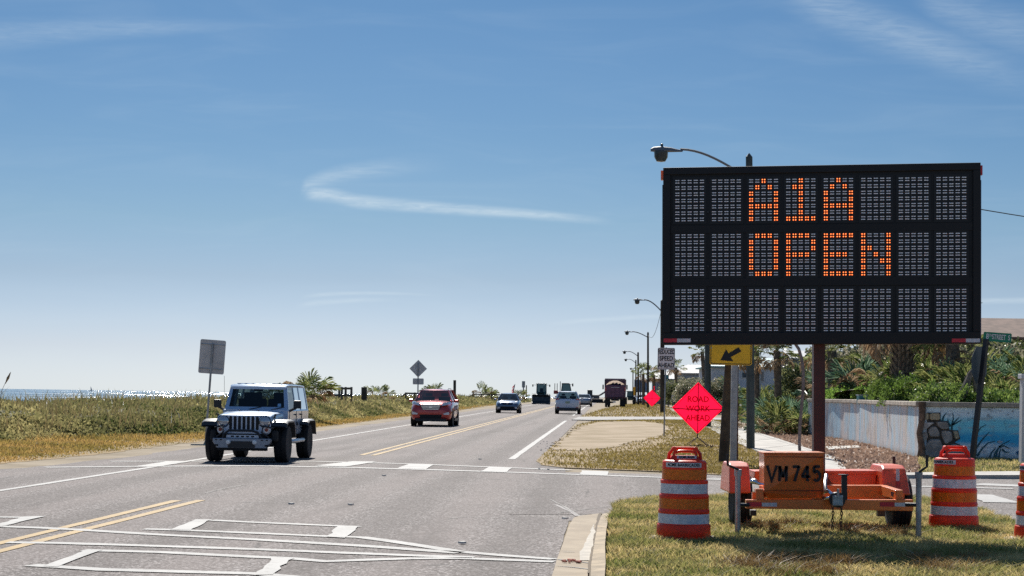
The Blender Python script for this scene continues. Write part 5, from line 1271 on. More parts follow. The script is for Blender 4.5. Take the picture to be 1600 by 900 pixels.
# --- dump truck (seen from behind)
M_truck = mat('dump_body_dark_purple', (.17, .075, .14), .45, var=.3, vscale=1.5)
def dump_truck():
    d = 207; base = W(961, 637, d); base.z = rise(d)+.012
    t = thing('dump_truck', 'dark dump truck loaded with dirt, seen from behind in the right lane', 'truck', base, HEAD)
    P = lambda n_, mb, m, par=None, **k: obj(n_, mb, m, par or t, **k)
    q = MB(); q.hull8([(-1.2, 0, 1.0), (1.2, 0, 1.0), (1.2, 5.2, 1.0), (-1.2, 5.2, 1.0), (-1.25, -.1, 2.55), (1.25, -.1, 2.55), (1.25, 5.2, 2.55), (-1.25, 5.2, 2.55)]); bd = P('dump_body', q, M_truck, bevel=.03)
    for x in (-1.2, 1.2):
        q = MB(); q.box((x, 2.6, 2.85), (.08, 5.2, .6)); P('side_board', q, M_truck, bd)
    q = MB(); q.box((0, 5.2, 2.95), (2.4, .1, .8)); P('headboard', q, M_truck, bd)
    q = MB(); q.box((0, -.13, 1.82), (2.2, .06, 1.35)); tg = P('tailgate', q, M_truck, bevel=.02)
    for x in (-1.0, -.5, 0, .5, 1.0): q = MB(); q.box((x, -.19, 1.82), (.07, .06, 1.3)); P('tailgate_rib', q, M_truck, tg)
    for z in (1.2, 1.8, 2.42): q = MB(); q.box((0, -.185, z), (2.1, .05, .07)); P('tailgate_rib', q, M_truck, tg)
    rs = []; q = MB(); n = 10; vs = [(-1.15+2.3*i/n, .1+5*j/n, 2.45+.62*math.sin(math.pi*i/n)**.7*math.sin(math.pi*(j+.6)/(n+1.2))**.5+.07*math.sin(i*3+j*2)) for i in range(n+1) for j in range(n+1)]
    q.add(vs, [(i*(n+1)+j, (i+1)*(n+1)+j, (i+1)*(n+1)+j+1, i*(n+1)+j+1) for i in range(n) for j in range(n)]); P('dirt_load', q, mat('load_dirt', (.40, .28, .19), .95, var=.4, vscale=3, bump=.6), smooth=True)
    q = MB(); q.box((0, .5, 3.12), (2.35, .5, .09)); P('rolled_tarp', q, mat('tarp', (.03, .035, .05), .8), bevel=.03)
    for s in (-1, 1):
        q = MB(); q.tube([(s*1.2, -.05, 2.5), (s*1.2, -.05, 3.2)], .05, 6); P('corner_stake', q, M_blackp)
        q = MB(); q.box((s*1.12, -.16, 2.1), (.14, .08, .45)); P('tail_light', q, M_redlens, bevel=.02)
        q = MB(); q.box((s*.20, -.45, .95), (.18, .06, .1)); P('brake_light', q, M_redlens)
        q = MB(); q.box((s*1.42, 6.4, 2.35), (.16, .1, .55)); P('mirror', q, M_blackp)
        q = MB(); q.box((s*.86, -.22, .55), (.62, .03, .7)); P('mud_flap', q, M_black)
        for y in (.5, 1.8, 7.2):
            for xx in ((.72, 1.04) if y < 3 else (1.02,)): wheel(t, s*xx, y, .50, .28, s, M_steel, .5)
    q = MB(); q.box((0, -.4, .95), (1.9, .1, .16)); P('rear_bumper', q, M_blackp)
    q = MB(); q.box((0, 3.5, .85), (.9, 8, .25)); P('chassis', q, M_black)
    q = MB(); q.hull8([(-1.1, 5.5, .9), (1.1, 5.5, .9), (1.1, 7.6, .9), (-1.1, 7.6, .9), (-1.0, 5.6, 2.7), (1.0, 5.6, 2.7), (1.0, 7.0, 2.7), (-1.0, 7.0, 2.7)]); P('cab', q, M_truck, bevel=.06)
    text('body_lettering', 'PETE', .16, M_silverrefl, tg, (0, -.225, 2.3), (1, 0, 0), (0, 0, 1)) if 0 else None
    q = MB(); q.box((0, -.225, 2.28), (1.0, .01, .05)); P('tailgate_badge', q, M_silverrefl, tg); q = MB(); q.box((-.1, -.46, .60), (.34, .015, .16)); P('licence_plate', q, M_silverrefl)
dump_truck()
# --- wheel loader
M_teal = mat('loader_green_paint', (.025, .10, .09), .45, var=.3, vscale=2)
def loader():
    d = 243; base = W(845, 632, d); base.z = rise(d)+.012
    t = thing('wheel_loader', 'dark green wheel loader with a wide front bucket parked on the sea side', 'loader', base, HEAD)
    P = lambda n_, mb, m, par=None, **k: obj(n_, mb, m, par or t, **k)
    pr = [(-.9, .05), (-.9, .25), (-.35, .4), (-.25, 1.0), (-.55, 1.3), (-.45, 1.35), (-.1, 1.05), (-.15, .2), (-.3, .05)]
    q = MB(); q.prism([Vector((0, y, z)) for y, z in pr], (-1.2, 0, 0), (1.2, 0, 0)); bk_ = P('bucket', q, mat('bucket_steel', (.05, .065, .08), .5, metal=.4, var=.4, vscale=3), bevel=.02)
    for i in range(8): q = MB(); q.box((-1.05+i*.3, -.98, .1), (.09, .2, .05)); P('bucket_tooth', q, M_steel, bk_)
    for s in (-1, 1):
        q = MB(); q.tube([(s*.5, -.2, .8), (s*.5, .6, 1.55), (s*.5, 1.6, 1.7)], .10, 6); P('lift_arm', q, M_teal)
        wheel(t, s*.95, .6, .68, .48, s, mat('yellow_rim', (.5, .35, .03), .5), .5); wheel(t, s*.95, 3.2, .68, .48, s, mat('yellow_rim', (.5, .35, .03), .5), .5)
        q = MB(); q.box((s*.95, .6, 1.42), (.5, 1.3, .06)); P('mudguard', q, M_teal, bevel=.02)
        q = MB(); q.box((s*1.15, .9, 2.55), (.16, .08, .32)); P('mirror', q, M_blackp, bevel=.02); q = MB(); q.tube([(s*.7, 1.3, 2.6), (s*1.1, .92, 2.65)], .025, 5); P('mirror_arm', q, M_blackp)
        q = MB(); q.lathe([(.0, 0), (.09, 0), (.09, .08), (0, .08)], 10, (s*.35, 1.05, 2.82), 'Y'); P('work_lamp', q, M_lens)
    q = MB(); q.box((0, 3.0, 1.35), (1.2, 2.4, .8)); P('engine_housing', q, M_teal, bevel=.08)
    q = MB(); q.box((0, 1.0, 1.0), (.9, 1.6, .6)); P('front_frame', q, M_teal)
    q = MB(); q.hull8([(-.65, 1.2, 1.55), (.65, 1.2, 1.55), (.65, 2.4, 1.55), (-.65, 2.4, 1.55), (-.62, 1.35, 2.72), (.62, 1.35, 2.72), (.62, 2.35, 2.72), (-.62, 2.35, 2.72)]); P('cab_glass', q, glass('car_glass'))
    for x, y in ((-.65, 1.22), (.65, 1.22), (-.65, 2.38), (.65, 2.38)): q = MB(); q.tube([(x, y, 1.5), (x*.96, y+(.12 if y < 2 else 0), 2.75)], .045, 5); P('cab_pillar', q, M_blackp)
    q = MB(); q.box((0, 1.85, 2.79), (1.45, 1.35, .12)); P('cab_roof', q, M_teal, bevel=.03); q = MB(); q.box((-.0, 1.9, 1.9), (.45, .15, .6)); P('seat', q, M_int_)
    q = MB(); q.tube([(.3, 3.0, 1.7), (.3, 3.0, 2.5)], .05, 6); P('exhaust_pipe', q, M_blackp)
loader()
def backhoe():
    d = 265; base = W(880, 631, d); base.z = rise(d)+.012
    t = thing('road_roller', 'orange and dark construction machine with a cab standing beyond the white car', 'machine', base, HEAD)
    P = lambda n_, mb, m, par=None, **k: obj(n_, mb, m, par or t, **k); M_o = mat('machine_orange', (.45, .13, .04), .5, var=.3, vscale=2)
    q = MB(); q.lathe([(.0, -1.0), (.7, -1.0), (.72, -.9), (.72, .9), (.7, 1.0), (.0, 1.0)], 24, (0, 0, .72), 'X'); P('roller_drum', q, M_steel, smooth=30)
    q = MB(); q.box((-.0, 0, 1.0), (2.4, .5, .35)); P('drum_frame', q, M_o, bevel=.03)
    q = MB(); q.box((0, 1.8, 1.4), (1.7, 2.4, .9)); P('engine_housing', q, M_o, bevel=.08)
    q = MB(); q.box((-1.15, .8, 1.75), (.6, .9, .55)); P('side_tank', q, mat('tank_red', (.30, .05, .04), .5), bevel=.05)
    q = MB(); q.hull8([(-.35, .6, 1.8), (1.15, .6, 1.8), (1.15, 2.0, 1.8), (-.35, 2.0, 1.8), (-.2, .75, 2.95), (.9, .75, 2.95), (.9, 1.9, 2.95), (-.2, 1.9, 2.95)]); P('cab_glass', q, glass('car_glass'))
    q = MB(); q.hull8([(-.35, .55, 2.95), (1.0, .55, 2.95), (1.0, 2.1, 2.95), (-.35, 2.1, 2.95), (-.2, .7, 3.1), (.8, .7, 3.1), (.8, 1.9, 3.1), (-.2, 1.9, 3.1)]); P('cab_roof', q, M_blackp)
    for x, y, tx in ((-.35, .6, -.2), (1.15, .6, .9), (-.35, 2.0, -.2), (1.15, 2.0, .9)): q = MB(); q.tube([(x, y, 1.75), (tx, y, 2.98)], .05, 5); P('cab_pillar', q, M_blackp)
    q = MB(); q.tube([(-.5, 1.0, 1.8), (-.5, 1.0, 3.35)], .05, 6); P('exhaust_pipe', q, M_blackp)
    for x in (-1.3, -.95): q = MB(); q.tube([(x, .9, 1.9), (x, .9, 3.05)], .05, 6); P('warning_post', q, M_blackp)
    q = MB(); q.box((1.35, .9, 2.85), (.2, .1, .45)); P('mirror', q, M_blackp, bevel=.03); q = MB(); q.tube([(.9, .9, 2.9), (1.35, .9, 2.95)], .03, 5); P('mirror_arm', q, M_blackp)
    for s in (-1, 1): wheel(t, s*.8, 3.0, .7, .45, s, M_o, .5)
backhoe()
def excavator():
    d = 340; base = W(929, 627, d); base.z = rise(d)+.012
    t = thing('excavator', 'small distant excavator with its arm bent down, left of the dump truck', 'excavator', base, HEAD)
    P = lambda n_, mb, m, par=None, **k: obj(n_, mb, m, par or t, **k); M_x = mat('excavator_grey', (.07, .075, .085), .5)
    for s in (-1, 1): q = MB(); q.box((0, s*.9, .38), (3.2, .5, .72)); P('track', q, M_black, bevel=.2)
    q = MB(); q.box((-.2, 0, 1.15), (2.2, 1.8, .75)); P('engine_housing', q, M_x, bevel=.08)
    q = MB(); q.box((-.9, -.3, 1.9), (.95, 1.0, 1.1)); P('cab', q, M_x, bevel=.08); q = MB(); q.box((-.9, -.81, 2.0), (.75, .02, .7)); P('cab_window', q, M_glass)
    q = MB(); q.tube([(.3, 0, 1.2), (1.2, 0, 1.6), (2.1, 0, 2.2)], .17, 6); P('boom', q, M_x); q = MB(); q.tube([(2.1, 0, 2.25), (2.35, 0, 1.2), (2.3, 0, .6)], .12, 6); P('stick_arm', q, M_x)
    q = MB(); q.box((2.1, 0, .35), (.6, .7, .5)); P('digging_bucket', q, M_x, bevel=.08)
    q = MB(); q.box((.6, 0, .18), (6.0, 2.6, .3)); q.box((.6, 0, .0), (5.6, .2, .1)); P('trailer_deck', q, M_black)
excavator()
def far_machine():
    d = 262; base = W(984.5, 631, d); base.z = rise(d)+.02
    t = thing('tractor', 'small dark green tractor parked right of the dump truck', 'tractor', base, HEAD)
    P = lambda n_, mb, m, par=None, **k: obj(n_, mb, m, par or t, **k)
    for s in (-1, 1): wheel(t, s*.62, .3, .6, .35, s, M_steel, .5); wheel(t, s*.55, 2.3, .4, .25, s, M_steel, .5)
    q = MB(); q.box((0, 1.3, 1.0), (.7, 2.4, .6)); P('bonnet', q, M_teal, bevel=.06); q = MB(); q.hull8([(-.5, 0, 1.1), (.5, 0, 1.1), (.5, 1.2, 1.1), (-.5, 1.2, 1.1), (-.45, .1, 1.95), (.45, .1, 1.95), (.45, 1.1, 1.95), (-.45, 1.1, 1.95)]); P('cab', q, M_glass)
    q = MB(); q.box((0, .6, 2.0), (1.15, 1.3, .1)); P('cab_roof', q, M_teal)
far_machine()
# flag on a staff by the blue car (standing in the dune)
b = W(799.5, 618, 250); b.z = rise(250)+.3; t = thing('flag', 'small red white and blue flag leaning above the dune beyond the hatchback', 'flag', b)
q = MB(); tp = W(804.8, 600, 250)-b; q.tube([(0, 0, 0), tuple(tp)], .03, 5); obj('flag_staff', q, M_blackp, t)
def fl(u0, u1, v0, v1, m):
    o_ = tp; al = (tp*.35 - tp); q = MB(); R_ = Vector((-.55, 0, -.62)); q.quad(*(o_+al*u+Vector((-.25, .02*math.sin(5*v), -.30))*v for u, v in ((u0, v0), (u0, v1), (u1, v1), (u1, v0)))); return q
for i in range(7): obj('flag_stripe', fl(i/7, (i+1)/7, .0, 1.4, 0), mat('flag_red', (.55, .04, .06), .7, transl=.4) if i % 2 == 0 else mat('flag_white', (.7, .7, .7), .7, transl=.4), t)
q = fl(0, 4/7, 0, .6, 0); q.v = [tuple(Vector(v)+Vector((0, -.02, 0))) for v in q.v]; obj('flag_canton', q, mat('flag_blue', (.02, .03, .15), .7), t)

# ================================================================== STREET LAMPS AND POLES
M_lamp = mat('lamp_head_grey', (.16, .17, .18), .6, metal=.2); M_refr = mat('lamp_refractor', (.03, .045, .055), .2)
def street_lamp(base_px, top_px, head_px, arm_px, rw, label, m, d=None):
    """base/top/head/arm attach given in the photo; everything at the pole's own distance"""
    b = G(*base_px) if d is None else Vector((W(base_px[0], base_px[1], d).x, d, rise(d))); d = b.y; s = d/F
    t = thing('street_lamp', label, 'street lamp', b, 0, 'cobra head street lamps along the road')
    tp = W(*top_px, d)-b; q = MB(); q.tube([(0, 0, -.1), tuple(tp)], [rw, rw*.8], 10); q.lathe([(rw*.8, 0), (.0, .12)], 10, tuple(tp)); obj('pole', q, m, t, smooth=35)
    at = W(*arm_px, d)-b; hd = W(*head_px, d)-b; L = abs(at.x-hd.x)
    q = MB(); pts = [at]
    for k in range(1, 9):
        u = k/8; pts.append(Vector((at.x+(hd.x+.55-at.x)*u, 0, at.z+(hd.z+.10-at.z)*math.sin(u*math.pi/2))))
    q.tube(pts, .035 if d < 90 else .05, 6); obj('lamp_arm', q, M_lamp, t, smooth=True)
    q = MB(); rings = []
    for u, w_, h1, h2 in ((0, .07, .03, .05), (.15, .10, .05, .07), (.35, .16, .04, .12), (.65, .19, .0, .15), (.85, .15, .0, .13), (.95, .06, .02, .08)):
        x = hd.x+.62-u; rings.append([Vector((x, w_*math.cos(a), hd.z+(h2 if math.sin(a) > 0 else h1*-1)*math.sin(a)*(1 if math.sin(a) > 0 else 1)+.03)) for a in [2*math.pi*k/12 for k in range(12)]])
    q.loft(rings); hdo = obj('lamp_head', q, M_lamp, t, smooth=50)
    q = MB(); q.lathe([(.0, -.31), (.13, -.29), (.20, -.17), (.21, .0)], 14, (hd.x-.02, 0, hd.z+.02)); obj('refractor', q, M_refr, hdo, smooth=40)
    q = MB(); q.lathe([(.04, 0), (.04, .09), (.0, .11)], 8, (hd.x, 0, hd.z+.16)); obj('photocell', q, M_refr, hdo)
    return t
street_lamp((1173, 703.5), (1170.5, 245), (1034, 238), (1150, 266), .125, 'nearest street lamp, its head above the left corner of the message board', M_greenpole)
street_lamp((1035, 650), (1035, 470), (996, 470), (1036, 489), .20, 'street lamp whose pole stands behind the reduced speed sign', M_pole, d=150)
street_lamp((1012.5, 640.5), (1012.5, 520), (980, 519.5), (1012, 527), .13, 'third street lamp, pole free against the sky left of the board', M_pole, d=200)
street_lamp((997.5, 633), (997, 551), (976, 550), (996, 556), .16, 'fourth street lamp, beside the row of far poles', M_pole, d=262)
street_lamp((993.5, 630), (993.5, 563), (978, 562), (993, 567), .14, 'fifth street lamp, just left of the fourth', M_pole, d=320)
street_lamp((989, 628), (989, 577), (986, 576), (989, 580), .14, 'farthest and smallest street lamp at the end of the road', M_pole, d=400)
b = G(1106, 668.5); q = MB(); q.tube([b, W(1106, 420, b.y)], [.16, .14], 10); solo('utility_pole', q, M_greenpole, 'grey green utility pole between the pink sign and the arrow sign', 'pole', b, smooth=35)
for x, y1, d, lab in ((1001.5, 580, 300, 'thin short far pole right of the fourth lamp'), (1007, 596, 240, 'short sign post among the far poles')):
    bb = W(x, y1, d); g = Vector((bb.x, d, rise(d))); q = MB(); q.tube([g, bb], .09, 6); solo('post', q, M_pole, lab, 'pole', g)
def wire(a, b_, label, sag=.3, r=.012):
    q = MB(); pts = [a.lerp(b_, i/10)-Vector((0, 0, sag*math.sin(math.pi*i/10))) for i in range(11)]; q.tube(pts, r, 5); solo('overhead_wire', q, M_black, label, 'wire', a)
wire(W(1480, 318, 52), W(1680, 350, 58), 'overhead wire leaving the right edge of the message board', .02, .016)
wire(W(1171, 262, 54.9), W(1106, 425, b.y), 'overhead wire between the nearest lamp pole and the utility pole', .5)
wire(W(1106, 425, b.y), W(1035, 476, 150), 'overhead wire behind the left edge of the board', .8, .02)
wire(W(1035, 478, 150), W(1012.5, 524, 200), 'overhead wire between the second and third lamps', 1.2, .02)
# thin bent grey trunk by the mulch bed
bb = G(1249.5, 708); dd = bb.y; q = MB(); q.tube([bb]+[W(x, y, dd) for x, y in ((1249, 690), (1250, 665), (1252.5, 635), (1255, 605), (1255, 580), (1252.5, 560), (1248, 545), (1240, 534), (1228, 528))], [.045]*8+[.04, .035], 8)
solo('bent_trunk', q, mat('grey_bark', (.24, .19, .18), .85, var=.3, vscale=8), 'thin bare curved grey trunk rising beside the mulch bed', 'tree trunk', bb, smooth=True)
# white post cut by the right edge
bb = Vector((W(1597, 700, 44).x+.08, 44, 0)); q = MB(); z0, z1 = W(1597, 703, 44).z, W(1597, 592, 44).z; t = thing('white_post', 'white square post cut off by the right edge of the photo', 'post', bb)
q = MB(); q.box((0, 0, z1/2), (.25, .25, z1)); obj('post_shaft', q, mat('white_painted_wood', (.66, .65, .66), .6, var=.1), t, bevel=.01); q = MB(); q.box((0, 0, z1+.06), (.33, .33, .12)); obj('post_cap', q, MATS['white_painted_wood'], t, bevel=.01)
# far signs and clutter right of the dump truck
for x, y, w_, h_, d, m, lab in ((1001, 603, 20, 20, 330, mat('far_sign_blue', (.10, .16, .26), .5), 'blurred blue shop sign among the far poles'), (991, 611, 3.2, 13, 300, mat('far_sign_yellow', (.8, .42, .02), .5), 'narrow yellow sign far right of the dump truck'), (1040, 590, 10, 9, 300, mat('far_sign_teal', (.05, .20, .22), .5), 'teal sign on a post right of the far lamps')):
    c = W(x, y, d); g = Vector((c.x, d, rise(d))); t = thing('shop_sign', lab, 'sign', g); s = d/F
    q = MB(); q.box((0, 0, c.z-g.z), (w_*s, .15, h_*s)); obj('sign_panel', q, m, t, bevel=.03); q = MB(); q.box((0, .1, (c.z-g.z)/2), (.18, .12, c.z-g.z)); obj('sign_post', q, M_steel, t)
for x, y, d, m, lab in ((1003, 629, 300, M_silver, 'far parked pale car among the poles'), (1012, 629, 320, MATS['white_car_paint'], 'far parked white car right of the others')):
    c = W(x, y, d); g = Vector((c.x, d, rise(d)+.02))
    tt = car('parked_car', lab, (x, y+4), m, rails=False); tt.location = g
# sail boat far out
d = 5200; g = W(141.5, 611, d); g.z = -2.4; t = thing('sail_boat', 'tiny sail boat on the horizon', 'boat', g); s = d/F
q = MB(); q.loft([[Vector((-6, -.1, 1.2)), Vector((-6, .1, 1.2)), Vector((-5, 0, 0))], [Vector((0, -1.6, 1.3)), Vector((0, 1.6, 1.3)), Vector((0, 0, -.5))], [Vector((6, -1.2, 1.3)), Vector((6, 1.2, 1.3)), Vector((5.5, 0, 0))]]); obj('hull', q, M_blackp, t)
q = MB(); q.tube([(0, 0, 1), (0, 0, 15)], .15, 5); obj('mast', q, M_steel, t); q = MB(); q.prism([(0.3, 0, 2), (5, 0, 2.2), (.4, 0, 14)], (0, -.05, 0), (0, .05, 0)); obj('sail', q, mat('sail_cloth', (.5, .5, .52), .7, transl=.3), t)

# ================================================================== WALKOVERS (timber rails above the dune)
def rail(name, label, pts_px, d, posts, h=.95, extra=None):
    P = [W(x, y, d) for x, y in pts_px]; g = Vector((P[0].x, d, rise(d))); t = thing(name, label, 'boardwalk', g)
    for k, dz in enumerate((0, -.45)):
        for i in range(len(P)-1):
            a, b_ = P[i]-g+Vector((0, 0, dz)), P[i+1]-g+Vector((0, 0, dz)); dv = (b_-a); q = MB()
            q.hull8([a+Vector((0, 0, -.07)), b_+Vector((0, 0, -.07)), b_+Vector((0, .14, -.07)), a+Vector((0, .14, -.07)), a+Vector((0, 0, .07)), b_+Vector((0, 0, .07)), b_+Vector((0, .14, .07)), a+Vector((0, .14, .07))]); obj('rail', q, M_wood, t)
    for x, y in posts:
        p = W(x, y, d)-g
        for yy in (.07,): q = MB(); q.box((p.x+(.3 if yy > 1 else 0), yy, (p.z+.1+0)/2), (.14, .13, p.z+.1)); obj('post', q, M_wood, t)
    q = MB(); a, b_ = P[0]-g, P[-1]-g; zz = min(a.z, b_.z)-1.0; q.box(((a.x+b_.x)/2, 1.05, zz), (abs(b_.x-a.x), 2.0, .12)); obj('deck', q, M_wood, t)
rail('boardwalk', 'grey timber beach walkover with a post cluster left of the stubby dune post', [(480, 607), (549, 607)], 118, [(490, 607), (530, 607), (534, 607), (540, 607), (549, 607)])
rail('boardwalk', 'timber walkover railing just left of the red car', [(627, 620), (634, 614.5), (660, 615)], 150, [(634, 615), (648, 615), (660, 615)])
rail('boardwalk', 'long timber walkover railing sloping down between the red car and the hatchback', [(727, 625), (739, 616), (790, 617)], 230, [(739, 616), (752, 617), (768, 617), (790, 617)])

# ================================================================== PAINTED WALL
def wall_mat(name, kind):
    m = bpy.data.materials.new(name); m.use_nodes = True; t = NT(m.node_tree); b = t.n['Principled BSDF']; b.inputs['Roughness'].default_value = .8
    tc = t.new('ShaderNodeTexCoord'); v = tc.outputs['Object']; sp = t.new('ShaderNodeSeparateXYZ'); t.l.new(v, sp.inputs[0])
    if kind == 'left':
        n = t.noise(t.mapping(v, (1.6, .7, .5)), 1, 4, .6, .8); n2 = t.noise(t.mapping(v, (7, 3, .8)), 1, 4, .6, .5)
        c = t.mix(t.ramp(n, .38, .62), (.56, .52, .51), (.36, .55, .68)); c = t.mix(t.math('MULTIPLY', t.ramp(n2, .5, .68), .65), c, (.24, .25, .27))
        c = t.mix(t.math('MULTIPLY', t.ramp(t.noise(t.mapping(v, (5, 2, .6), (3, 0, 0)), 1, 3), .55, .7), .6), c, (.50, .38, .24))
    else:
        z = t.math('ADD', sp.outputs[2], t.math('MULTIPLY', t.math('SUBTRACT', t.noise(t.mapping(v, (.7, 1, 1.5)), 1, 3), .5), .35))
        c = t.mix(t.ramp(z, .35, .50), (.75, .84, .88), (.05, .46, .75)); c = t.mix(t.ramp(z, .62, .80), c, (.22, .70, .85)); c = t.mix(t.ramp(z, .95, 1.2), c, (.68, .84, .92))
        sm = t.noise(t.mapping(v, (1.5, 1, 8)), 1, 4, .6, .5); c = t.mix(t.math('MULTIPLY', t.ramp(sm, .52, .66), .6), c, (.46, .46, .46))
        pk = t.noise(t.mapping(v, (2.5, 1, 3), (4, 0, 1)), 1, 2); c = t.mix(t.math('MULTIPLY', t.ramp(pk, .62, .72), .5), c, (.50, .33, .28))
        dk = t.noise(t.mapping(v, (4, 1, 7), (9, 0, 1)), 1, 4, .7); c = t.mix(t.math('MULTIPLY', t.math('MULTIPLY', t.ramp(dk, .55, .66), t.ramp(sp.outputs[2], .9, 1.15)), .7), c, (.10, .09, .12))
    dirt_ = t.noise(t.mapping(v, (6, 6, 1.2)), 1, 4, .7); c = t.mix(t.math('MULTIPLY', t.ramp(dirt_, .5, .75), .4), c, (.14, .12, .10))
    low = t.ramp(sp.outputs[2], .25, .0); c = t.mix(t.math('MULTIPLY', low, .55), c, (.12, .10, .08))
    t.l.new(c, b.inputs['Base Color']); bn = t.new('ShaderNodeBump'); bn.inputs['Strength'].default_value = .4; bn.inputs['Distance'].default_value = .01; t.l.new(t.noise(v, 20, 4), bn.inputs['Height']); t.l.new(bn.outputs[0], b.inputs['Normal']); return m
W0 = G(1436, 718); WH = 1.36
wt_ = thing('painted_wall', 'low curved planter wall painted with a faded blue sea mural and set with stones', 'wall', W0)
def wseg(name, P, m, th=.22, z0=-.1, z1=WH, par=None):
    q = MB(); n = len(P); rings = []
    for i, p in enumerate(P):
        dd = (P[min(i+1, n-1)]-P[max(i-1, 0)]); dd.z = 0; dd.normalize(); nn = Vector((-dd.y, dd.x, 0)); g = p-W0; g.z = rise(p.y)
        rings.append([g+Vector((0, 0, z0)), g+nn*th+Vector((0, 0, z0)), g+nn*th+Vector((0, 0, z1)), g+Vector((0, 0, z1))])
    q.loft(rings); return obj(name, q, m, par or wt_, smooth=30)
left = [G(x, y) for x, y in ((1262, 681.5), (1290, 684.5), (1316, 688), (1340, 692.8), (1364, 698.5), (1385, 704), (1410, 711), (1434, 718))]
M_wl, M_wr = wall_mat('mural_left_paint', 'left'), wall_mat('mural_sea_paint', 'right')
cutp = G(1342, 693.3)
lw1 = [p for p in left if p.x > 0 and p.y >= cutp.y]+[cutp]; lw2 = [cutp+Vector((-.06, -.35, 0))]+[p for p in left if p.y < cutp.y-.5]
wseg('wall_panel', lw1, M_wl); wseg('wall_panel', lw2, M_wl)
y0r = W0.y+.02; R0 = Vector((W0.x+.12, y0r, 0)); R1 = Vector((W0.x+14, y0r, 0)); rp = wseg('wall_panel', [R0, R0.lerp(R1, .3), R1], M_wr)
M_cap = mat('wall_cap_stone', (.46, .40, .33), .85, var=.25, vscale=3, bump=.4)
def cap(P, n_=1):
    for i in range(len(P)-1):
        a, b_ = P[i], P[i+1]; k = max(1, int((b_-a).length/1.3))
        for j in range(k):
            p0, p1 = a.lerp(b_, (j+.01)/k), a.lerp(b_, (j+.99)/k); dd = (p1-p0).normalized(); nn = Vector((-dd.y, dd.x, 0)); q = MB()
            c = [p0-nn*.07, p1-nn*.07, p1+nn*.32, p0+nn*.32]; c = [v-W0 for v in c]
            z = WH+rise(p0.y)+.002+random.uniform(0, .008)
            q.hull8([Vector((v.x, v.y, z)) for v in c]+[Vector((v.x, v.y, z+.13)) for v in c]); obj('cap_stone', q, M_cap, wt_, bevel=.02)
cap(left); cap([R0, R1])
q = MB(); q.tube([Vector((.02, -.06, -.1)), Vector((.05, -.10, .3)), Vector((-.02, -.08, .7)), Vector((.06, -.06, 1.1)), Vector((.05, -.05, 1.52))], [.13, .09, .08, .08, .10], 9); obj('pillar_stump', q, mat('driftwood_brown', (.20, .13, .09), .95, var=.5, vscale=6, bump=.8, bscale=20), wt_, smooth=50)
# stones laid into the wall face
SX = lambda x, y: (1400+x/5.625, 620+y/5.625)
dW = R0.y-.004
M_stone = [mat('wall_stone_%s' % n_, c, .9, var=.35, vscale=5, bump=.8, bscale=18) for n_, c in (('grey', (.40, .37, .34)), ('brown', (.48, .40, .27)), ('pale', (.66, .62, .58)))]
stones = [([(222, 145), (288, 140), (285, 205), (218, 202)], 1), ([(292, 140), (388, 142), (390, 207), (290, 205)], 1), ([(350, 217), (455, 217), (468, 283), (398, 288), (355, 250)], 0), ([(275, 290), (310, 258), (353, 258), (388, 322), (383, 353), (292, 357)], 0),
 ([(215, 400), (225, 312), (268, 297), (285, 352), (240, 405)], 0), ([(395, 292), (488, 300), (503, 380), (432, 428), (408, 372), (394, 330)], 0), ([(232, 440), (300, 368), (388, 368), (416, 430), (413, 510), (350, 545), (270, 537), (226, 480)], 0), ([(437, 440), (510, 408), (588, 440), (613, 500), (600, 535), (440, 530)], 0), ([(498, 298), (540, 298), (560, 368), (512, 374)], 1), ([(225, 222), (345, 222), (302, 250), (265, 285), (222, 300)], 2)]
random.seed(9)
for pts, mi in stones:
    pp = [W(*SX(x, y), dW)-W0 for x, y in pts]; c = sum(pp, Vector())/len(pp)
    # rounded outline: chamfer corners
    out = []
    for i in range(len(pp)):
        a, b_, cc = pp[i-1], pp[i], pp[(i+1) % len(pp)]; out += [b_.lerp(a, .16), b_.lerp(cc, .16)]
    out = [c+(p-c)*.98 for p in out]; inner_ = [c+(p-c)*.86+Vector((0, -.05-random.random()*.02, 0)) for p in out]; q = MB()
    n = len(out); q.add([p+Vector((0, .0, 0)) for p in out]+inner_+[p+Vector((0, .06, 0)) for p in out], [tuple(range(n, 2*n))]+[(k, (k+1) % n, n+(k+1) % n, n+k) for k in range(n)]+[(k, 2*n+k, 2*n+(k+1) % n, (k+1) % n) for k in range(n)])
    obj('stone', q, M_stone[mi], wt_, smooth=50)
q = MB(); pp = [W(*SX(x, y), dW)-W0 for x, y in ((214, 138), (392, 138), (392, 208), (458, 213), (470, 290), (545, 295), (565, 370), (515, 400), (590, 432), (620, 500), (605, 540), (214, 545))]; q.prism(pp, (0, -.004, 0), (0, .01, 0)); obj('mortar', q, mat('dark_mortar', (.09, .08, .07), .95, var=.3), wt_)
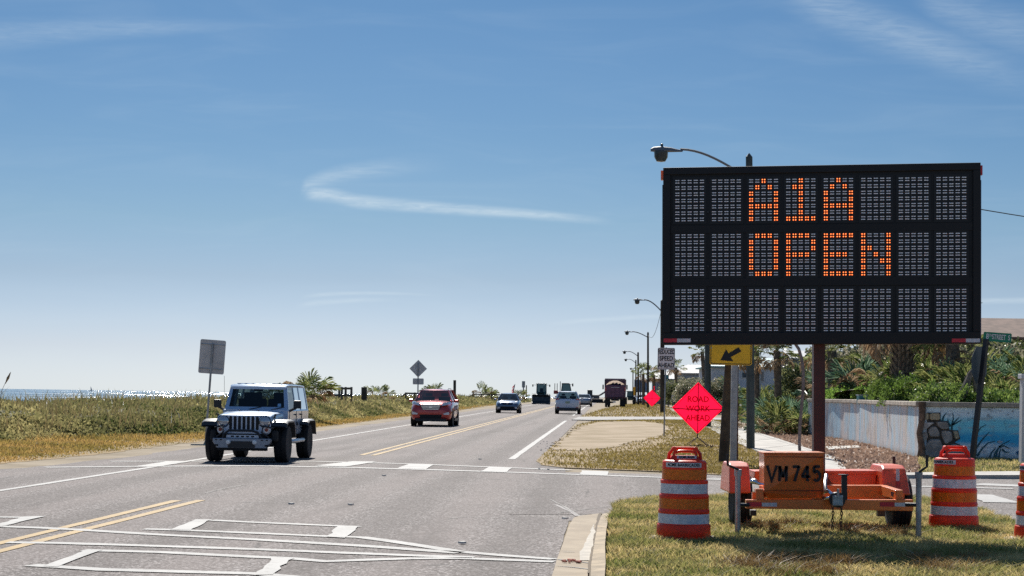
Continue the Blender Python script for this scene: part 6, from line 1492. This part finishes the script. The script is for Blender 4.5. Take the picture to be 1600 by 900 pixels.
# painted seaweed fronds on the sea mural (flat paint)
M_weed = mat('mural_dark_teal', (.03, .12, .15), .8, var=.3)
def weed(pts, w0, w1, m=M_weed):
    P = [W(*SX(x, y), dW)-W0 for x, y in pts]; q = MB(); n = len(P)
    for i, p in enumerate(P):
        dd = (P[min(i+1, n-1)]-P[max(i-1, 0)]).normalized(); nn = Vector((-dd.z, 0, dd.x)); w_ = (w0+(w1-w0)*i/(n-1))/2; q.v += [tuple(p+nn*w_+Vector((0, -.006, 0))), tuple(p-nn*w_+Vector((0, -.006, 0)))]
    q.f = [(2*i, 2*i+1, 2*i+3, 2*i+2) for i in range(n-1)]; obj('mural_frond', q, m, wt_)
for pts in ([(490, 290), (492, 240), (505, 190), (498, 140)], [(495, 250), (520, 215), (555, 180)], [(497, 245), (530, 230), (580, 200)], [(480, 260), (460, 225), (455, 190)], [(405, 215), (420, 170), (445, 138)],
            [(700, 470), (700, 400), (712, 320), (745, 270), (790, 245)], [(705, 450), (740, 400), (780, 350), (820, 310)], [(700, 460), (690, 390), (692, 330)], [(715, 520), (760, 450), (810, 405), (870, 390)], [(700, 520), (705, 470), (700, 440)],
            [(880, 540), (885, 490), (905, 440), (940, 415), (1000, 385)], [(905, 440), (950, 430), (1000, 455)], [(900, 545), (910, 490), (925, 440)], [(820, 540), (840, 490), (880, 445)], [(860, 540), (868, 500), (890, 455)], [(930, 460), (960, 485), (995, 490)]):
    weed(pts, .055, .015)
weed([(890, 395), (910, 388), (935, 397), (910, 405), (890, 395)], .03, .03, mat('mural_pale_fish', (.55, .5, .5), .8)); weed([(1060, 500), (1085, 485), (1120, 478)], .09, .09, mat('mural_deep_blue', (.01, .12, .26), .8))
# teal planter frames
for pts, dd_, lab in (((1342, 618, 1366, 631), 62, 'teal framed box standing on the wall left of the junipers'), ((1454, 599, 1471, 607), 56, 'small blue box between the junipers and palmettos')):
    q = MB(); x0, y0_, x1, y1_ = pts; g = W(x0, y1_, dd_); t = thing('garden_box', lab, 'box', g); q = MB(); pbox(q, x0, y0_, x1, y1_, dd_, .4); q.v = [tuple(Vector(v)-g) for v in q.v]; obj('box_body', q, mat('teal_paint', (.06, .25, .28), .6), t); q = MB(); pbox(q, x0-1, y0_-1.5, x1+1, y0_, dd_-.03, .46); q.v = [tuple(Vector(v)-g) for v in q.v]; obj('box_rim', q, mat('pale_rim', (.45, .5, .5), .6), t)

# planted bank behind the wall and along the bed
M_bank = mat('bank_soil', (.22, .20, .10), .95, col2=(.12, .12, .05), vscale=1.2, bump=.8, bscale=8)
def bank_h(x, y):
    # raised inside the wall, lower along the sidewalk
    inside = smooth((y-48.3)/.5) if x > W0.x+.3 else 0
    ww = 1.26 + .75*smooth((y-50)/12)*(1-.6*smooth((y-66)/12))
    return ww
pts2 = [G(x, y) for x, y in ((1434, 717), (1410, 710.5), (1385, 703.5), (1340, 692.5), (1290, 684.2), (1262, 681))]
q = MB(); rows = []
bx = [p.copy() for p in pts2]
grid = []
for j in range(12):
    y = 48.6+ j*3.0
    # left limit follows the wall, then the verge of the sidewalk
    xl = None
    for a, b_ in zip(pts2[:-1], pts2[1:]):
        if a.y <= y <= b_.y: u = (y-a.y)/(b_.y-a.y); xl = a.x+(b_.x-a.x)*u
    if xl is None: xl = W0.x if y < 60 else 12.4+(y-pts2[-1].y)*.0
    grid.append([(xl+.25+ (46-xl)*(i/18)**1.3, y) for i in range(19)])
q.v = [(x, y, bank_h(x, y)*(smooth((i*.8+.9)) if y < 70 else smooth(i/3.))*(0 if y > 80 else 1) + .18*math.sin(x*.9)*math.sin(y*.7)*(1 if i else 0)) for r_ in grid for i, (x, y) in enumerate(r_)]
q.f = [(j*19+i, j*19+i+1, (j+1)*19+i+1, (j+1)*19+i) for j in range(11) for i in range(18)]
struct('planted_bank', q, M_bank, smooth=True)

# ================================================================== PALMS AND PALMETTOS
def frond_mesh(name, m, seed, nb=20, pet=.75, bl=.58, droop=.25, bw=.024, spread=115):
    r = random.Random(seed); V_ = []; F_ = []
    def add(vs, fs): k = len(V_); V_.extend(vs); F_.extend([tuple(i+k for i in f) for f in fs])
    pts = [Vector((0, pet*u, .10*math.sin(u*math.pi*.6)-.10*u*u)) for u in (0, .35, .7, 1)]
    for i in range(3):
        a, b_ = pts[i], pts[i+1]; w_ = .012; add([a+Vector((-w_, 0, 0)), a+Vector((w_, 0, 0)), b_+Vector((w_*.7, 0, 0)), b_+Vector((-w_*.7, 0, 0))], [(0, 1, 2, 3)])
    hub = pts[-1]
    for k in range(nb):
        th = R(-spread+2*spread*k/(nb-1)+r.uniform(-3, 3)); L = bl*(1-.25*abs(th)/R(spread))*r.uniform(.9, 1.1); d = Vector((math.sin(th), math.cos(th), r.uniform(.0, .28))).normalized()
        sd = Vector((d.y, -d.x, 0)).normalized(); up = sd.cross(d)*-1
        p1 = hub+d*L*.5; p2 = hub+d*L*.85+Vector((0, 0, -droop*L*.25)); p3 = hub+d*L+Vector((0, 0, -droop*L*r.uniform(.5, 1.2))); w_ = bw*r.uniform(.8, 1.2)*L/.6
        add([hub, p1-sd*w_+Vector((0, 0, .015)), p1, p1+sd*w_+Vector((0, 0, .015)), p2-sd*w_*.5, p2+sd*w_*.5, p3], [(0, 2, 1), (0, 3, 2), (1, 2, 6, 4), (2, 3, 5, 6)])
    me = bpy.data.meshes.new(name); me.from_pydata([tuple(v) for v in V_], [], F_); me.materials.append(m); me.update(); return me
L_g = leafmat('palmetto_leaf', [(.05, .10, .02), (.10, .19, .035), (.19, .30, .06), (.30, .38, .10), (.42, .42, .16)], .38, .45)
L_b = leafmat('palmetto_leaf_brown', [(.32, .20, .11), (.45, .31, .19), (.26, .19, .09), (.52, .40, .26)], .6, .4)
L_blue = leafmat('palmetto_leaf_bluegreen', [(.04, .10, .05), (.08, .18, .10), (.14, .26, .15), (.30, .42, .28)], .38, .4)
FG = [frond_mesh('frond', L_g, i) for i in range(4)]; FB = [frond_mesh('frond', L_b, 10+i, droop=.5) for i in range(2)]; FBL = [frond_mesh('frond', L_blue, 20+i) for i in range(3)]
def place_frond(root, me, az, el, sc, off=(0, 0, 0), roll=0.):
    o = bpy.data.objects.new('frond', me); C.objects.link(o); o.parent = root
    M = Matrix.Rotation(az, 4, 'Z') @ Matrix.Rotation(el, 4, 'X') @ Matrix.Rotation(roll, 4, 'Y'); M = Matrix.Translation(off) @ M @ Matrix.Scale(sc, 4); o.matrix_local = M; return o
def palmetto(loc, R_, label, group, seed, pal=None, n=15, brown=.2):
    r = random.Random(seed); t = thing('saw_palmetto', label, 'palmetto', loc, 0, group)
    for k in range(n):
        src = FB if r.random() < brown else (pal or FG); az = r.random()*2*math.pi; el = R(r.uniform(8, 82)) if src is not FB else R(r.uniform(-5, 40))
        place_frond(t, r.choice(src), az, el, R_*r.uniform(.75, 1.1), (r.uniform(-.12, .12)*R_, r.uniform(-.12, .12)*R_, r.uniform(0, .15)*R_), r.uniform(-.4, .4))
    return t
random.seed(21)
g_bank = 'saw palmettos covering the bank behind the painted wall'; g_bed = 'saw palmettos massed between the sidewalk and the painted wall'
def wall_x(y):
    for a, b_ in zip(pts2[:-1], pts2[1:]):
        if a.y <= y <= b_.y: return a.x+(b_.x-a.x)*(y-a.y)/(b_.y-a.y)
    return 12.5 if y > 70 else W0.x
k = 0
for _ in range(400):
    if k >= 125: break
    y = 51.5+30*random.random()**1.3; px = random.uniform(1275, 1620); x = (px-800)/F*y
    if x < wall_x(y)+1.0: continue
    if 1372 < px < 1448 and y < 64: continue
    z = bank_h(x, y)+.0; palmetto((x, y, z-.1), random.uniform(.72, 1.1)*(1+max(0, y-55)/120), 'spiky green saw palmetto on the raised bank behind the painted wall', g_bank, 100+k, random.choice([None, None, FBL]), 15, .25); k += 1
k = 0
for _ in range(400):
    if k >= 62: break
    px = random.uniform(1192, 1275); gy = random.uniform(640, 682); g = G(px, gy)
    if g.x > wall_x(g.y)-.2 and g.y < 79: continue
    if gy > 684 - (px-1192)*.05: continue
    palmetto((g.x, g.y, g.z), random.uniform(.75, 1.15)*(1+(g.y-60)/150), 'spiky saw palmetto massed between the sidewalk and the left end of the painted wall', g_bed, 300+k, random.choice([None, FBL]), 15, .2); k += 1
# a few behind the wall's left end, low bank on the right of the sidewalk farther off
for k in range(26):
    px = random.uniform(1060, 1240); g = G(px, random.uniform(630, 648)); 
    if px < 1120 and g.y < 130: g = G(px, 636)
    palmetto((g.x+2, g.y, g.z), random.uniform(1.5, 2.3), 'distant saw palmetto beside the far sidewalk', 'distant saw palmettos beside the far sidewalk', 400+k, random.choice([None, FBL]), 13, .3)
# sea-side palmettos standing out of the dune
for i, (px, py, dd_, sc, n_) in enumerate(((466, 626, 88, .85, 14), (480, 622, 84, 1.15, 20), (425, 623, 96, .75, 10), (677, 621, 170, 1.2, 12), (755, 622, 240, 1.5, 12), (765, 623, 250, 1.3, 12), (585, 622, 130, .9, 9), (600, 622, 140, .8, 9), (812, 624, 300, 1.6, 10))):
    g = W(px, py, dd_); g.z = min(g.z, rise(dd_)+1.1)
    lab = ['spiky palmetto behind the roof of the silver off-roader', 'tall spiky palmetto just right of the silver off-roader', 'small palmetto tips behind the off-roader on its left', 'palmetto tuft left of the red car roof', 'left of the two palmettos by the long railing', 'right of the two palmettos by the long railing', 'small palmetto right of the stubby dune post', 'small palmetto left of the diamond sign', 'far palmetto clump beside the small sign back'][i]
    palmetto(g, sc, lab, 'palmettos standing out of the dune scrub', 500+i, None, n_, .3)
# sea oats plume, far left
g = W(-2, 640, 46); q = MB(); q.tube([g, W(3, 610, 46), W(15, 583, 46)], [.008, .006, .004], 5); o = thing('sea_oats', 'thin plumed sea oats stalk at the far left edge', 'plant', g)
q.v = [tuple(Vector(v)-g) for v in q.v]; obj('stalk', q, M_wood, o); q = MB(); a = W(8, 600, 46)-g; b_ = W(17, 581, 46)-g; q.tube([a, a.lerp(b_, .5), b_], [.006, .035, .004], 5); obj('seed_head', q, mat('seed_head', (.30, .22, .12), .9), o)
# sabal palms
M_trunk = mat('palm_trunk_bark', (.19, .15, .115), .95, var=.45, vscale=5, bump=.8, bscale=14)
def palm(loc, H, rt, R_, label, nf=30, boots=False, seed=1, brown=.25, lean=0.):
    r = random.Random(seed); t = thing('cabbage_palm', label, 'palm tree', loc)
    q = MB(); n = 8; q.tube([Vector((lean*(i/n)**2, 0, H*i/n)) for i in range(n+1)], [rt*(1.15 if i == 0 else 1+.06*math.sin(i*2.3)) for i in range(n+1)], 12); tr = obj('trunk', q, M_trunk, t, smooth=40)
    if boots:
        bb_ = MB(); M_boot = mat('palm_boots', (.27, .22, .17), .9, var=.4, vscale=6)
        rows_ = int(H/.13)
        for j in range(3, rows_):
            for k in range(9):
                a = 2*math.pi*(k+.5*(j % 2))/9; z = j*.13; dr = Vector((math.cos(a), math.sin(a), 0)); sd = Vector((-math.sin(a), math.cos(a), 0)); p = dr*rt*.97+Vector((lean*(z/H)**2, 0, z)); tip = p+dr*.13+Vector((0, 0, .22))+sd*r.uniform(-.03, .03)
                one = MB(); one.add([p-sd*.07, p+sd*.07, p+dr*.05, tip-sd*.025, tip+sd*.025, tip+dr*.02], [(0, 1, 4, 3), (1, 2, 5, 4), (2, 0, 3, 5), (3, 4, 5)]); 
                bb_.add(one.v, one.f)
        o_ = obj('leaf_boots', bb_, M_boot, tr); o_['kind'] = 'stuff'
    for k in range(nf):
        az = r.random()*2*math.pi; u = r.random(); el = R(-55+130*u); src = FB if (u < .25 or r.random() < brown*.3) else FG
        place_frond(t, r.choice(src), az, el, R_*r.uniform(.85, 1.1), (lean, 0, H), r.uniform(-.5, .5))
    return t
def palm_px(trunk_px, crown_px, d, rt, R_, label, **k):
    c = W(*crown_px, d); g = Vector((W(trunk_px[0], 640, d).x, d, k.pop('z0', rise(d)))); palm(g, c.z-g.z, rt, R_, label, lean=c.x-g.x, **k)
palm_px((1216, 0), (1214, 549), 82, .17, 1.05, 'cabbage palm with a ragged crown left of the mast, in front of the white house', seed=3)
palm_px((1183, 0), (1182, 548), 88, .13, .95, 'thin reddish palm just right of the near lamp pole', seed=4, nf=22)
palm_px((1101, 0), (1097, 549), 150, .16, .95, 'slender palm left of the arrow sign', seed=5, nf=24)
palm_px((1005, 0), (1005, 584), 255, .2, 1.3, 'left of the pair of far palms behind the third lamp pole', seed=6, nf=22)
palm_px((1022, 0), (1022, 586), 250, .2, 1.2, 'right of the pair of far palms behind the third lamp pole', seed=7, nf=22)
palm_px((1056, 0), (1056, 574), 230, .2, 1.1, 'far palm beside the pale roof', seed=8, nf=20)
palm_px((1410, 0), (1411, 478), 60, .33, 1.8, 'thick palm trunk covered in crisscross leaf boots above the junipers', seed=9, nf=26, boots=True, z0=1.45)
palm_px((1489, 0), (1488, 533), 57, .22, 1.15, 'short palm with a shaggy skirt right of the thick booted palm', seed=10, nf=24, brown=.3, z0=1.5)
palm_px((1300, 0), (1300, 549), 75, .2, 1.2, 'palm standing just right of the board mast above the palmettos', seed=11, nf=24, brown=.0, z0=1.8)
# driftwood stump
g = W(1514, 616, 49); q = MB(); q.tube([(-.25, 0, -.1), (-.1, 0, .15), (.02, 0, .55), (.10, 0, .72)], [.16, .12, .08, .02], 8); q.tube([(.3, 0, -.1), (.22, .05, .2), (.12, .0, .5)], [.14, .1, .04], 8); q.v = [tuple(Vector(v)+g) for v in q.v]; solo('driftwood_stump', q, M_wood, 'pale forked driftwood stump behind the stop sign post', 'stump', g, smooth=True)

# junipers and bright shrubs just behind the wall
def shrub(name, px0, px1, ytop, ybot, d, m, label, seed, n=5200, depth=1.2, up=.6, sz=(.05, .09)):
    r = np.random.default_rng(seed); a, b_, tp = W(px0, ybot, d), W(px1, ybot, d), W((px0+px1)/2, ytop, d); c = (a+b_)/2; rx = (b_.x-a.x)/2; rz = tp.z-a.z; g = Vector((c.x, d+depth*.5, a.z))
    t = thing(name, label, 'shrub', g)
    u = r.random(n)*2*np.pi; v = np.arccos(r.random(n)); sc = .72+.30*r.random(n); lump = 1+.22*np.sin(u*5+seed)*np.sin(v*6)+.14*np.sin(u*11+v*9)
    P = np.column_stack([rx*np.sin(v)**.8*np.cos(u)*sc*lump, depth*np.sin(v)*np.sin(u)*sc*lump, (rz*np.cos(v)**.75)*sc*lump])
    verts, faces = leaves(P, sz[0]+(sz[1]-sz[0])*r.random(n), .32, up); f_ = np_mesh('foliage', verts, faces, m, kind=None, parent=t, loops=4)
    q = MB(); 
    for k in range(5): x = (k-2)*rx*.35; q.tube([(0, 0, -.3), (x*.5, 0, rz*.3), (x, 0, rz*.75)], [.05, .035, .012], 6)
    o_ = obj('branches', q, M_trunk, t); o_['kind'] = 'stuff'
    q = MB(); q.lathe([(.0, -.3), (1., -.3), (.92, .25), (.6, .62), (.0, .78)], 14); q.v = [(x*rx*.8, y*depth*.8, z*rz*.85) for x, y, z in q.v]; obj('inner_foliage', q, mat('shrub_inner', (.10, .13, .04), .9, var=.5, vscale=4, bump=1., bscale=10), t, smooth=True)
J_g = leafmat('juniper_leaf', [(.04, .09, .02), (.09, .17, .03), (.17, .27, .05), (.26, .34, .08)], .5, .45); J_b = leafmat('juniper_leaf_rusty', [(.10, .17, .03), (.20, .22, .06), (.50, .25, .11), (.62, .34, .17), (.46, .24, .11), (.16, .24, .05)], .6, .45, .8)
L_br = leafmat('bright_shrub_leaf', [(.07, .15, .02), (.13, .27, .03), (.22, .40, .05), (.30, .45, .09)], .4, .5)
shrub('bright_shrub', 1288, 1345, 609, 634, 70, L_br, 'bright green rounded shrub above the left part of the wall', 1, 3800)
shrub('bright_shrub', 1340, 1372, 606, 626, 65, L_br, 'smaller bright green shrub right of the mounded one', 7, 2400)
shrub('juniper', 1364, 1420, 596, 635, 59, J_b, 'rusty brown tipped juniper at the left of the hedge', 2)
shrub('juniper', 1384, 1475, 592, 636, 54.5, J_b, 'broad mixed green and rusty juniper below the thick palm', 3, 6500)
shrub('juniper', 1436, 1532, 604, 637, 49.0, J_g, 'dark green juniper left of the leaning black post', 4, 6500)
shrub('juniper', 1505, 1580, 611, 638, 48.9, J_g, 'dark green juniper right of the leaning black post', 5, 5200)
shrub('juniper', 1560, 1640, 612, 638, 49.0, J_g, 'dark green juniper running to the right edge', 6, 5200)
shrub('yellow_shrub', 1552, 1600, 613, 624, 52, leafmat('yellow_leaf', [(.30, .32, .02), (.45, .42, .03), (.5, .5, .06)], .5, .4), 'low yellow green ground shrub behind the junipers', 8, 3000)
# broadleaf trees far right, with trunks
def tree(loc, H, Rr, m, label, seed, n=9000):
    r = np.random.default_rng(seed); t = thing('broadleaf_tree', label, 'tree', loc); q = MB(); q.tube([(0, 0, -.2), (.1, 0, H*.4), (-.1, .1, H*.75)], [.18, .13, .05], 8); rr_ = random.Random(seed); tr = obj('trunk', q, M_trunk, t, smooth=True)
    q = MB()
    for k in range(7): a = k*.9; q.tube([(0, 0, H*.35+.05*k), (Rr*.4*math.cos(a), Rr*.4*math.sin(a), H*.6), (Rr*.8*math.cos(a), Rr*.8*math.sin(a), H*.8)], [.07, .045, .015], 5)
    o_ = obj('branches', q, M_trunk, t); o_['kind'] = 'stuff'
    cs = np.array([[rr_.uniform(-1, 1)*Rr*.7, rr_.uniform(-1, 1)*Rr*.7, H*rr_.uniform(.5, .95)] for _ in range(16)]); idx = r.integers(0, 16, n); dv = r.normal(0, 1, (n, 3)); dv /= np.linalg.norm(dv, axis=1)[:, None]
    P = cs[idx]+dv*(Rr*.36)*(.6+.4*r.random(n))[:, None]; v, f = leaves(P, .09+.09*r.random(n), .4, .3); np_mesh('crown', v, f, m, kind=None, parent=t, loops=4)
T_g = leafmat('tree_leaf', [(.06, .09, .03), (.13, .17, .05), (.24, .26, .09), (.38, .31, .17), (.45, .40, .29)], .45, .45)
for i, (px, d, z0, H, Rr, lab) in enumerate(((1575, 72, 2., 1.75, 1.9, 'bushy olive tree behind the street name plate'), (1620, 68, 2., 1.9, 1.9, 'bushy olive tree at the right edge'), (1525, 76, 2., 1.9, 1.6, 'low bushy tree behind the stop sign back'), (1460, 80, 2, 2.2, 1.8, 'dark bushy tree between the palms'), (1385, 84, 2, 2.3, 2.0, 'dark bushy tree behind the thick palm'), (1325, 88, 2, 2.2, 2., 'bushy tree right of the mast'), (1270, 95, 1., 2.3, 2., 'bushy tree behind the mast'), (1120, 150, .3, 2.6, 2.2, 'dark bush behind the pink road work sign'), (1085, 170, .3, 2.8, 2.3, 'dark bush behind the pink sign, left'), (1058, 200, .4, 2.8, 2.4, 'dark bush behind the walking people'), (1075, 240, .4, 3.6, 2.6, 'far tree below the pale roof'))):
    x = (px-800)/F*d; tree(Vector((x, d, z0-.2)), H, Rr, T_g if i % 3 else leafmat('dark_tree_leaf', [(.04, .07, .02), (.09, .14, .04), (.17, .22, .07), (.28, .28, .13)], .45, .45), lab, 40+i, 5200)
# low scrub behind the right verge up to the far end
P = np.column_stack([rng.random(42000), rng.random(42000)]); y = 82+240*P[:, 0]**1.6; xl = .0518*y+ np.where(y < 120, 8.9, 8.6)+1.0; x = xl+P[:, 1]**1.4*(9+y*.05); h_ = vnoise(np.column_stack([x, y]), .25, 77)
keep = h_ > .28; x, y, h_ = x[keep], y[keep], h_[keep]; z = rise_np(y)+rng.random(len(x))**.7*(.3+1.5*h_)
v, f = leaves(np.column_stack([x, y, z]), (.10+.12*rng.random(len(x)))*(1+y/200), .4, .4)
np_mesh('roadside_scrub', v, f, leafmat('roadside_scrub', [(.04, .06, .015), (.10, .12, .03), (.20, .18, .06), (.30, .22, .10), (.12, .14, .04)], .5, .4, .12), loops=4, label='low olive and tan scrub beside the far sidewalk', cat='scrub')

# ================================================================== HOUSES
M_wwall = mat('white_stucco', (.58, .60, .64), .8, var=.1, vscale=.6); M_roofg = mat('grey_roof', (.30, .31, .33), .7, var=.2, vscale=.5); M_roofb = mat('blue_grey_roof', (.06, .09, .13), .6, var=.2, vscale=.5); M_win = mat('dark_window_glass', (.05, .07, .09), .1, spec=.8); M_brick = mat('brown_shingle', (.20, .13, .10), .9, var=.3, vscale=1.5, bump=.5, bscale=6)
def house(px0, px1, ytop, d, depth, wallm, roofm, label, roof='gable_side', rh=1.2, wins=(), z0=None, over=.35, ridge=.5):
    a, b_ = W(px0, ytop, d), W(px1, ytop, d); g = Vector(((a.x+b_.x)/2, d, rise(d) if z0 is None else z0)); Hh = (a.z+b_.z)/2-g.z; Wd = b_.x-a.x
    t = thing('house', label, 'house', g); q = MB(); q.box((0, depth/2, Hh/2), (Wd, depth, Hh)); obj('wall', q, wallm, t)
    x0, x1, y0, y1 = -Wd/2-over, Wd/2+over, -over, depth+over
    if roof == 'gable_side': pr = [(y0, Hh+.002), (depth*ridge, Hh+rh), (y1, Hh+.002), (y1, Hh-.15), (y0, Hh-.15)]; q = MB(); q.prism([Vector((0, y, z)) for y, z in pr], (x0, 0, 0), (x1, 0, 0))
    elif roof == 'hip': q = MB(); q.add([(x0, y0, Hh), (x1, y0, Hh), (x1, y1, Hh), (x0, y1, Hh), (x0*.45, depth/2, Hh+rh), (x1*.45, depth/2, Hh+rh), (x0, y0, Hh-.15), (x1, y0, Hh-.15), (x1, y1, Hh-.15), (x0, y1, Hh-.15)], [(0, 1, 5, 4), (1, 2, 5), (2, 3, 4, 5), (3, 0, 4), (0, 6, 7, 1), (1, 7, 8, 2), (2, 8, 9, 3), (3, 9, 6, 0), (6, 9, 8, 7)])
    elif roof == 'gable_front': q = MB(); q.prism([Vector(p) for p in ((x0, 0, Hh-.1), (0, 0, Hh+rh), (x1, 0, Hh-.1))], (0, y0, 0), (0, y1, 0))
    else: q = MB(); q.box((0, depth/2, Hh+rh/2+.002), (Wd+2*over, depth+2*over, rh))
    obj('roof', q, roofm, t)
    for wx, wy, ww, wh in wins:
        c = W(wx, wy, d)-g; s = d/F; q = MB(); q.box((c.x, -.03, c.z), (ww*s+.16, .08, wh*s+.16)); fr = obj('window', q, mat('window_frame_white', (.6, .6, .6), .6), t); q = MB(); q.box((c.x, -.075, c.z), (ww*s, .02, wh*s)); obj('pane', q, M_win, fr)
    return t
house(1112, 1262, 573, 178, 12, M_wwall, mat('teal_metal_roof', (.10, .26, .28), .5, var=.1), 'long white single storey house behind the near lamp pole', 'hip', 1.0, [(1191, 588, 4.5, 15), (1163, 586, 7, 8), (1225, 588, 7, 9), (1137, 588, 8, 9)])
house(1026, 1062, 592, 300, 10, mat('grey_blue_wall', (.16, .19, .24), .8), M_roofb, 'two storey house with a dark blue roof behind the reduced speed sign', 'gable_side', 1.3, [(1032, 599, 4, 5), (1042, 599, 4, 5), (1052, 599, 4, 5), (1032, 610, 4, 5), (1042, 610, 4, 5), (1052, 610, 4, 5)])
house(1068, 1118, 583, 280, 12, mat('grey_white_wall', (.30, .32, .36), .8), mat('pale_roof', (.50, .48, .46), .7, var=.1), 'house with a broad pale roof right of the blue roofed house', 'hip', 1.4, [(1076, 592, 5, 5), (1088, 592, 5, 5), (1100, 592, 5, 5), (1076, 606, 5, 6), (1092, 606, 5, 6)])
house(1064, 1092, 578, 300, 9, mat('dark_wall', (.10, .12, .15), .8), M_roofb, 'dark gabled house behind the pale roof', 'gable_front', .9)
house(1480, 1680, 527, 125, 12, mat('brown_wall', (.10, .075, .06), .9), M_brick, 'large house with a brown shingle roof behind the street name plate', 'gable_side', 1.6, z0=.5, over=.6)
house(1240, 1300, 560, 160, 9, mat('grey_wall2', (.25, .27, .30), .8), M_roofg, 'grey roofed house half hidden by palms near the mast', 'gable_side', .8)

# ================================================================== PEOPLE on the far sidewalk
def person(px, gy, d, h, label, shirt, trousers, hair, skin, stride=.3, face_=0.):
    b_ = W(px, gy, d); g = Vector((b_.x, d, rise(d)+.06)); t = thing('person', label, 'person', g, face_); k = h/1.72
    sk = {'pelvis': (0, 0, .93, .135), 'belly': (0, .0, 1.08, .135), 'chest': (0, .0, 1.30, .155), 'neck': (0, 0, 1.47, .06), 'head': (0, -.01, 1.57, .085), 'crown': (0, 0, 1.66, .085),
          'hipL': (-.09, 0, .90, .10), 'kneeL': (-.10, -stride*.55, .49, .065), 'ankL': (-.10, -stride*.5, .09, .042), 'toeL': (-.10, -stride*.5-.14, .045, .035),
          'hipR': (.09, 0, .90, .10), 'kneeR': (.10, stride*.25, .50, .065), 'ankR': (.10, stride*.9, .13, .042), 'toeR': (.10, stride*.9-.12, .05, .035),
          'shL': (-.17, 0, 1.40, .06), 'elL': (-.25, .06, 1.13, .042), 'wrL': (-.24, -.08, .90, .03), 'haL': (-.24, -.10, .82, .035),
          'shR': (.17, 0, 1.40, .06), 'elR': (.25, .04, 1.13, .042), 'wrR': (.22, -.14, .93, .03), 'haR': (.22, -.17, .86, .035)}
    names = list(sk); ed = [('pelvis', 'belly'), ('belly', 'chest'), ('chest', 'neck'), ('neck', 'head'), ('head', 'crown')]
    for s in 'LR': ed += [('pelvis', 'hip'+s), ('hip'+s, 'knee'+s), ('knee'+s, 'ank'+s), ('ank'+s, 'toe'+s), ('chest', 'sh'+s), ('sh'+s, 'el'+s), ('el'+s, 'wr'+s), ('wr'+s, 'ha'+s)]
    me = bpy.data.meshes.new('body'); me.from_pydata([tuple(c*k for c in sk[n_][:3]) for n_ in names], [(names.index(a), names.index(b2)) for a, b2 in ed], [])
    m = bpy.data.materials.new('person_colours'); m.use_nodes = True; nt = NT(m.node_tree); bs = nt.n['Principled BSDF']; bs.inputs['Roughness'].default_value = .8
    tcc = nt.new('ShaderNodeTexCoord'); sp = nt.new('ShaderNodeSeparateXYZ'); nt.l.new(tcc.outputs['Object'], sp.inputs[0])
    c = nt.mix(nt.math('GREATER_THAN', sp.outputs[2], .95*k), trousers, shirt); c = nt.mix(nt.math('GREATER_THAN', sp.outputs[2], 1.46*k), c, skin); c = nt.mix(nt.math('LESS_THAN', sp.outputs[2], .09*k), c, (.03, .03, .03)); nt.l.new(c, bs.inputs['Base Color'])
    me.materials.append(m); o = bpy.data.objects.new('body', me); C.objects.link(o); o.parent = t
    md = o.modifiers.new('skin', 'SKIN'); md.use_smooth_shade = True; sv = me.skin_vertices[0].data
    for i, n_ in enumerate(names): sv[i].radius = (sk[n_][3]*k, sk[n_][3]*k*(.78 if n_ in ('chest', 'belly', 'pelvis') else 1)); 
    sv[0].use_root = True; o.modifiers.new('sub', 'SUBSURF').levels = 1; o.modifiers['sub'].render_levels = 2
    q = MB(); q.lathe([(.10, 1.60), (.112, 1.66), (.10, 1.73), (.05, 1.775), (0, 1.785)], 14, (0, .01, 0)); q.v = [tuple(c_*k for c_ in v) for v in q.v]; obj('hair' if hair[0] < .5 else 'hat', q, mat('headwear_%d' % int(px), hair, .8), t, smooth=True)
    q = MB(); q.box((0, -.098*k, 1.585*k), (.022*k, .03*k, .035*k), taper=(.6, .6)); obj('nose', q, mat('skin_tone', skin, .6), t)
    return t
person(1052.5, 638, 196, 1.72, 'person in a pale checked shirt and white hat walking on the far sidewalk', (.42, .42, .46), (.03, .035, .05), (.7, .68, .62), (.45, .28, .20), .3, 0.)
person(1044.5, 637, 205, 1.62, 'person in dark clothes with light brown hair walking on the far sidewalk', (.04, .035, .04), (.04, .04, .05), (.30, .20, .11), (.45, .28, .20), .22, .2)
